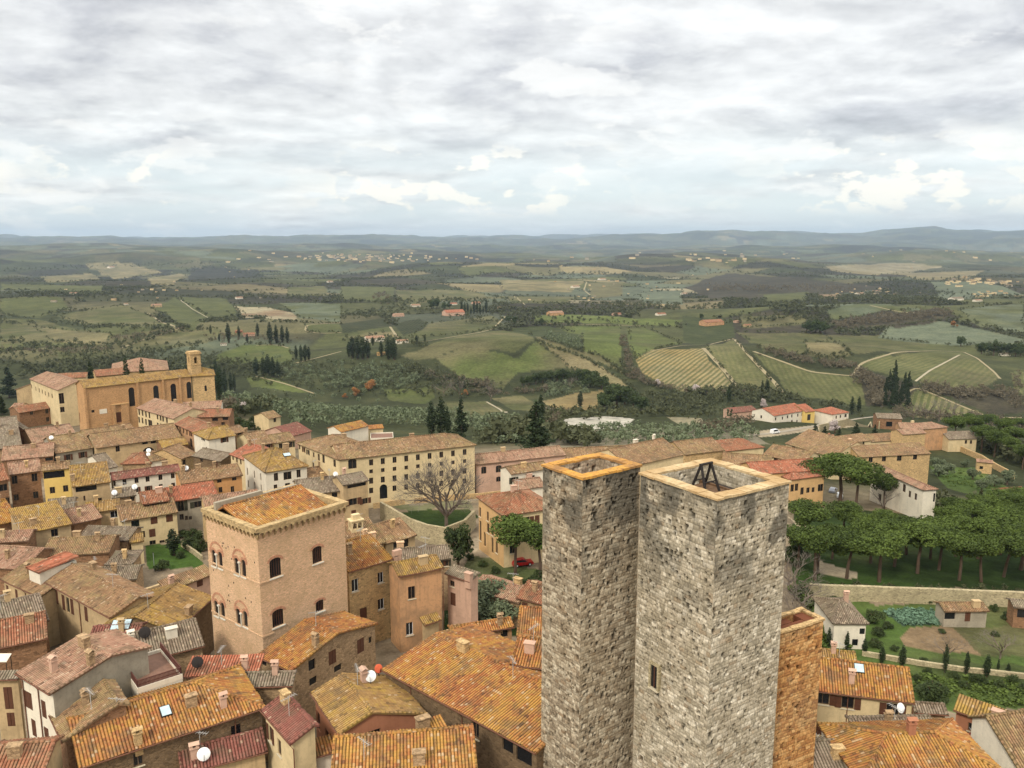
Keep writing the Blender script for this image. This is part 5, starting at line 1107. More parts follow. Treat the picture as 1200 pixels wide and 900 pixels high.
H_('house', 'house with red edged roof and shaded porch above the striped golden roof', (452, 638), (489, 627), 612, 7, 'beige', 'brown', W=[(470, 638, 3.4, 1.6, 'loggia'), (481, 633, 1., 1.2)], asym=.8)
LN = H_('house', 'brown roof carrying an ornate pale roof lantern, behind the brick palace', (406, 646), (452, 636), 611, 7.5, 'stone', 'brown', asym=.6, chim=[(.6, .2, 'brick'), (.75, .15, 'brick')])
q = LN[1]; lm = MB(); xx, yy = q['x0'] + q['L'] * .52, q['y0'] + q['d'] * .42; zz = q['zroof'](xx, yy)
for o, dxx in (((xx - 1.1, yy - .8, zz - .6), Vector((1, 0, 0))), ((xx + 1.1, yy - .8, zz - .6), Vector((0, 1, 0))), ((xx + 1.1, yy + .8, zz - .6), Vector((-1, 0, 0))), ((xx - 1.1, yy + .8, zz - .6), Vector((0, -1, 0)))):
    LL = 2.2 if abs(dxx.x) > .5 else 1.6; wall_panel(lm, o, dxx, LL, 2.4, [(.2, LL / 2 - .1, 1., 2.1, 1), (LL / 2 + .1, LL - .2, 1., 2.1, 1)], depth=.15)
lm.box((xx - 1.3, yy - 1, zz + 1.8), (xx + 1.3, yy + 1, zz + 2.)); lm.box((xx - .7, yy - .5, zz + 2.), (xx + .7, yy + .5, zz + 2.9)); lm.build('roof_lantern', WALL['cream'], LN[0])
H_('town_house', 'beige house with dark covered loggia and brown shutters above the brick palace cornice', (402, 569), (433, 563), 555.5, 11, 'beige', 'grey', W=[(418, 567.5, 4.4, 1.2, 'loggia'), (414, 588, 1.9, 1.5, 'shut'), (428.5, 587, 1.4, 1.3, 'shut'), (414.5, 602.5, 1.1, 1.8, 'blind')], asym=.8)
H_('house', 'grey roofed house below the cream convent, touching the palace cornice', (350, 581), (402, 575), 560, 9, 'beige', 'grey', W=[(392, 580, 1.2, 1.1, 'dark'), (386, 586, 1.4, 1., 'dark')], asym=.7, dishes=[(.93, .5, .55)])
H_('house', 'brown roofed link house between the pale villa and the cream convent', (361, 564), (398, 558), 547, 7, 'white', 'brown', W=[(372, 567)], asym=.7, chim=[(.65, .6)])
H_('house', 'pale stone roof and orange strip just behind the palace cornice', (243, 606), (310, 596), 578, 8, 'tan', 'pink', asym=.5)
VI = H_('villa', 'pale villa with hipped mossy roof and two rows of tall windows', (310, 554), (362, 546), 524.5, 10, 'white', 'ochre', 'hip', W=[(323.5, 559, 1., 1.9), (337, 557.5, 1.9, 1.9), (350, 555, 1., 1.9), (323, 571), (337, 568, 1.2, .8), (350, 566, 1.2, .8)], WL=[(290, 552.5, .9, 1.9), (298, 556, .9, 1.9), (305.5, 559, .9, 1.9), (291, 567, .9, 1.9), (298.5, 569.5, .9, 1.9), (306, 572, .9, 1.8)], asym=1., chim=[(.3, .6), (.75, .45)])
skylight(VI, .68, .3, 1.6, 1.2)
H_('house', 'low cream house with small square windows behind the pale villa', (296, 523), (321, 519), 506, 7, 'cream', 'brown', W=[(304, 525.5), (315, 523.5)], asym=.9, chim=[(.2, .6)])
H_('house', 'cream house with three small windows between its grey roofed neighbour and the convent', (321, 519.5), (347, 515.5), 508, 7, 'cream', 'brown', W=[(329, 523), (333, 522.5), (341, 521)], asym=.9)
H_('house', 'maroon tiled shed at the edge of the olive grove', (340, 512), (366, 505), 497, 5, 'pink', 'maroon', asym=.8)
H_('farmhouse', 'yellow gabled farmhouse half hidden by bushes above the olive grove', (315, 491), (330, 488), 482, 6, 'cream', 'brown', W=[(322, 492)], asym=1)
# ---- the cream convent and its neighbours
CV = H_('convent', 'long cream convent with rows of small brown windows and an arched door', (397, 539), (558.5, 521.5), 514.5, 13, 'cream', 'brown', 'hipr', asym=1.1, df=6.2,
    W=[(413, 543.5, 2., 2.4, 'seg'), (449.5, 576, 1.9, 3.6, 'arch')] + [(435 + 13.7 * k, 542 - 1.52 * k, 1.0, 1.5) for k in range(9)] + [(435 + 13.7 * k, 552.5 - 1.5 * k, .9, 1.) for k in range(9)] + [(435 + 13.7 * k, 563.5 - 1.45 * k, 1., 1.5) for k in range(9)] + [(435 + 13.7 * k, 575 - 1.4 * k, 1., 1.4) for k in (0, 2, 3, 4, 6, 7, 8)], pipes=(.55,))
H_('wing', None, (347, 519.5), (397, 539), 512.5, 13, 'cream', 'brown', 'hip', root=CV[0], wing=True, z=CV[1]['z'] - .03, asym=.9, W=[(351, 524), (356, 527), (361, 530), (367.5, 533), (373.5, 536, 1, 1.7), (379, 538, 1.2, 2), (392, 543, 1.2, 1.8), (367, 545)], chim=[(.5, .6)])
WB = H_('white_house', 'white house with orange roof and flat terrace at the olive grove edge', (400, 506.5), (433, 499), 495.5, 8, 'white', 'orange', asym=.8, z=None)
H_('house', 'small cream block with flat tiled top stepping down to the olive grove', (432, 503), (450, 501.5), 497.5, 7.5, 'cream', 'orange', asym=.8)
H_('annex', 'low white annex with pale flat roof beside the olive grove', (434, 514), (461, 513), 507.5, 5, 'white', 'pink', 'flat', W=(), df=8)
H_('long_house', 'long rose pink building with dark arched windows and a car beside it', (557.5, 544.5), (664, 533), 527.5, 8.5, 'pink', 'pink', W=[(567, 551, 1.4, 1.9, 'seg'), (584.5, 549.5, 1.6, 1.9, 'seg'), (584.5, 561.5, 1.4, 1.4, 'seg'), (610, 548, 1.4, 1.7)], asym=.8)
H_('house', 'small white house with brown roof between the pink building and the yellow house', (599, 556), (645, 549), 543.5, 9, 'white', 'brown', WL=(), W=[(602, 563, 1.2, 1.6, 'shutg'), (608, 565, 1., 1.6), (625, 560)], asym=1.)
H_('house', 'low stone roofed outbuilding behind the yellow house', (607, 574), (640, 570), 561, 6, 'white', 'pink', asym=.8)
YH = H_('yellow_house', 'yellow and cream house with faded red hip roof on the road below the convent', (589, 605), (655, 595), 575, 10.5, 'cream', 'red', 'hip', W=[(616, 611, 1.7, 1.7, 'shut'), (629.5, 609, 1., 1.8, 'blind'), (630, 622, 1.4, 1.5), (601, 644, 1.3, 1.6)], WL=[(562.5, 600, 1., 2.0), (571.5, 605, 1, 1.9), (582, 611, 1, 1.9), (563, 622, 1, 4.2), (572, 619, 1.3, 2.), (577, 622, 1.3, 2.), (568, 632, 1, 3., 'arch'), (577, 639, 1, 3.2, 'arch'), (582, 641, 1, 2.5)], asym=1., wlm='ochre')
# ---- behind the towers
H_('long_house', 'long tiled roof running behind both grey towers', (640, 541), (752, 535.5), 524, 7, 'pink', 'brown', asym=.7)
H_('house', 'blank cream end wall under a wide brown roof behind the grey towers', (738, 547), (803, 532.5), 519.5, 9, 'cream', 'brown', asym=.7, chim=[(.9, .7, 'white'), (.7, .9, 'white')])
H_('house', 'brown roofs stepping down behind the wide grey tower', (803, 533), (850, 527.5), 515, 7.5, 'tan', 'brown', asym=.7)
H_('house', 'house with warm red end roof above the courtyard', (850, 529), (897, 524), 513.5, 7, 'cream', 'red', 'hipr', asym=.9)
H_('house', 'low brown roof facing the courtyard behind the wide grey tower', (846, 545), (905, 549), 532, 6, 'stone', 'brown', asym=.7)
H_('courtyard_house', 'courtyard house with shaded arcade openings and brown roof', (893, 533), (942, 543), 525, 7.5, 'cream', 'brown', W=[(902, 540, 1.6, 2.2, 'loggia'), (909, 541.5, 1.4, 2.4, 'loggia'), (917, 543, 1.2, 1.6)], asym=.6)
OR = H_('orange_house', 'orange house with bright red roof between the wide grey tower and the pines', (885, 556), (965, 551), 539.5, 9, 'ochre', 'bright', W=(), asym=.7)
H_('orange_house', 'ochre block with five dark windows under a small red roof beside the pines', (926, 562.5), (968, 557), 552, 8.5, 'ochre', 'bright', 'hipl', W=[(928.5, 572, .9, 1.6), (933.5, 571, .9, 1.6), (940, 575.5, .9, 1.6), (947, 574.5, .9, 1.2), (953, 574, .8, 1.1), (962, 571.5, 1.6, 1.6)], asym=.9)
# ---- the monastery group
H_('monastery', 'large beige monastery range with broad brown roof and small windows', (919.5, 519.5), (975.5, 536), 510, 8.5, 'cream', 'brown', W=[(930, 525.5, 1.2, 1.4), (947, 531), (960, 535)], chim=[(.45, .95, 'brick')], asym=1.)
H_('monastery', 'central range of the monastery with four windows on a long tan wall', (1008, 536), (1091.5, 531.5), 520, 10, 'tan', 'brown', W=[(1020.5, 538.5, 1.2, 1.7), (1036, 537.5, 1.2, 1.5), (1054, 536.5, 1.4, 1.7), (1072.5, 535, 1.2, 1.7)], asym=.8)
H_('monastery', 'cream house with pale hipped roof stretching toward the pines', (1019.5, 546.5), (1082, 574.5), 556, 9.5, 'white', 'pink', 'hip', W=[(1059.5, 572, 1., 1.7), (1066, 579, .8, 1.4), (1073, 582, .8, 1.4), (1031, 583, 1, 1.6)], WR=[(1097, 583, 1.7, 2.4, 'dark')], asym=1.)
H_('monastery', 'low tiled monastery wing with a red chimney cluster', (983, 521), (1022, 516), 509.5, 7.5, 'cream', 'brown', W=[(1003, 520), (1012, 519)], asym=.7, chim=[(.05, .5, 'terracotta'), (.1, .8, 'terracotta')])
H_('monastery', 'monastery roof with a shaded open attic below it', (1019, 518), (1078, 514.5), 507, 8, 'cream', 'brown', W=[(1048, 518, 3, 1, 'loggia'), (1057, 518, 2.4, 1, 'loggia'), (1068, 516, 3, 1, 'loggia')], asym=.8)
H_('monastery', 'tall tan block of the monastery with a plain wall', (1058, 509.5), (1086, 507.5), 502, 12, 'tan', 'pink', asym=.9)
H_('monastery', 'red brick walled end house of the monastery with a pale chimney', (1079, 503.5), (1112, 500.5), 494.5, 10, 'peach', 'pink', 'hipr', asym=.9, chim=[(.05, .6, 'cream')], z=-28.5)
H_('monastery', 'low brick gable beside the pale chimney of the monastery', (1055, 502), (1079, 503), 495, 7, 'peach', 'pink', asym=.9, z=-28)
H_('house', 'grey cottage with two windows behind the monastery garden', (1112, 515), (1146, 514), 505, 6, 'cream', 'grey', W=[(1132, 518), (1138, 518)], asym=.8)
H_('shed', 'broken stone hut in the sloping green garden', (1144, 541), (1164, 543), 538, 4.5, 'tan', 'pink', W=[(1150, 548, 1.2, 1.2, 'dark')], asym=.8)
H_('farmhouse', 'white cottage with red roof at the edge beside the pine canopy', (1178, 580), (1206, 578), 571.5, 5, 'white', 'red', W=[(1185, 584, 1.4, 1), (1195, 583, 1.4, 1)], asym=.8)
H_('barn', 'open brown barn with pale sheet roof beside the red roofed houses', (1028, 490), (1058, 491), 484, 5.5, 'brownstone', 'grey', W=[(1042, 497, 3, 2.6, 'loggia')], asym=.8, z=-37)
# ---- the houses on the far road
H_('villa', 'long cream villa with bright red roof and eight dark windows on the far road', (907, 487.5), (945, 481), 475, 7, 'white', 'bright', W=[(909, 491), (917, 490), (923, 488.5), (928, 487.5), (935, 486.5), (940, 485.5), (909, 497.5), (922, 496), (928, 495, 1, 2), (934, 494), (940, 493)], WL=[(892, 488.5)], asym=.9, z=-38)
H_('house', 'red roofed annex with dark porch and yellow side wall beside the cream villa', (944, 483), (956, 481.5), 473.5, 6.5, 'yellow', 'bright', W=[(948, 489, 2.5, 3.4, 'loggia')], asym=.9, z=-38.2)
H_('house', 'low house with two red hipped roofs at the end of the far road', (975, 486), (996, 483), 476.5, 4.5, 'white', 'bright', 'hip', W=[(980, 489), (985, 488), (991, 487, 1.4, 1.4)], asym=.9, z=-39)
H_('shed', 'long shed with crimson roof among trees beside the cream villa', (858, 484), (888, 481), 476.5, 5, 'pink', 'maroon', asym=.6, z=-39)
# ---- lower corner on the garden side
H_('cottage', 'old cottage with grey gable roof and pale front among cypresses', (976, 731), (1019, 731.5), 703, 4.6, 'white', 'grey', 'hip', W=[(1010.5, 740, .9, 1.1, 'dark'), (1002, 753, 1, 1.2, 'dark')], asym=1.)
H_('shed', 'low brown roofed garden shed below the retaining wall', (1107, 717), (1160, 716.5), 706, 3.2, 'grey', 'brown', W=[(1113, 721, 2, 1.6, 'dark'), (1134, 722, 1, 2, 'blind')], asym=.8)
H_('shed', 'stone shed cropped by the picture edge near the garden', (1188, 712), (1215, 714), 703, 4, 'brownstone', 'grey', W=[(1197, 719, 1.4, 1.6, 'dark')], asym=.8)
GH = H_('town_house', 'cream house with orange gabled roof and brown shutters beside the rubble tower house', (950, 809), (1072.5, 824.5), 772, 9.5, 'cream', 'orange', W=[(964, 819, 1.5, 1.4, 'shut'), (993.5, 823.5, 1.4, 1.5, 'shut'), (1046, 831.5, 1.4, 1.5, 'shut'), (961, 855, .9, 1.3, 'blind'), (991, 859, 1., 1.3, 'blind')], rB=(1067, 783), asym=.35, pipes=(.37, .99))
skylight(GH, .5, .6, 1., 1.1)
H_('house', 'narrow tiled roof strip behind the cream house with brown shutters', (958, 782), (1007, 787), 762, 7, 'tan', 'ochre', asym=.3)
H_('house', 'rough grey tiled roof with a dish in front of the cream shuttered house', (1006, 868), (1105, 866), 840, 8.5, 'stone', 'grey', asym=.3, dishes=[(.66, .9, .55)])
H_('house', 'low grey roof beside the foot of the rubble tower house', (945, 908), (1004, 905), 868, 8, 'stone', 'grey', asym=.4)
H_('house', 'golden hipped roof in the bottom corner with a brown chimney pot', (1008, 918), (1186, 912), 859, 9.5, 'white', 'orange', 'hip', asym=1., chim=[(.5, .5, 'terracotta')])
H_('house', 'brown brick gable house with mossy roof above the bottom corner', (1117, 832), (1177, 853), 812, 9.5, 'terracotta', 'ochre', 'shed', W=[(1140, 853, 1, 1)], rA=(1110, 808))
H_('house', 'pink ribbed lean-to roof with two rust red dishes', (1112, 884), (1172, 890), 862, 6.5, 'stone', 'pink', 'shed', dishes=[(.12, .75, .65, plain_cache('rust_dish', srgb(140, 66, 50))), (.5, .5, .65, plain_cache('rust_dish', srgb(140, 66, 50)))])
H_('house', 'weathered roof with white side wall cropped by the bottom corner', (1194, 903), (1262, 893), 832, 9.5, 'white', 'brown', rA=(1169, 831), asym=.5)
H_('shed', 'tiny tiled shed between the cream shuttered house and the brown brick gable', (1072, 835), (1112, 838), 824, 7, 'stone', 'grey', asym=.5)

# ------------------------------------------------------------------ walls
def wall_line(name, label, px, h, thick=.5, mat='wallstone', dh=0., cap=None, cat='wall', sink=.6):
    P = [at(u, v) for u, v in px]; mb = MB(); Q = []
    for a, b in zip(P, P[1:]):
        n = max(1, int((b - a).length / 4)); Q += [a.lerp(b, k / n) for k in range(n)]
    Q.append(P[-1]); prev = None; c = sum((p for p in Q), Vector()) / len(Q)
    for i, p in enumerate(Q):
        d = Q[min(i + 1, len(Q) - 1)] - Q[max(i - 1, 0)]; d.z = 0; d.normalize(); s = Vector((-d.y, d.x, 0)) * thick / 2; zg = tz(p.x, p.y); top = zg + h + .05 * math.sin(i * 1.7)
        row = [p.xy.to_3d() - s.xy.to_3d() + Vector((0, 0, zg - sink)), p.xy.to_3d() + s.xy.to_3d() + Vector((0, 0, zg - sink)), p.xy.to_3d() + s.xy.to_3d() + Vector((0, 0, top)), p.xy.to_3d() - s.xy.to_3d() + Vector((0, 0, top))]
        if prev:
            for k in range(4): mb.poly([prev[k], row[k], row[(k + 1) % 4], prev[(k + 1) % 4]])
        else: mb.poly(row)
        prev = row
    mb.poly(prev[::-1]); o = mb.build(name, WALL[mat]); tag(o, label, cat); return o
wall_line('retaining_wall', 'long pale retaining wall below the pine lawn', [(948, 702), (1010, 704), (1080, 707), (1165, 710), (1205, 712)], 3.1, .8, 'wallstone')
wall_line('retaining_wall', 'grey curved retaining wall under the round lawn', [(447, 608), (480, 628), (500, 636), (522, 640), (545, 630), (556, 618)], 4., .6)
wall_line('garden_wall', 'straight pale parapet wall along the convent road', [(438, 596), (480, 590), (520, 587), (560, 584), (640, 575)], 1.3, .5, 'tan')
wall_line('garden_wall', 'long tile topped wall between the little lawn and the mossy gable', [(160, 708), (185, 700), (212, 688), (237, 678)], 2.2, .6, 'beige')
wall_line('garden_wall', 'low stone wall beside the garden cypress avenue', [(1010, 768), (1050, 775), (1080, 780), (1130, 787), (1200, 795)], .8, .5)
wall_line('garden_wall', 'stone terrace wall below the far road houses', [(960, 507), (990, 500), (1020, 500), (1030, 503)], 4., .5)
wall_line('garden_wall', 'ruined stone wall climbing the green monastery garden', [(1120, 527), (1150, 540), (1170, 552), (1188, 562)], 2.5, .6, 'tan')
wall_line('garden_wall', 'narrow garden wall beside the dark cypress on the little lawn', [(213, 640), (228, 650), (237, 657)], 1., .4)

# ------------------------------------------------------------------ trees
BARK = plain('bark', srgb(92, 74, 58), var=.3); BARKG = plain('grey_bark', srgb(112, 98, 84), var=.3)
LEAF = {'pine': leaf_mat('pine_needles', srgb(34, 46, 20), srgb(98, 114, 50)), 'cypress': leaf_mat('cypress_foliage', srgb(26, 34, 20), srgb(58, 70, 40)), 'holm': leaf_mat('dark_foliage', srgb(34, 44, 24), srgb(80, 92, 50)),
        'olive': leaf_mat('olive_foliage', srgb(68, 78, 54), srgb(126, 134, 100)), 'bare': leaf_mat('bare_twigs', srgb(80, 72, 56), srgb(118, 108, 86)), 'wood': leaf_mat('woodland_foliage', srgb(48, 52, 34), srgb(90, 92, 62)),
        'blossom': leaf_mat('blossom', srgb(170, 150, 140), srgb(222, 208, 200)), 'rust': leaf_mat('russet_foliage', srgb(120, 78, 44), srgb(176, 124, 72)), 'cabbage': leaf_mat('cabbage_leaves', srgb(60, 92, 70), srgb(120, 146, 118))}
def cloud(ells, n, size, seed, up=.3):
    """leaf quads through ellipsoids (cx, cy, cz, rx, ry, rz): uneven shell with gaps; returns verts, faces, tint"""
    g = np.random.default_rng(seed); E = np.array(ells, float); wgt = (E[:, 3] * E[:, 4] * E[:, 5]) ** .67; k = g.choice(len(E), n, p=wgt / wgt.sum())
    d = g.normal(size=(n, 3)); d /= np.linalg.norm(d, axis=1)[:, None]; rad = g.uniform(.25, 1, n) ** .45
    c = E[k, :3] + d * rad[:, None] * E[k, 3:] * g.uniform(.86, 1.12, n)[:, None]
    nn = d * .8 + g.normal(size=(n, 3)) * .7 + np.array((0, 0, up)); nn /= np.linalg.norm(nn, axis=1)[:, None]
    a = np.cross(nn, g.normal(size=(n, 3))); a /= np.linalg.norm(a, axis=1)[:, None]; b_ = np.cross(nn, a); s = size * g.uniform(.55, 1.3, n)[:, None]
    v = np.stack([c - a * s - b_ * s * .6, c + a * s * .9 - b_ * s * .5, c + a * s * .8 + b_ * s * .7, c - a * s * .7 + b_ * s * .6], 1).reshape(-1, 3)
    tint = np.clip(g.uniform(.1, .9, len(E))[k] * .55 + g.uniform(0, .5, n), 0, 1)
    return v, np.arange(4 * n).reshape(n, 4), tint
def crown_mesh(name, ells, n, size, seed, mat):
    v, f, t_ = cloud(ells, n, size, seed); return np_mesh(name, v, f, mat, None, fattr={'tint': t_})
def limbs(segs, name='trunk', mat=None):
    mb = MB()
    for pts, ra in segs: mb.tube(pts, ra, 6)
    return mb.build(name, mat or BARK, smooth=True)
PROTO = {}
def proto_set(kind, var):
    key = (kind, var)
    if key in PROTO: return PROTO[key]
    g = random.Random(hash(kind) % 1000 + var * 17 if False else sum(map(ord, kind)) + var * 17); sd_ = sum(map(ord, kind)) * 3 + var
    u = g.uniform
    if kind == 'pine':          # unit height 1: umbrella crown on a tall bare trunk
        lean = u(-.06, .06); fork = (lean * .8, u(-.03, .03), .58)
        segs = [([(0, 0, -.06), (lean * .4, 0, .3), fork], [.028, .022, .018])]; ells = []
        for k in range(8):
            a = k * .785 + u(-.3, .3); r_ = u(.16, .27); tip = (fork[0] + r_ * math.cos(a), fork[1] + r_ * math.sin(a), u(.72, .84)); segs.append(([fork, (fork[0] + r_ * .5 * math.cos(a), fork[1] + r_ * .5 * math.sin(a), .68), tip], [.013, .009, .004]))
            ells.append((tip[0], tip[1], tip[2] + .02, u(.12, .17), u(.12, .17), u(.09, .14)))
        for k in range(6): a = u(0, 6.28); q = u(.08, .22); ells.append((fork[0] + q * math.cos(a), q * math.sin(a), u(.6, .74), u(.08, .13), u(.08, .13), u(.06, .1)))
        for k in range(5): a = k * 1.26 + u(-.4, .4); ells.append((fork[0] + .1 * math.cos(a), .1 * math.sin(a), u(.86, .93), u(.11, .15), u(.11, .15), u(.06, .09)))
        cr = crown_mesh('crown', ells, 5200, .0155, sd_, LEAF['pine'])
    elif kind == 'cypress':
        segs = [([(0, 0, -.05), (0, 0, .5)], [.02, .008])]; ells = []
        for k in range(11): z = .06 + k * .085; rr_ = .085 * math.sin(min(1, (z + .08) * 1.5) * math.pi / 2) * (1 - max(0, (z - .45) / .58) ** 1.4); ells.append((u(-.012, .012), u(-.012, .012), z, rr_ + .008, rr_ + .008, .085))
        cr = crown_mesh('crown', ells, 1300, .014, sd_, LEAF['cypress'])
    elif kind == 'conifer':
        segs = [([(0, 0, -.05), (0, 0, .9)], [.02, .004])]; ells = []
        for k in range(22): z = .1 + k * .04; a = u(0, 6.28); rr_ = .22 * (1 - z) + .02; ells.append((rr_ * .55 * math.cos(a), rr_ * .55 * math.sin(a), z, rr_ * .75, rr_ * .75, .05))
        cr = crown_mesh('crown', ells, 1800, .02, sd_, LEAF['cypress'])
    elif kind in ('holm', 'olive', 'blossom', 'rust', 'bush'):
        segs = [([(0, 0, -.06), (u(-.03, .03), 0, .2), (u(-.05, .05), u(-.05, .05), .5)], [.04, .03, .015])]; ells = []
        for k in range(13):
            a, q = u(0, 6.28), u(.05, .3); ells.append((q * math.cos(a), q * math.sin(a), u(.32, .82) - q * .3, u(.13, .21), u(.13, .21), u(.11, .18)))
        for k in range(4): a = u(0, 6.28); segs.append(([(0, 0, .22), (.2 * math.cos(a), .2 * math.sin(a), .55)], [.018, .006]))
        if kind == 'bush': ells = [(e[0] * 1.2, e[1] * 1.2, e[2] * .8 - .08, *e[3:]) for e in ells]
        cr = crown_mesh('crown', ells, 1700, .03, sd_, LEAF['holm' if kind == 'bush' else kind])
    elif kind in ('bare', 'bigbare'):
        segs = []; depth_ = 7 if kind == 'bigbare' else 5
        big_ = kind == 'bigbare'
        def grow(p, d, L, r_, k):
            q = p + d * L; mid = p.lerp(q, .5) + Vector((u(-1, 1), u(-1, 1), u(-.3, .6))) * L * .07
            if k >= depth_ - 2: fine.append((p, mid, q, r_))
            else: segs.append(([p, mid, q], [r_, r_ * .85, r_ * .68]))
            if k < depth_:
                n_ = 6 if k == 0 and big_ else 4 if k == 0 else 3
                for i_ in range(n_):
                    if k == 0: a_ = 6.283 * (i_ + u(-.3, .3)) / n_; dd_ = Vector((math.cos(a_) * u(.35, 1.), math.sin(a_) * u(.35, 1.), u(.7, 1.1))).normalized()
                    else: dd_ = (d + Vector((u(-1, 1), u(-1, 1), u(-.5, .6))) * .72).normalized()
                    grow(p.lerp(q, u(.45, 1.)) if k else p.lerp(q, u(.8, 1.)), dd_, L * u(.66, .84) if k else L * u(1., 1.35), r_ * .6, k + 1)
        fine = []; grow(Vector((0, 0, -.05)), Vector((0, 0, 1)), .25 if big_ else .28, .027 if big_ else .024, 0)
        mb = MB()
        for a, m_, q, r_ in fine:
            s = Vector((u(-1, 1), u(-1, 1), u(-.3, .3))).normalized() * max(r_ * .8, .0014 if big_ else .0024)
            mb.poly([a - s, a + s, m_ + s * .8, m_ - s * .8]); mb.poly([m_ - s * .8, m_ + s * .8, q + s * .3, q - s * .3])
        cr = mb.build('crown', plain_cache('twigs', srgb(110, 100, 88)))
    tr = limbs(segs, mat=BARKG if 'bare' in kind else BARK)
    PROTO[key] = (tr.data, cr.data); bpy.data.objects.remove(tr); bpy.data.objects.remove(cr); return PROTO[key]
NV = {'pine': 5, 'cypress': 3, 'conifer': 2, 'holm': 4, 'olive': 3, 'blossom': 1, 'rust': 1, 'bush': 3, 'bare': 3, 'bigbare': 1}
_tc = [0]
def tree(kind, u, vb, hpx, label, group, wide=1., name=None, base=None):
    """tree standing where pixel (u, vb) meets the ground, hpx photo pixels tall"""
    p = base or at(u, vb); h = hpx * proj(p)[2] / FPX * 1.03; _tc[0] += 1
    td, cdm = proto_set(kind, _tc[0] % NV[kind])
    o = empty(name or {'pine': 'umbrella_pine', 'cypress': 'cypress', 'conifer': 'conifer', 'holm': 'evergreen_tree', 'olive': 'olive_tree', 'blossom': 'blossom_tree', 'rust': 'russet_tree', 'bush': 'shrub', 'bare': 'bare_tree', 'bigbare': 'bare_tree'}[kind], (p.x, p.y, tz(p.x, p.y)), (_tc[0] * 2.399) % 6.28)
    wide *= random.uniform(.88, 1.16); h *= random.uniform(.92, 1.08)
    if kind == 'pine': o.rotation_euler = (random.uniform(-.06, .06), random.uniform(-.06, .06), o.rotation_euler.z)
    o.scale = (h * wide, h * wide, h); tag(o, label, 'shrub' if kind == 'bush' else 'tree', group)
    link('trunk', td, o); link('crown', cdm, o); return o
# the big bare tree on the round lawn, and the conifers by the convent
tree('bigbare', 523, 619, 92, 'huge bare spreading tree on the round lawn before the convent', None, .95)
tree('holm', 537, 664, 58, 'tall dark ivy covered tree below the round lawn', None, .75)
for u, vb, h, w_ in ((506, 514, 46, 1.5), (517, 514, 50, 1.4), (525, 514, 40, 1.3)): tree('cypress', u, vb, h, 'dark cypress in the clump rising behind the cream convent roof', 'cypress clump behind the convent', w_)
tree('conifer', 541, 514, 45, 'slim dark fir behind the end of the cream convent roof', None, .9)
tree('conifer', 628, 530, 62, 'broad dark conifer towering behind the rose pink building', None, 1.5); tree('cypress', 634, 498, 34, 'dark cypress behind the broad conifer of the pink building', None, 1.6)
tree('cypress', 680, 478, 20, 'single round topped cypress on the ochre meadow', None, 2.2)
tree('conifer', 11, 466, 34, 'broad dark conifer at the picture edge near the convent range', None, 1.5); tree('conifer', 3, 486, 24, 'dark conifer cut by the picture edge above the roofs', None, 1.3)
for u, vb, h, w_ in ((106, 440, 62, 1.15), (148, 437, 58, 1.0), (166, 436, 55, .9)): tree('cypress', u, vb, h, 'dark cypress standing in the cloister behind the church roof', 'cypresses of the cloister', w_, base=onz(u, vb, -1.2))
for u, vb, h in ((254, 462, 40), (259, 464, 36), (264, 466, 33), (257, 470, 36), (248, 452, 26), (271, 462, 26), (275, 459, 22)): tree('cypress', u, vb, h, 'slender dark cypress in the row behind the church apse', 'cypresses behind the church apse', 1.2)
for u, vb, h in ((247, 391, 10), (268, 402, 22), (280, 396, 14), (302, 394, 16), (317, 404, 28), (324, 402, 22), (331, 401, 20), (337, 402, 19), (290, 402, 12), (353, 424, 20), (358, 423, 19), (362, 422, 16), (309, 441, 22), (314, 442, 26), (320, 442, 26), (326, 442, 22), (300, 440, 20), (347, 421, 16), (257, 400, 9)): tree('cypress', u, vb, h, 'dark cypress around the farm on the green knoll beyond the church', 'cypresses around the knoll farm', 1.8)
for u, vb, h in ((413, 420, 24), (419, 421, 27), (425, 421, 25), (431, 420, 22), (447, 418, 18), (455, 421, 24), (462, 422, 28), (437, 405, 10), (488, 404, 12), (498, 402, 9), (409, 418, 18), (459, 418, 22)): tree('cypress', u, vb, h, 'dark cypress beside the farm at the head of the olive slope', 'cypresses of the olive slope farm', 1.8)
for k in range(9): tree('cypress', 541 + k * 3.6, 369 - (k % 3), 16 - (k % 4) * 2, 'tiny dark cypress in the avenue on the hill crest', 'cypresses on the hill crest', 1.4)
for u, vb, h in ((506, 362, 12), (512, 361, 11), (520, 363, 10), (527, 362, 10), (596, 378, 9), (603, 380, 10), (635, 380, 9), (945, 390, 15), (950, 391, 17), (956, 390, 17), (962, 391, 15), (967, 390, 14), (1126, 406, 14), (1150, 415, 16), (1157, 416, 18), (1164, 417, 19), (1172, 416, 15), (1182, 417, 16), (1190, 418, 18), (1196, 417, 17), (822, 374, 8)): tree('holm', u, vb, h, 'small dark tree on the crest of the far hills', 'dark trees on the hill crests', 1.)
for u, vb, h in ((854, 474, 22), (893, 462, 16), (898, 462, 18), (900, 460, 14), (998, 486, 22), (1006, 484, 20)): tree('cypress', u, vb, h, 'dark cypress near the red roofed houses of the far road', 'cypresses by the far road', 1.5)
for k in range(16):
    u = 1036 + (k * 7) % 31 + rng.uniform(-2, 2); tree('conifer', u, 476 - (k // 5) * 9 + rng.uniform(-3, 3), rng.uniform(20, 27), 'dark fir in the small plantation between the vineyards', 'firs between the vineyards', .8)
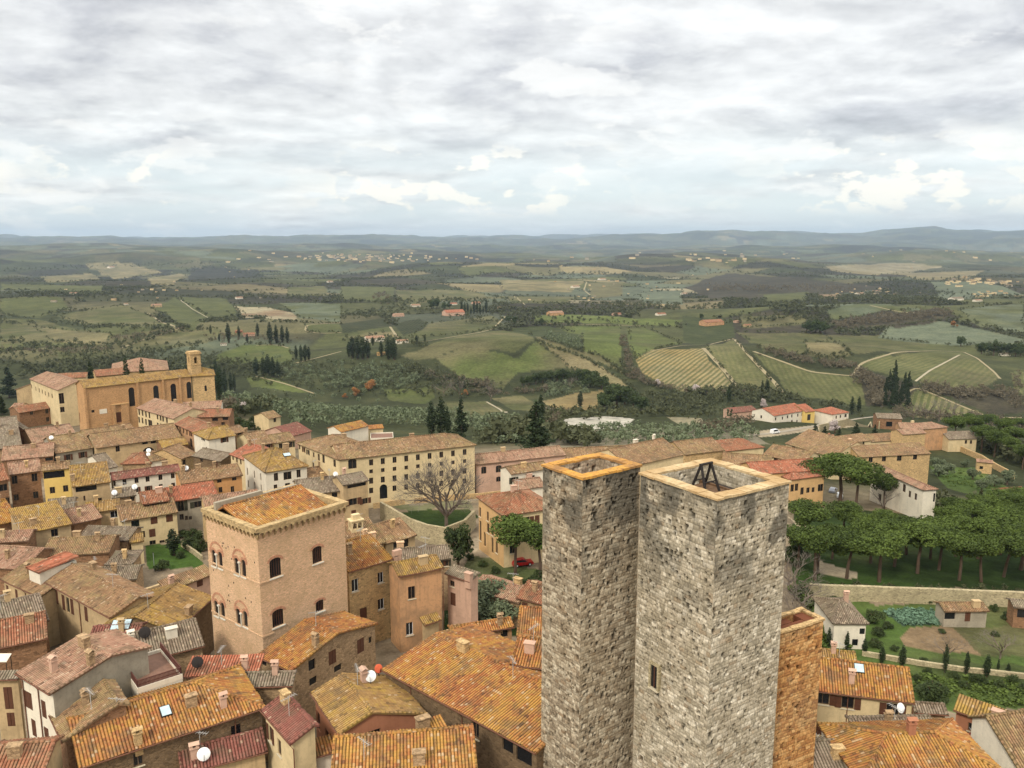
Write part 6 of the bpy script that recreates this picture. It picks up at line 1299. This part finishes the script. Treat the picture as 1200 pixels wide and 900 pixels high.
for u, vb, h in ((612, 452, 12), (620, 451, 14), (628, 450, 14), (636, 449, 15), (645, 448, 15), (653, 447, 14), (660, 447, 15), (668, 447, 15), (677, 447, 17), (686, 450, 20), (696, 452, 18), (705, 456, 20), (714, 480, 30), (722, 478, 32), (732, 474, 26), (708, 482, 26), (742, 480, 22), (752, 482, 20), (640, 447, 12), (690, 454, 18)): tree('holm', u, vb, h, 'dark evergreen in the belt above the bright gravel yard', 'evergreens above the gravel yard', 1.1)
for u, vb, h in ((221, 642, 20), (229, 634, 22), (215, 630, 16), (233, 646, 22)): tree('bush', u, vb, h, 'dark overgrown shrub between the little lawn and the brick palace', 'shrubs beside the brick palace', 1.2)
# the pine lawn
PN = [(955, 590, 50), (984, 592, 58), (1003, 600, 62), (1036, 596, 42), (942, 640, 52), (987, 632, 44), (1008, 640, 40), (955, 680, 62), (958, 672, 52), (992, 678, 56), (1030, 682, 62), (1020, 660, 50), (1048, 664, 52), (1075, 672, 58), (1062, 650, 46), (1090, 655, 48), (1100, 668, 52), (1124, 680, 56), (1120, 652, 50), (1150, 682, 58), (1146, 655, 52), (1176, 676, 60), (1172, 650, 52), (1196, 668, 56), (1190, 640, 48), (1110, 636, 44), (1135, 630, 46), (1160, 625, 44), (1184, 620, 42), (1120, 615, 34), (1145, 606, 30), (1170, 605, 30), (935, 665, 50), (975, 655, 44), (1035, 640, 40), (1205, 690, 60), (1192, 600, 28)]
for u, vb, h in PN: tree('pine', u, vb, h, 'umbrella pine in the grove on the lawn above the retaining wall', 'umbrella pines of the grove', 1.28)
tree('pine', 604, 673, 64, 'umbrella pine in front of the cream wall of the yellow house', None, 1.25); tree('pine', 633, 676, 60, 'umbrella pine half hidden by the narrower grey tower', None, 1.2)
for u, vb, h in ((1120, 520, 30), (1140, 514, 26), (1150, 530, 32), (1165, 536, 32), (1180, 540, 30), (1175, 520, 30), (1190, 530, 30), (1155, 508, 24), (1198, 550, 30), (1135, 500, 16), (1196, 512, 24), (1162, 500, 14)): tree('pine', u, vb, h, 'pine on the slope beside the monastery garden', 'pines beside the monastery garden', 1.2)
# garden cypresses and shrubs
for u, vb, h, w_ in ((1033, 777, 22, 2.), (1057, 781, 26, 1.9), (1107, 788, 34, 1.2), (1132, 790, 30, 1.4), (1156, 793, 30, 1.6), (1169, 790, 21, .9), (1181, 791, 14, 2.), (992, 762, 25, 1.5), (1013, 768, 22, 2.), (971, 758, 25, 1.6)): tree('cypress', u, vb, h, 'small clipped cypress in the avenue of the walled garden', 'cypresses of the walled garden', w_)
for u, vb, h, w_ in ((1146, 802, 20, 1.1), (1172, 807, 17, 1.1), (1198, 810, 16, 1.1), (1093, 820, 34, 1.2), (1075, 800, 18, 1.), (1024, 730, 24, 1.2), (1030, 745, 16, 1.), (1088, 790, 14, 1.), (1165, 716, 12, 1.), (1118, 795, 14, 1.), (1040, 736, 12, 1.3), (1026, 758, 14, 1.2), (1048, 762, 11, 1.2), (1082, 776, 10, 1.4), (1104, 742, 8, 1.5), (1180, 726, 14, 1.2), (1165, 745, 9, 1.4), (1020, 790, 16, 1.3), (1030, 800, 14, 1.4), (1130, 806, 13, 1.3), (1186, 800, 15, 1.2), (975, 706, 14, 1.4), (1068, 704, 8, 2.), (1085, 706, 8, 2.2), (1148, 708, 8, 2.)): tree('bush', u, vb, h, 'rounded dark shrub on the grass of the walled garden', 'shrubs of the walled garden', w_)
tree('cypress', 204, 651, 36, 'dark conical cypress on the little lawn beside the cream garden house', None, 2.4); tree('bush', 190, 668, 20, 'dark spreading shrub on the little lawn', None, 1.3); tree('bush', 212, 654, 12, 'small round shrub beside the conical cypress', None, 1.1)
for u, vb, h in ((545, 728, 34), (558, 722, 36), (572, 724, 38), (585, 722, 36), (598, 724, 34), (608, 728, 30), (538, 738, 26), (566, 736, 30), (590, 738, 28)): tree('olive', u, vb, h * 1.35, 'silvery dark tree crowding the sunken garden beside the grey tower', 'trees of the sunken garden', 1.2)
for u, vb, h in ((610, 690, 20), (628, 690, 26), (580, 672, 14), (565, 664, 12), (550, 656, 12), (640, 684, 30), (596, 682, 12)): tree('bush', u, vb, h, 'dark bush on the bank under the umbrella pine', 'bushes under the umbrella pine', 1.2)
for u, vb, h in ((1108, 772, 30), (1172, 772, 34), (575, 470, 16), (520, 464, 20), (538, 466, 22), (574, 462, 18), (668, 455, 12), (1085, 490, 24), (1100, 494, 26), (1118, 492, 24), (1070, 492, 20), (1034, 600, 30), (1000, 640, 18)): tree('bare', u, vb, h, 'leafless grey brown tree standing on grass or scrub', 'leafless trees', 1.2)
for u, vb, h in ((934, 700, 40), (925, 690, 44), (940, 715, 40), (930, 725, 34)): tree('bare', u, vb, h, 'tangled leafless shrub between the wide grey tower and the retaining wall', 'leafless shrubs by the tower', 1.5)
for u, vb, h in ((930, 745, 40), (938, 700, 26), (928, 660, 34)): tree('bush', u, vb, h, 'dark ivy bush at the foot of the pine lawn by the wide grey tower', 'ivy bushes by the tower', 1.1)
for u, vb, h in ((287, 484, 14), (336, 466, 0), (893, 478, 12), (978, 508, 16), (815, 460, 10), (770, 452, 8)):
    if h: tree('blossom', u, vb, h, 'pale blossoming tree near town edge houses', 'blossoming trees', 1.2)
for u, vb, h in ((432, 458, 14), (418, 464, 11), (404, 467, 8), (545, 464, 8), (1118, 383, 8)): tree('rust', u, vb, h, 'small russet coloured tree on the slope', 'russet trees', 1.2)
for u, vb, h in ((280, 500, 16), (292, 503, 18), (304, 504, 17), (312, 500, 14), (268, 488, 10), (322, 505, 12), (298, 496, 14)): tree('bush', u, vb, h, 'dark garden bush below the yellow gabled farmhouse', 'bushes below the farmhouse', 1.2)
for u, vb, h in ((955, 512, 15), (966, 512, 14), (1003, 510, 16), (983, 512, 12), (1025, 508, 12), (906, 530, 12), (915, 533, 12), (925, 534, 13)): tree('conifer', u, vb, h, 'small dark fir beside the monastery roofs', 'firs beside the monastery', 1.5)
for u, vb, h in ((1100, 558, 16), (1110, 556, 14), (1150, 575, 18), (1165, 570, 16), (1180, 568, 18), (1130, 548, 12), (1098, 548, 14), (1140, 562, 14)): tree('olive', u, vb, h, 'olive tree in the sloping monastery garden', 'olives of the monastery garden', 1.3)

# ------------------------------------------------------------------ masses of trees nobody could count
def mass(name, items, leaf, n, size, seed, flat=.85):
    """items: world (x, y, height). One mesh of many small crowns, each a loose clump of leaf faces"""
    g = np.random.default_rng(seed); tmpl = []
    for k in range(5):
        e = [(g.uniform(-.26, .26), g.uniform(-.26, .26), g.uniform(.3, .75), g.uniform(.16, .3), g.uniform(.16, .3), g.uniform(.14, .26)) for _ in range(5)]; tmpl.append(cloud(e, n, size, seed + k))
    V_, F_, T_ = [], [], []; base = 0
    for i, (x, y, h) in enumerate(items):
        v, f, t_ = tmpl[i % 5]; a = g.uniform(0, 6.28); c, s = math.cos(a), math.sin(a); sx = h * g.uniform(.9, 1.3) * flat
        w_ = np.stack([(v[:, 0] * c - v[:, 1] * s) * sx + x, (v[:, 0] * s + v[:, 1] * c) * sx + y, v[:, 2] * h + (tz(x, y) - .12 * h)], 1)
        V_.append(w_); F_.append(f + base); T_.append(np.clip(t_ * .7 + g.uniform(0, .35), 0, 1)); base += len(v)
    o = np_mesh(name, np.concatenate(V_), np.concatenate(F_), LEAF[leaf], None, fattr={'tint': np.concatenate(T_)}); return o
def belt(px, wpx, n, h):
    """n trees scattered along a pixel polyline, wpx wide"""
    out = []; L = [math.hypot(b[0] - a[0], b[1] - a[1]) for a, b in zip(px, px[1:])]; tot = sum(L)
    for _ in range(n):
        s = rng.uniform(0, tot)
        for (a, b), l in zip(zip(px, px[1:]), L):
            if s <= l: break
            s -= l
        q = s / max(l, 1e-6); u, v = a[0] + (b[0] - a[0]) * q + rng.normal() * wpx * .6, a[1] + (b[1] - a[1]) * q + rng.normal() * wpx * .35; p = at(u, v); out.append((p.x, p.y, h * rng.uniform(.7, 1.35)))
    return out
def area(px, n, h):
    xs, ys = [p[0] for p in px], [p[1] for p in px]; out = []
    while len(out) < n:
        u, v = rng.uniform(min(xs), max(xs)), rng.uniform(min(ys), max(ys))
        if pip(np.array([u]), np.array([v]), px)[0]: p = at(u, v); out.append((p.x, p.y, h * rng.uniform(.7, 1.35)))
    return out
ol = area([(262, 468), (300, 455), (420, 468), (500, 480), (545, 492), (562, 514), (620, 522), (640, 508), (600, 492), (560, 489), (500, 478)], 60, 5.5)
# planted in rows: walk a grid over the slope
p0, p1, p2 = at(270, 475), at(550, 500), at(300, 452)
ex_ = (p1 - p0); n1_ = int(ex_.length / 6.5)
poly_o = [(262, 470), (285, 458), (420, 470), (500, 482), (550, 491), (600, 492), (645, 508), (640, 524), (565, 522), (555, 510), (430, 497), (345, 505), (325, 487)]
dv = Vector((-ex_.y, ex_.x, 0)).normalized()
for i in range(-10, n1_ + 40):
    for j in range(-25, 40):
        p = p0 + ex_.normalized() * i * 6.5 + dv * j * 7.; q = proj((p.x, p.y, tz(p.x, p.y)))
        if pip(np.array([q[0]]), np.array([q[1]]), poly_o)[0]: ol.append((p.x + rng.uniform(-1, 1), p.y + rng.uniform(-1, 1), rng.uniform(4.2, 6.4)))
ol += belt([(300, 425), (360, 440), (410, 455), (440, 450)], 16, 150, 6) + area([(385, 425), (460, 428), (500, 442), (470, 456), (400, 452)], 170, 6) + area([(640, 445), (700, 452), (690, 462), (640, 466)], 110, 5.) + area([(660, 505), (860, 498), (900, 515), (860, 522), (660, 522)], 280, 4.5) + area([(640, 390), (685, 398), (683, 412), (640, 400)], 90, 6)
o = mass('olive_grove', ol, 'olive', 44, .085, 91); tag(o, 'grey green olive trees covering the slopes below the convent', 'olive grove', kind='stuff')
wd = area([(245, 432), (300, 428), (380, 424), (470, 430), (600, 452), (560, 468), (420, 464), (300, 450)], 420, 5.5) + area([(100, 410), (240, 400), (240, 420), (60, 436), (0, 436), (0, 412)], 260, 6) + area([(850, 470), (1010, 480), (1010, 492), (860, 486)], 70, 4.5) + area([(640, 486), (660, 520), (560, 520)], 60, 6) + area([(950, 686), (1200, 692), (1200, 700), (950, 694)], 70, 1.6)
for px, w_, n, h in (([(30, 437), (90, 434), (150, 424), (230, 434)], 14, 260, 10), ([(150, 430), (250, 425), (300, 430)], 10, 90, 8), ([(0, 400), (60, 408), (140, 405), (200, 390)], 6, 130, 8), ([(60, 377), (110, 384), (180, 385)], 4, 70, 8), ([(0, 378), (40, 380)], 4, 30, 7),
                     ([(225, 420), (300, 432), (340, 440)], 8, 80, 7), ([(735, 470), (800, 470), (860, 462), (920, 468)], 12, 260, 8), ([(640, 490), (760, 486), (860, 485)], 8, 130, 6), ([(800, 480), (870, 470), (930, 470), (1000, 480)], 6, 90, 7), ([(330, 470), (300, 480), (275, 490)], 8, 50, 6), ([(590, 505), (640, 515), (700, 520)], 10, 80, 8), ([(560, 520), (600, 515), (640, 520)], 5, 60, 9), ([(470, 430), (500, 440), (560, 455)], 10, 110, 7),
                     ([(400, 372), (440, 368), (480, 362), (540, 370), (570, 378)], 7, 170, 8), ([(570, 378), (640, 372), (720, 378), (800, 385)], 3, 90, 7), ([(400, 402), (450, 398), (500, 405)], 8, 60, 8), ([(850, 378), (950, 372), (960, 385)], 5, 70, 8), ([(930, 375), (1000, 350), (1080, 352), (1120, 350)], 6, 130, 9), ([(1145, 410), (1200, 415)], 8, 70, 9), ([(1150, 520), (1180, 530), (1200, 545)], 12, 90, 8), ([(1080, 600), (1150, 600), (1200, 600)], 8, 50, 6),
                     ([(215, 318), (260, 312), (310, 325)], 6, 150, 12), ([(0, 345), (60, 345), (130, 350), (200, 345)], 3, 110, 10), ([(270, 348), (330, 350), (400, 352)], 3, 90, 10), ([(440, 355), (520, 352), (600, 358)], 4, 130, 10), ([(640, 360), (720, 360), (800, 362)], 5, 150, 10), ([(1000, 345), (1100, 343), (1200, 350)], 3, 100, 10), ([(815, 362), (870, 355), (930, 360)], 3, 70, 10), ([(0, 318), (120, 312), (280, 308)], 3, 150, 14), ([(300, 320), (420, 322), (520, 318)], 3, 150, 14), ([(560, 322), (700, 322), (800, 328)], 3, 150, 14), ([(800, 318), (960, 322), (1060, 330), (1200, 325)], 3, 150, 14)): wd += belt(px, w_, n, h)
for px in FIELDS:
    if rng.random() < .7:
        q = list(px) + [px[0]]; per = sum(math.hypot(b[0] - a[0], b[1] - a[1]) for a, b in zip(q, q[1:])); far_ = min(p[1] for p in px) < 350
        wd += belt(q, 1.2, int(per / 2.6), 7.5 if far_ else 4.8)
# hedges and copses along the field edges further out
def scatter_edges(n, r0, r1, h, thr=.05):
    m = np.argwhere((edge < thr) & ~TRACED & (_r > r0) & (_r < r1) & (np.abs(np.degrees(np.arctan2(GX, GY))) < 34)); k = m[rng.integers(0, len(m), n)]
    return [(GX[i, j] + rng.normal() * 6, GY[i, j] + rng.normal() * 6, h * rng.uniform(.6, 1.3)) for i, j in k]
def keep(items): return items
wd2 = scatter_edges(4200, 1250, 6500, 6.5)
m = np.argwhere(((ki == 0) | (ki == 9)) & ~TRACED & (_r > 1300) & (_r < 5500) & (np.abs(np.degrees(np.arctan2(GX, GY))) < 34)); kk = m[rng.integers(0, len(m), 4200)]; wd3 = [(GX[i, j], GY[i, j], rng.uniform(5, 8.5)) for i, j in kk]
o = mass('woodland', wd, 'wood', 34, .10, 95); tag(o, 'dark evergreen scrub and woodland on the valley slopes', 'woodland', kind='stuff')
o = mass('distant_woodland', wd2 + wd3, 'wood', 16, .16, 97, 1.25); tag(o, 'distant hedgerows and copses between the hill fields', 'woodland', kind='stuff')
bw = []
for px, w_, n, h in (([(895, 411), (930, 420), (960, 426), (1000, 430)], 6, 170, 6), ([(1005, 440), (1030, 455), (1030, 478)], 9, 170, 8), ([(1080, 455), (1130, 463), (1180, 460), (1195, 478)], 8, 190, 7), ([(980, 383), (1040, 374), (1110, 367)], 6, 260, 9), ([(830, 338), (900, 338), (1000, 339)], 6, 260, 12), ([(728, 395), (735, 415), (740, 435), (760, 450)], 4, 110, 6), ([(735, 440), (780, 456), (840, 462), (880, 458)], 4, 110, 6), ([(500, 440), (540, 448), (580, 455)], 6, 90, 7), ([(1050, 485), (1100, 492), (1160, 495), (1200, 500)], 8, 140, 7),
                     ([(130, 398), (180, 392), (215, 388)], 4, 70, 6), ([(0, 410), (70, 412), (130, 410)], 4, 90, 6), ([(860, 505), (820, 505), (880, 495)], 6, 70, 5), ([(270, 478), (262, 484)], 5, 14, 6), ([(437, 350), (450, 345), (455, 357)], 4, 60, 9), ([(630, 484), (660, 488), (640, 500)], 6, 40, 5), ([(1190, 440), (1200, 470)], 5, 30, 6), ([(550, 458), (590, 462), (650, 458)], 4, 60, 6), ([(240, 395), (300, 400), (340, 396)], 8, 70, 5)): bw += belt(px, w_, n, h)
o = mass('bare_woodland', bw, 'bare', 34, .085, 99); tag(o, 'leafless brown scrub filling the gullies between vineyards', 'woodland', kind='stuff')
cb = area([(1036, 718), (1060, 716), (1115, 720), (1112, 731), (1060, 733)], 300, .9); o = mass('cabbage_patch', cb, 'cabbage', 20, .16, 101, 1.3); tag(o, 'blue green cabbage rows under the retaining wall', 'vegetables', kind='stuff')
gr = area([(960, 765), (1060, 790), (1200, 800), (1200, 830), (1080, 815), (1000, 790)], 260, .8) + area([(1090, 548), (1150, 552), (1180, 575), (1112, 570)], 120, .8) + area([(930, 690), (945, 700), (1000, 760), (955, 760)], 60, 2.)
o = mass('undergrowth', gr, 'pine', 20, .16, 103, 1.5); tag(o, 'rough green undergrowth in the gardens', 'undergrowth', kind='stuff')

# ------------------------------------------------------------------ farms on the hills
FAR = [(468, 369, 12, 'pink', 'pink', 'long pinkish farmhouse among cypresses on the crest'), (534, 366.5, 22, 'pink', 'bright', 'wide farmhouse with red roof beside the hill crest cypresses'), (440, 397, 22, 'white', 'pink', 'cream farmhouse with pink roof above the cypress group'), (472, 400, 14, 'white', 'pink', 'white farmhouse with pink roof beside the gravel road'), (447, 414, 10, 'ochre', 'ochre', 'ochre stone cottage sunk between dark cypresses'), (653, 367, 16, 'peach', 'pink', 'rose farmhouse alone at the end of the tree lined crest'), (488, 358, 10, 'white', 'pink', 'white farmhouse with pale roof in the far green fields'), (532, 356, 8, 'white', 'bright', 'small house with red gable behind the crest cypresses'), (559, 355, 9, 'pink', 'red', 'small red house at the end of the crest cypresses'),
       (838, 378, 22, 'peach', 'red', 'red roofed farm at the top of the vineyards'), (866, 376.5, 8, 'pink', 'pink', 'little pink house next to the vineyard farm'), (877, 381, 8, 'beige', 'red', 'low red roofed barn below the vineyard farm'), (87, 344, 9, 'white', 'pink', 'white farmhouse in the dark trees of the far fields'), (281, 349, 8, 'white', 'pink', 'lone white farmhouse on the horizon side of green fields'), (184, 358, 12, 'beige', 'pink', 'low farmhouse between two green vineyards'), (148, 356, 5, 'white', 'pink', 'tiny white house by the field track'), (292, 392, 14, 'pink', 'red', 'red roofed farm on the knoll beyond the church'), (280, 388, 9, 'terracotta', 'red', 'brick barn on the knoll beyond the church'), (262, 403, 8, 'white', 'grey', 'pale shed at the foot of the knoll'), (724, 368, 9, 'pink', 'red', 'small pink farm on the tree lined crest'), (776, 368, 10, 'white', 'red', 'white farm at the far end of the crest'),
       (676, 336, 8, 'white', 'pink', 'white farm beside the winding white track'), (707, 327, 7, 'white', 'pink', 'tiny white farm above the winding track'), (1124, 350, 12, 'white', 'grey', 'bright white house on the far bluff'), (1148, 352, 8, 'white', 'pink', 'small white house beside the bright white house'), (1010, 344, 8, 'white', 'pink', 'pale villa among the hilltop trees'), (1030, 341, 6, 'white', 'pink', 'small villa at the end of the hilltop village'), (1180, 415, 10, 'white', 'grey', 'white house among dark trees by the far vineyard'), (803, 344, 6, 'white', 'pink', 'tiny pale house below the brown wood'), (132, 313, 6, 'white', 'pink', 'far white farm above the tan field'), (388, 330, 6, 'white', 'pink', 'far pale house above the dark wood'), (600, 373, 9, 'white', 'grey', 'white walled yard building at the crest road bend')]
for u, v, w_, wl, rf, lb in FAR:
    house('farmhouse', lb, (u - w_ / 2, v), (u + w_ / 2, v - w_ * .04), v - w_ * .17, max(2.6, w_ * .18 * proj(at(u, v))[2] / FPX), wl, rf, W=[(u - w_ * .3, v + w_ * .12, .9, 1.2, 'dark'), (u + w_ * .05, v + w_ * .12, .9, 1.2, 'dark'), (u + w_ * .32, v + w_ * .11, .9, 1.2, 'dark')], asym=1., cat='farmhouse')
# the towns in the plain: far too many houses to count
def far_town(name, label, items, seed):
    mb = MB(); mats = [WALL['cream'], ROOF['pink'][1], WALL['beige'], WALL['grey']]; g = random.Random(seed)
    for x, y, s in items:
        s = s * .62; w_, d_, h = s * g.uniform(.7, 1.5), s * g.uniform(.6, 1.), s * g.uniform(.5, 1.1); z = tz(x, y) - 1; k = g.choice((0, 2, 0, 3)); mb.box((x - w_, y - d_, z), (x + w_, y + d_, z + h + 1), mi=k, skip='bt')
        zt_ = z + h + 1; mb.poly([(x - w_, y - d_, zt_), (x + w_, y - d_, zt_), (x + w_, y, zt_ + d_ * .4), (x - w_, y, zt_ + d_ * .4)], mi=1); mb.poly([(x + w_, y + d_, zt_), (x - w_, y + d_, zt_), (x - w_, y, zt_ + d_ * .4), (x + w_, y, zt_ + d_ * .4)], mi=1)
        mb.poly([(x - w_, y + d_, zt_), (x - w_, y - d_, zt_), (x - w_, y, zt_ + d_ * .4)], mi=k); mb.poly([(x + w_, y - d_, zt_), (x + w_, y + d_, zt_), (x + w_, y, zt_ + d_ * .4)], mi=k)
    o = mb.build(name, mats); tag(o, label, 'distant houses', kind='stuff')
def spots(px, n, w1, w2, s):
    out = []
    for _ in range(n): u, v = px[0] + rng.normal() * w1, px[1] + rng.normal() * w2; p = at(u, v); out.append((p.x, p.y, s * rng.uniform(.6, 1.4)))
    return out
far_town('distant_town', 'pale specks of towns and farms scattered over the far plain', spots((400, 302), 90, 45, 2.5, 16) + spots((470, 304), 30, 40, 2, 14) + spots((1150, 331), 40, 22, 2.5, 9) + spots((1160, 345), 16, 12, 2, 6) + spots((1025, 343), 26, 22, 3, 5) + spots((920, 300), 14, 120, 4, 18) + spots((700, 335), 34, 60, 12, 6) + spots((600, 300), 14, 160, 5, 16) + spots((200, 330), 24, 90, 14, 6) + spots((1130, 300), 12, 60, 5, 16) + spots((840, 305), 16, 20, 2, 12), 9)

# ------------------------------------------------------------------ vehicles
TYRE = plain('tyre', srgb(34, 34, 34)); 
def car(name, label, u, v, rz, col, van=False, lift=.12):
    p = at(u, v); o = empty(name, (p.x, p.y, tz(p.x, p.y) + lift), rz); tag(o, label, 'van' if van else 'car'); L, W_, h1, h2 = (4.9, 1.9, 1.1, 2.1) if van else (4.1, 1.7, .85, 1.45)
    pr = [(-L / 2, .3), (L / 2, .3), (L / 2, h1 * .75), (L / 2 - .15, h1), (L * .22 if not van else L * .34, h1 + .03), (L * .08 if not van else L * .2, h2), (-L * .32 if not van else -L * .47, h2), (-L / 2 + .05, h1), (-L / 2, h1 * .7)]
    mb = MB(); wt = lambda z: W_ / 2 - (.14 if z > h1 + .1 else 0)
    mb.poly([(x, -wt(z), z) for x, z in pr]); mb.poly([(x, wt(z), z) for x, z in pr][::-1])
    for (xa, za), (xb, zb_) in zip(pr, pr[1:] + pr[:1]): mb.poly([(xa, -wt(za), za), (xa, wt(za), za), (xb, wt(zb_), zb_), (xb, -wt(zb_), zb_)][::-1])
    mb.build('body', col, o); mb = MB(); a, b_ = (L * .2, L * .08) if not van else (L * .31, L * .2); zq = h1 + .1
    for s in (-1, 1): mb.poly([(-L * .36, s * (W_ / 2 - .005), zq), (a * .9, s * (W_ / 2 - .005), zq), (b_ * .7, s * (W_ / 2 - .11), h2 - .12), (-L * .3, s * (W_ / 2 - .11), h2 - .12)][::s])
    mb.poly([(a + .06, -W_ / 2 + .15, zq), (a + .06, W_ / 2 - .15, zq), (b_ + .1, W_ / 2 - .25, h2 - .1), (b_ + .1, -W_ / 2 + .25, h2 - .1)]); mb.build('window', GLASS, o)
    for x in (-L * .31, L * .31):
        for s in (-1, 1): mb = MB(); mb.tube([(x, s * (W_ / 2 - .2), .32), (x, s * (W_ / 2 + .01), .32)], .32, 12); w_ = mb.build('wheel', TYRE, o); mb = MB(); mb.tube([(x, s * (W_ / 2 + .012), .32), (x, s * (W_ / 2 + .03), .32)], .17, 8); mb.build('rim', WHITE, w_)
    return o
CARW = plain('white_paint', srgb(232, 232, 228), .3, .5, var=.03); CARR = plain('red_paint', srgb(170, 30, 30), .3, .5, var=.05); CARB = plain('blue_paint', srgb(52, 68, 118), .3, .5, var=.05); CARS = plain('silver_paint', srgb(150, 152, 156), .3, .5, var=.05)
car('van', 'white van parked on the far road by the cream villa', 908, 508, .5, CARW, True); car('parked_car', 'red car under the umbrella pine beside the yellow house', 612, 663, .3, CARR); car('parked_car', 'blue car on the road before the rose pink building', 571, 573, .1, CARB); car('parked_car', 'silver car in the yard beside the ochre block', 976, 577, 1.0, CARS); car('parked_car', 'white car half hidden under the pines by the yard', 984, 583, 1.2, CARW)
car('parked_car', 'grey car parked beside the rose pink building wall', 541, 577, .1, CARS)
# antenna mast and awning
p = at(181, 668); o = empty('flag_pole', (p.x, p.y, tz(p.x, p.y))); tag(o, 'thin grey pole standing on the little lawn', 'pole'); mb = MB(); mb.tube([(0, 0, -.3), (0, 0, 3.4)], [.07, .05], 6); mb.build('pole', plain_cache('grey_metal', srgb(160, 166, 160)), o); mb = MB(); mb.tube([(0, 0, 3.4), (0, 0, 3.5)], .1, 6); mb.build('cap', DARK, o)
p = at(5, 772, 8.); o = empty('awning', (p.x, p.y, p.z)); tag(o, 'white sloping awning over a dark terrace at the picture edge', 'awning'); mb = MB(); mb.poly([(-2.4, -.6, 0), (.6, -.6, -.1), (.6, .6, .4), (-2.4, .6, .4)]); mb.poly([(-2.4, -.6, -.06), (-2.4, .6, .34), (.6, .6, .34), (.6, -.6, -.16)]); mb.build('canvas', WALL['white'], o)
mb = MB()
for x in (-2.3, .5): mb.tube([(x, -.5, -2.4), (x, -.5, -.1)], .05, 5); mb.tube([(x, .5, -2.4), (x, .5, .3)], .05, 5)
mb.build('awning_pole', DARK, o)

# ------------------------------------------------------------------ haze: one box of even air round everything
hm = bpy.data.materials.new('haze'); hm.use_nodes = True; ht = NT(hm.node_tree); ht.n.clear(); ho = ht.add('ShaderNodeOutputMaterial')
hv = ht.add('ShaderNodeVolumePrincipled', {'Color': (.66, .83, 1., 1), 'Density': 3.6e-5, 'Anisotropy': .2}); ht.l.new(hv.outputs[0], ho.inputs['Volume'])
mb = MB(); zl, zh = float(GZ.min()) - 1.5, max(float(GZ.max()), CAMH) + 12; mb.box((-35500, -35500, zl), (35500, 35500, zh)); hz = mb.build('haze', hm); tag(hz, kind='stuff')
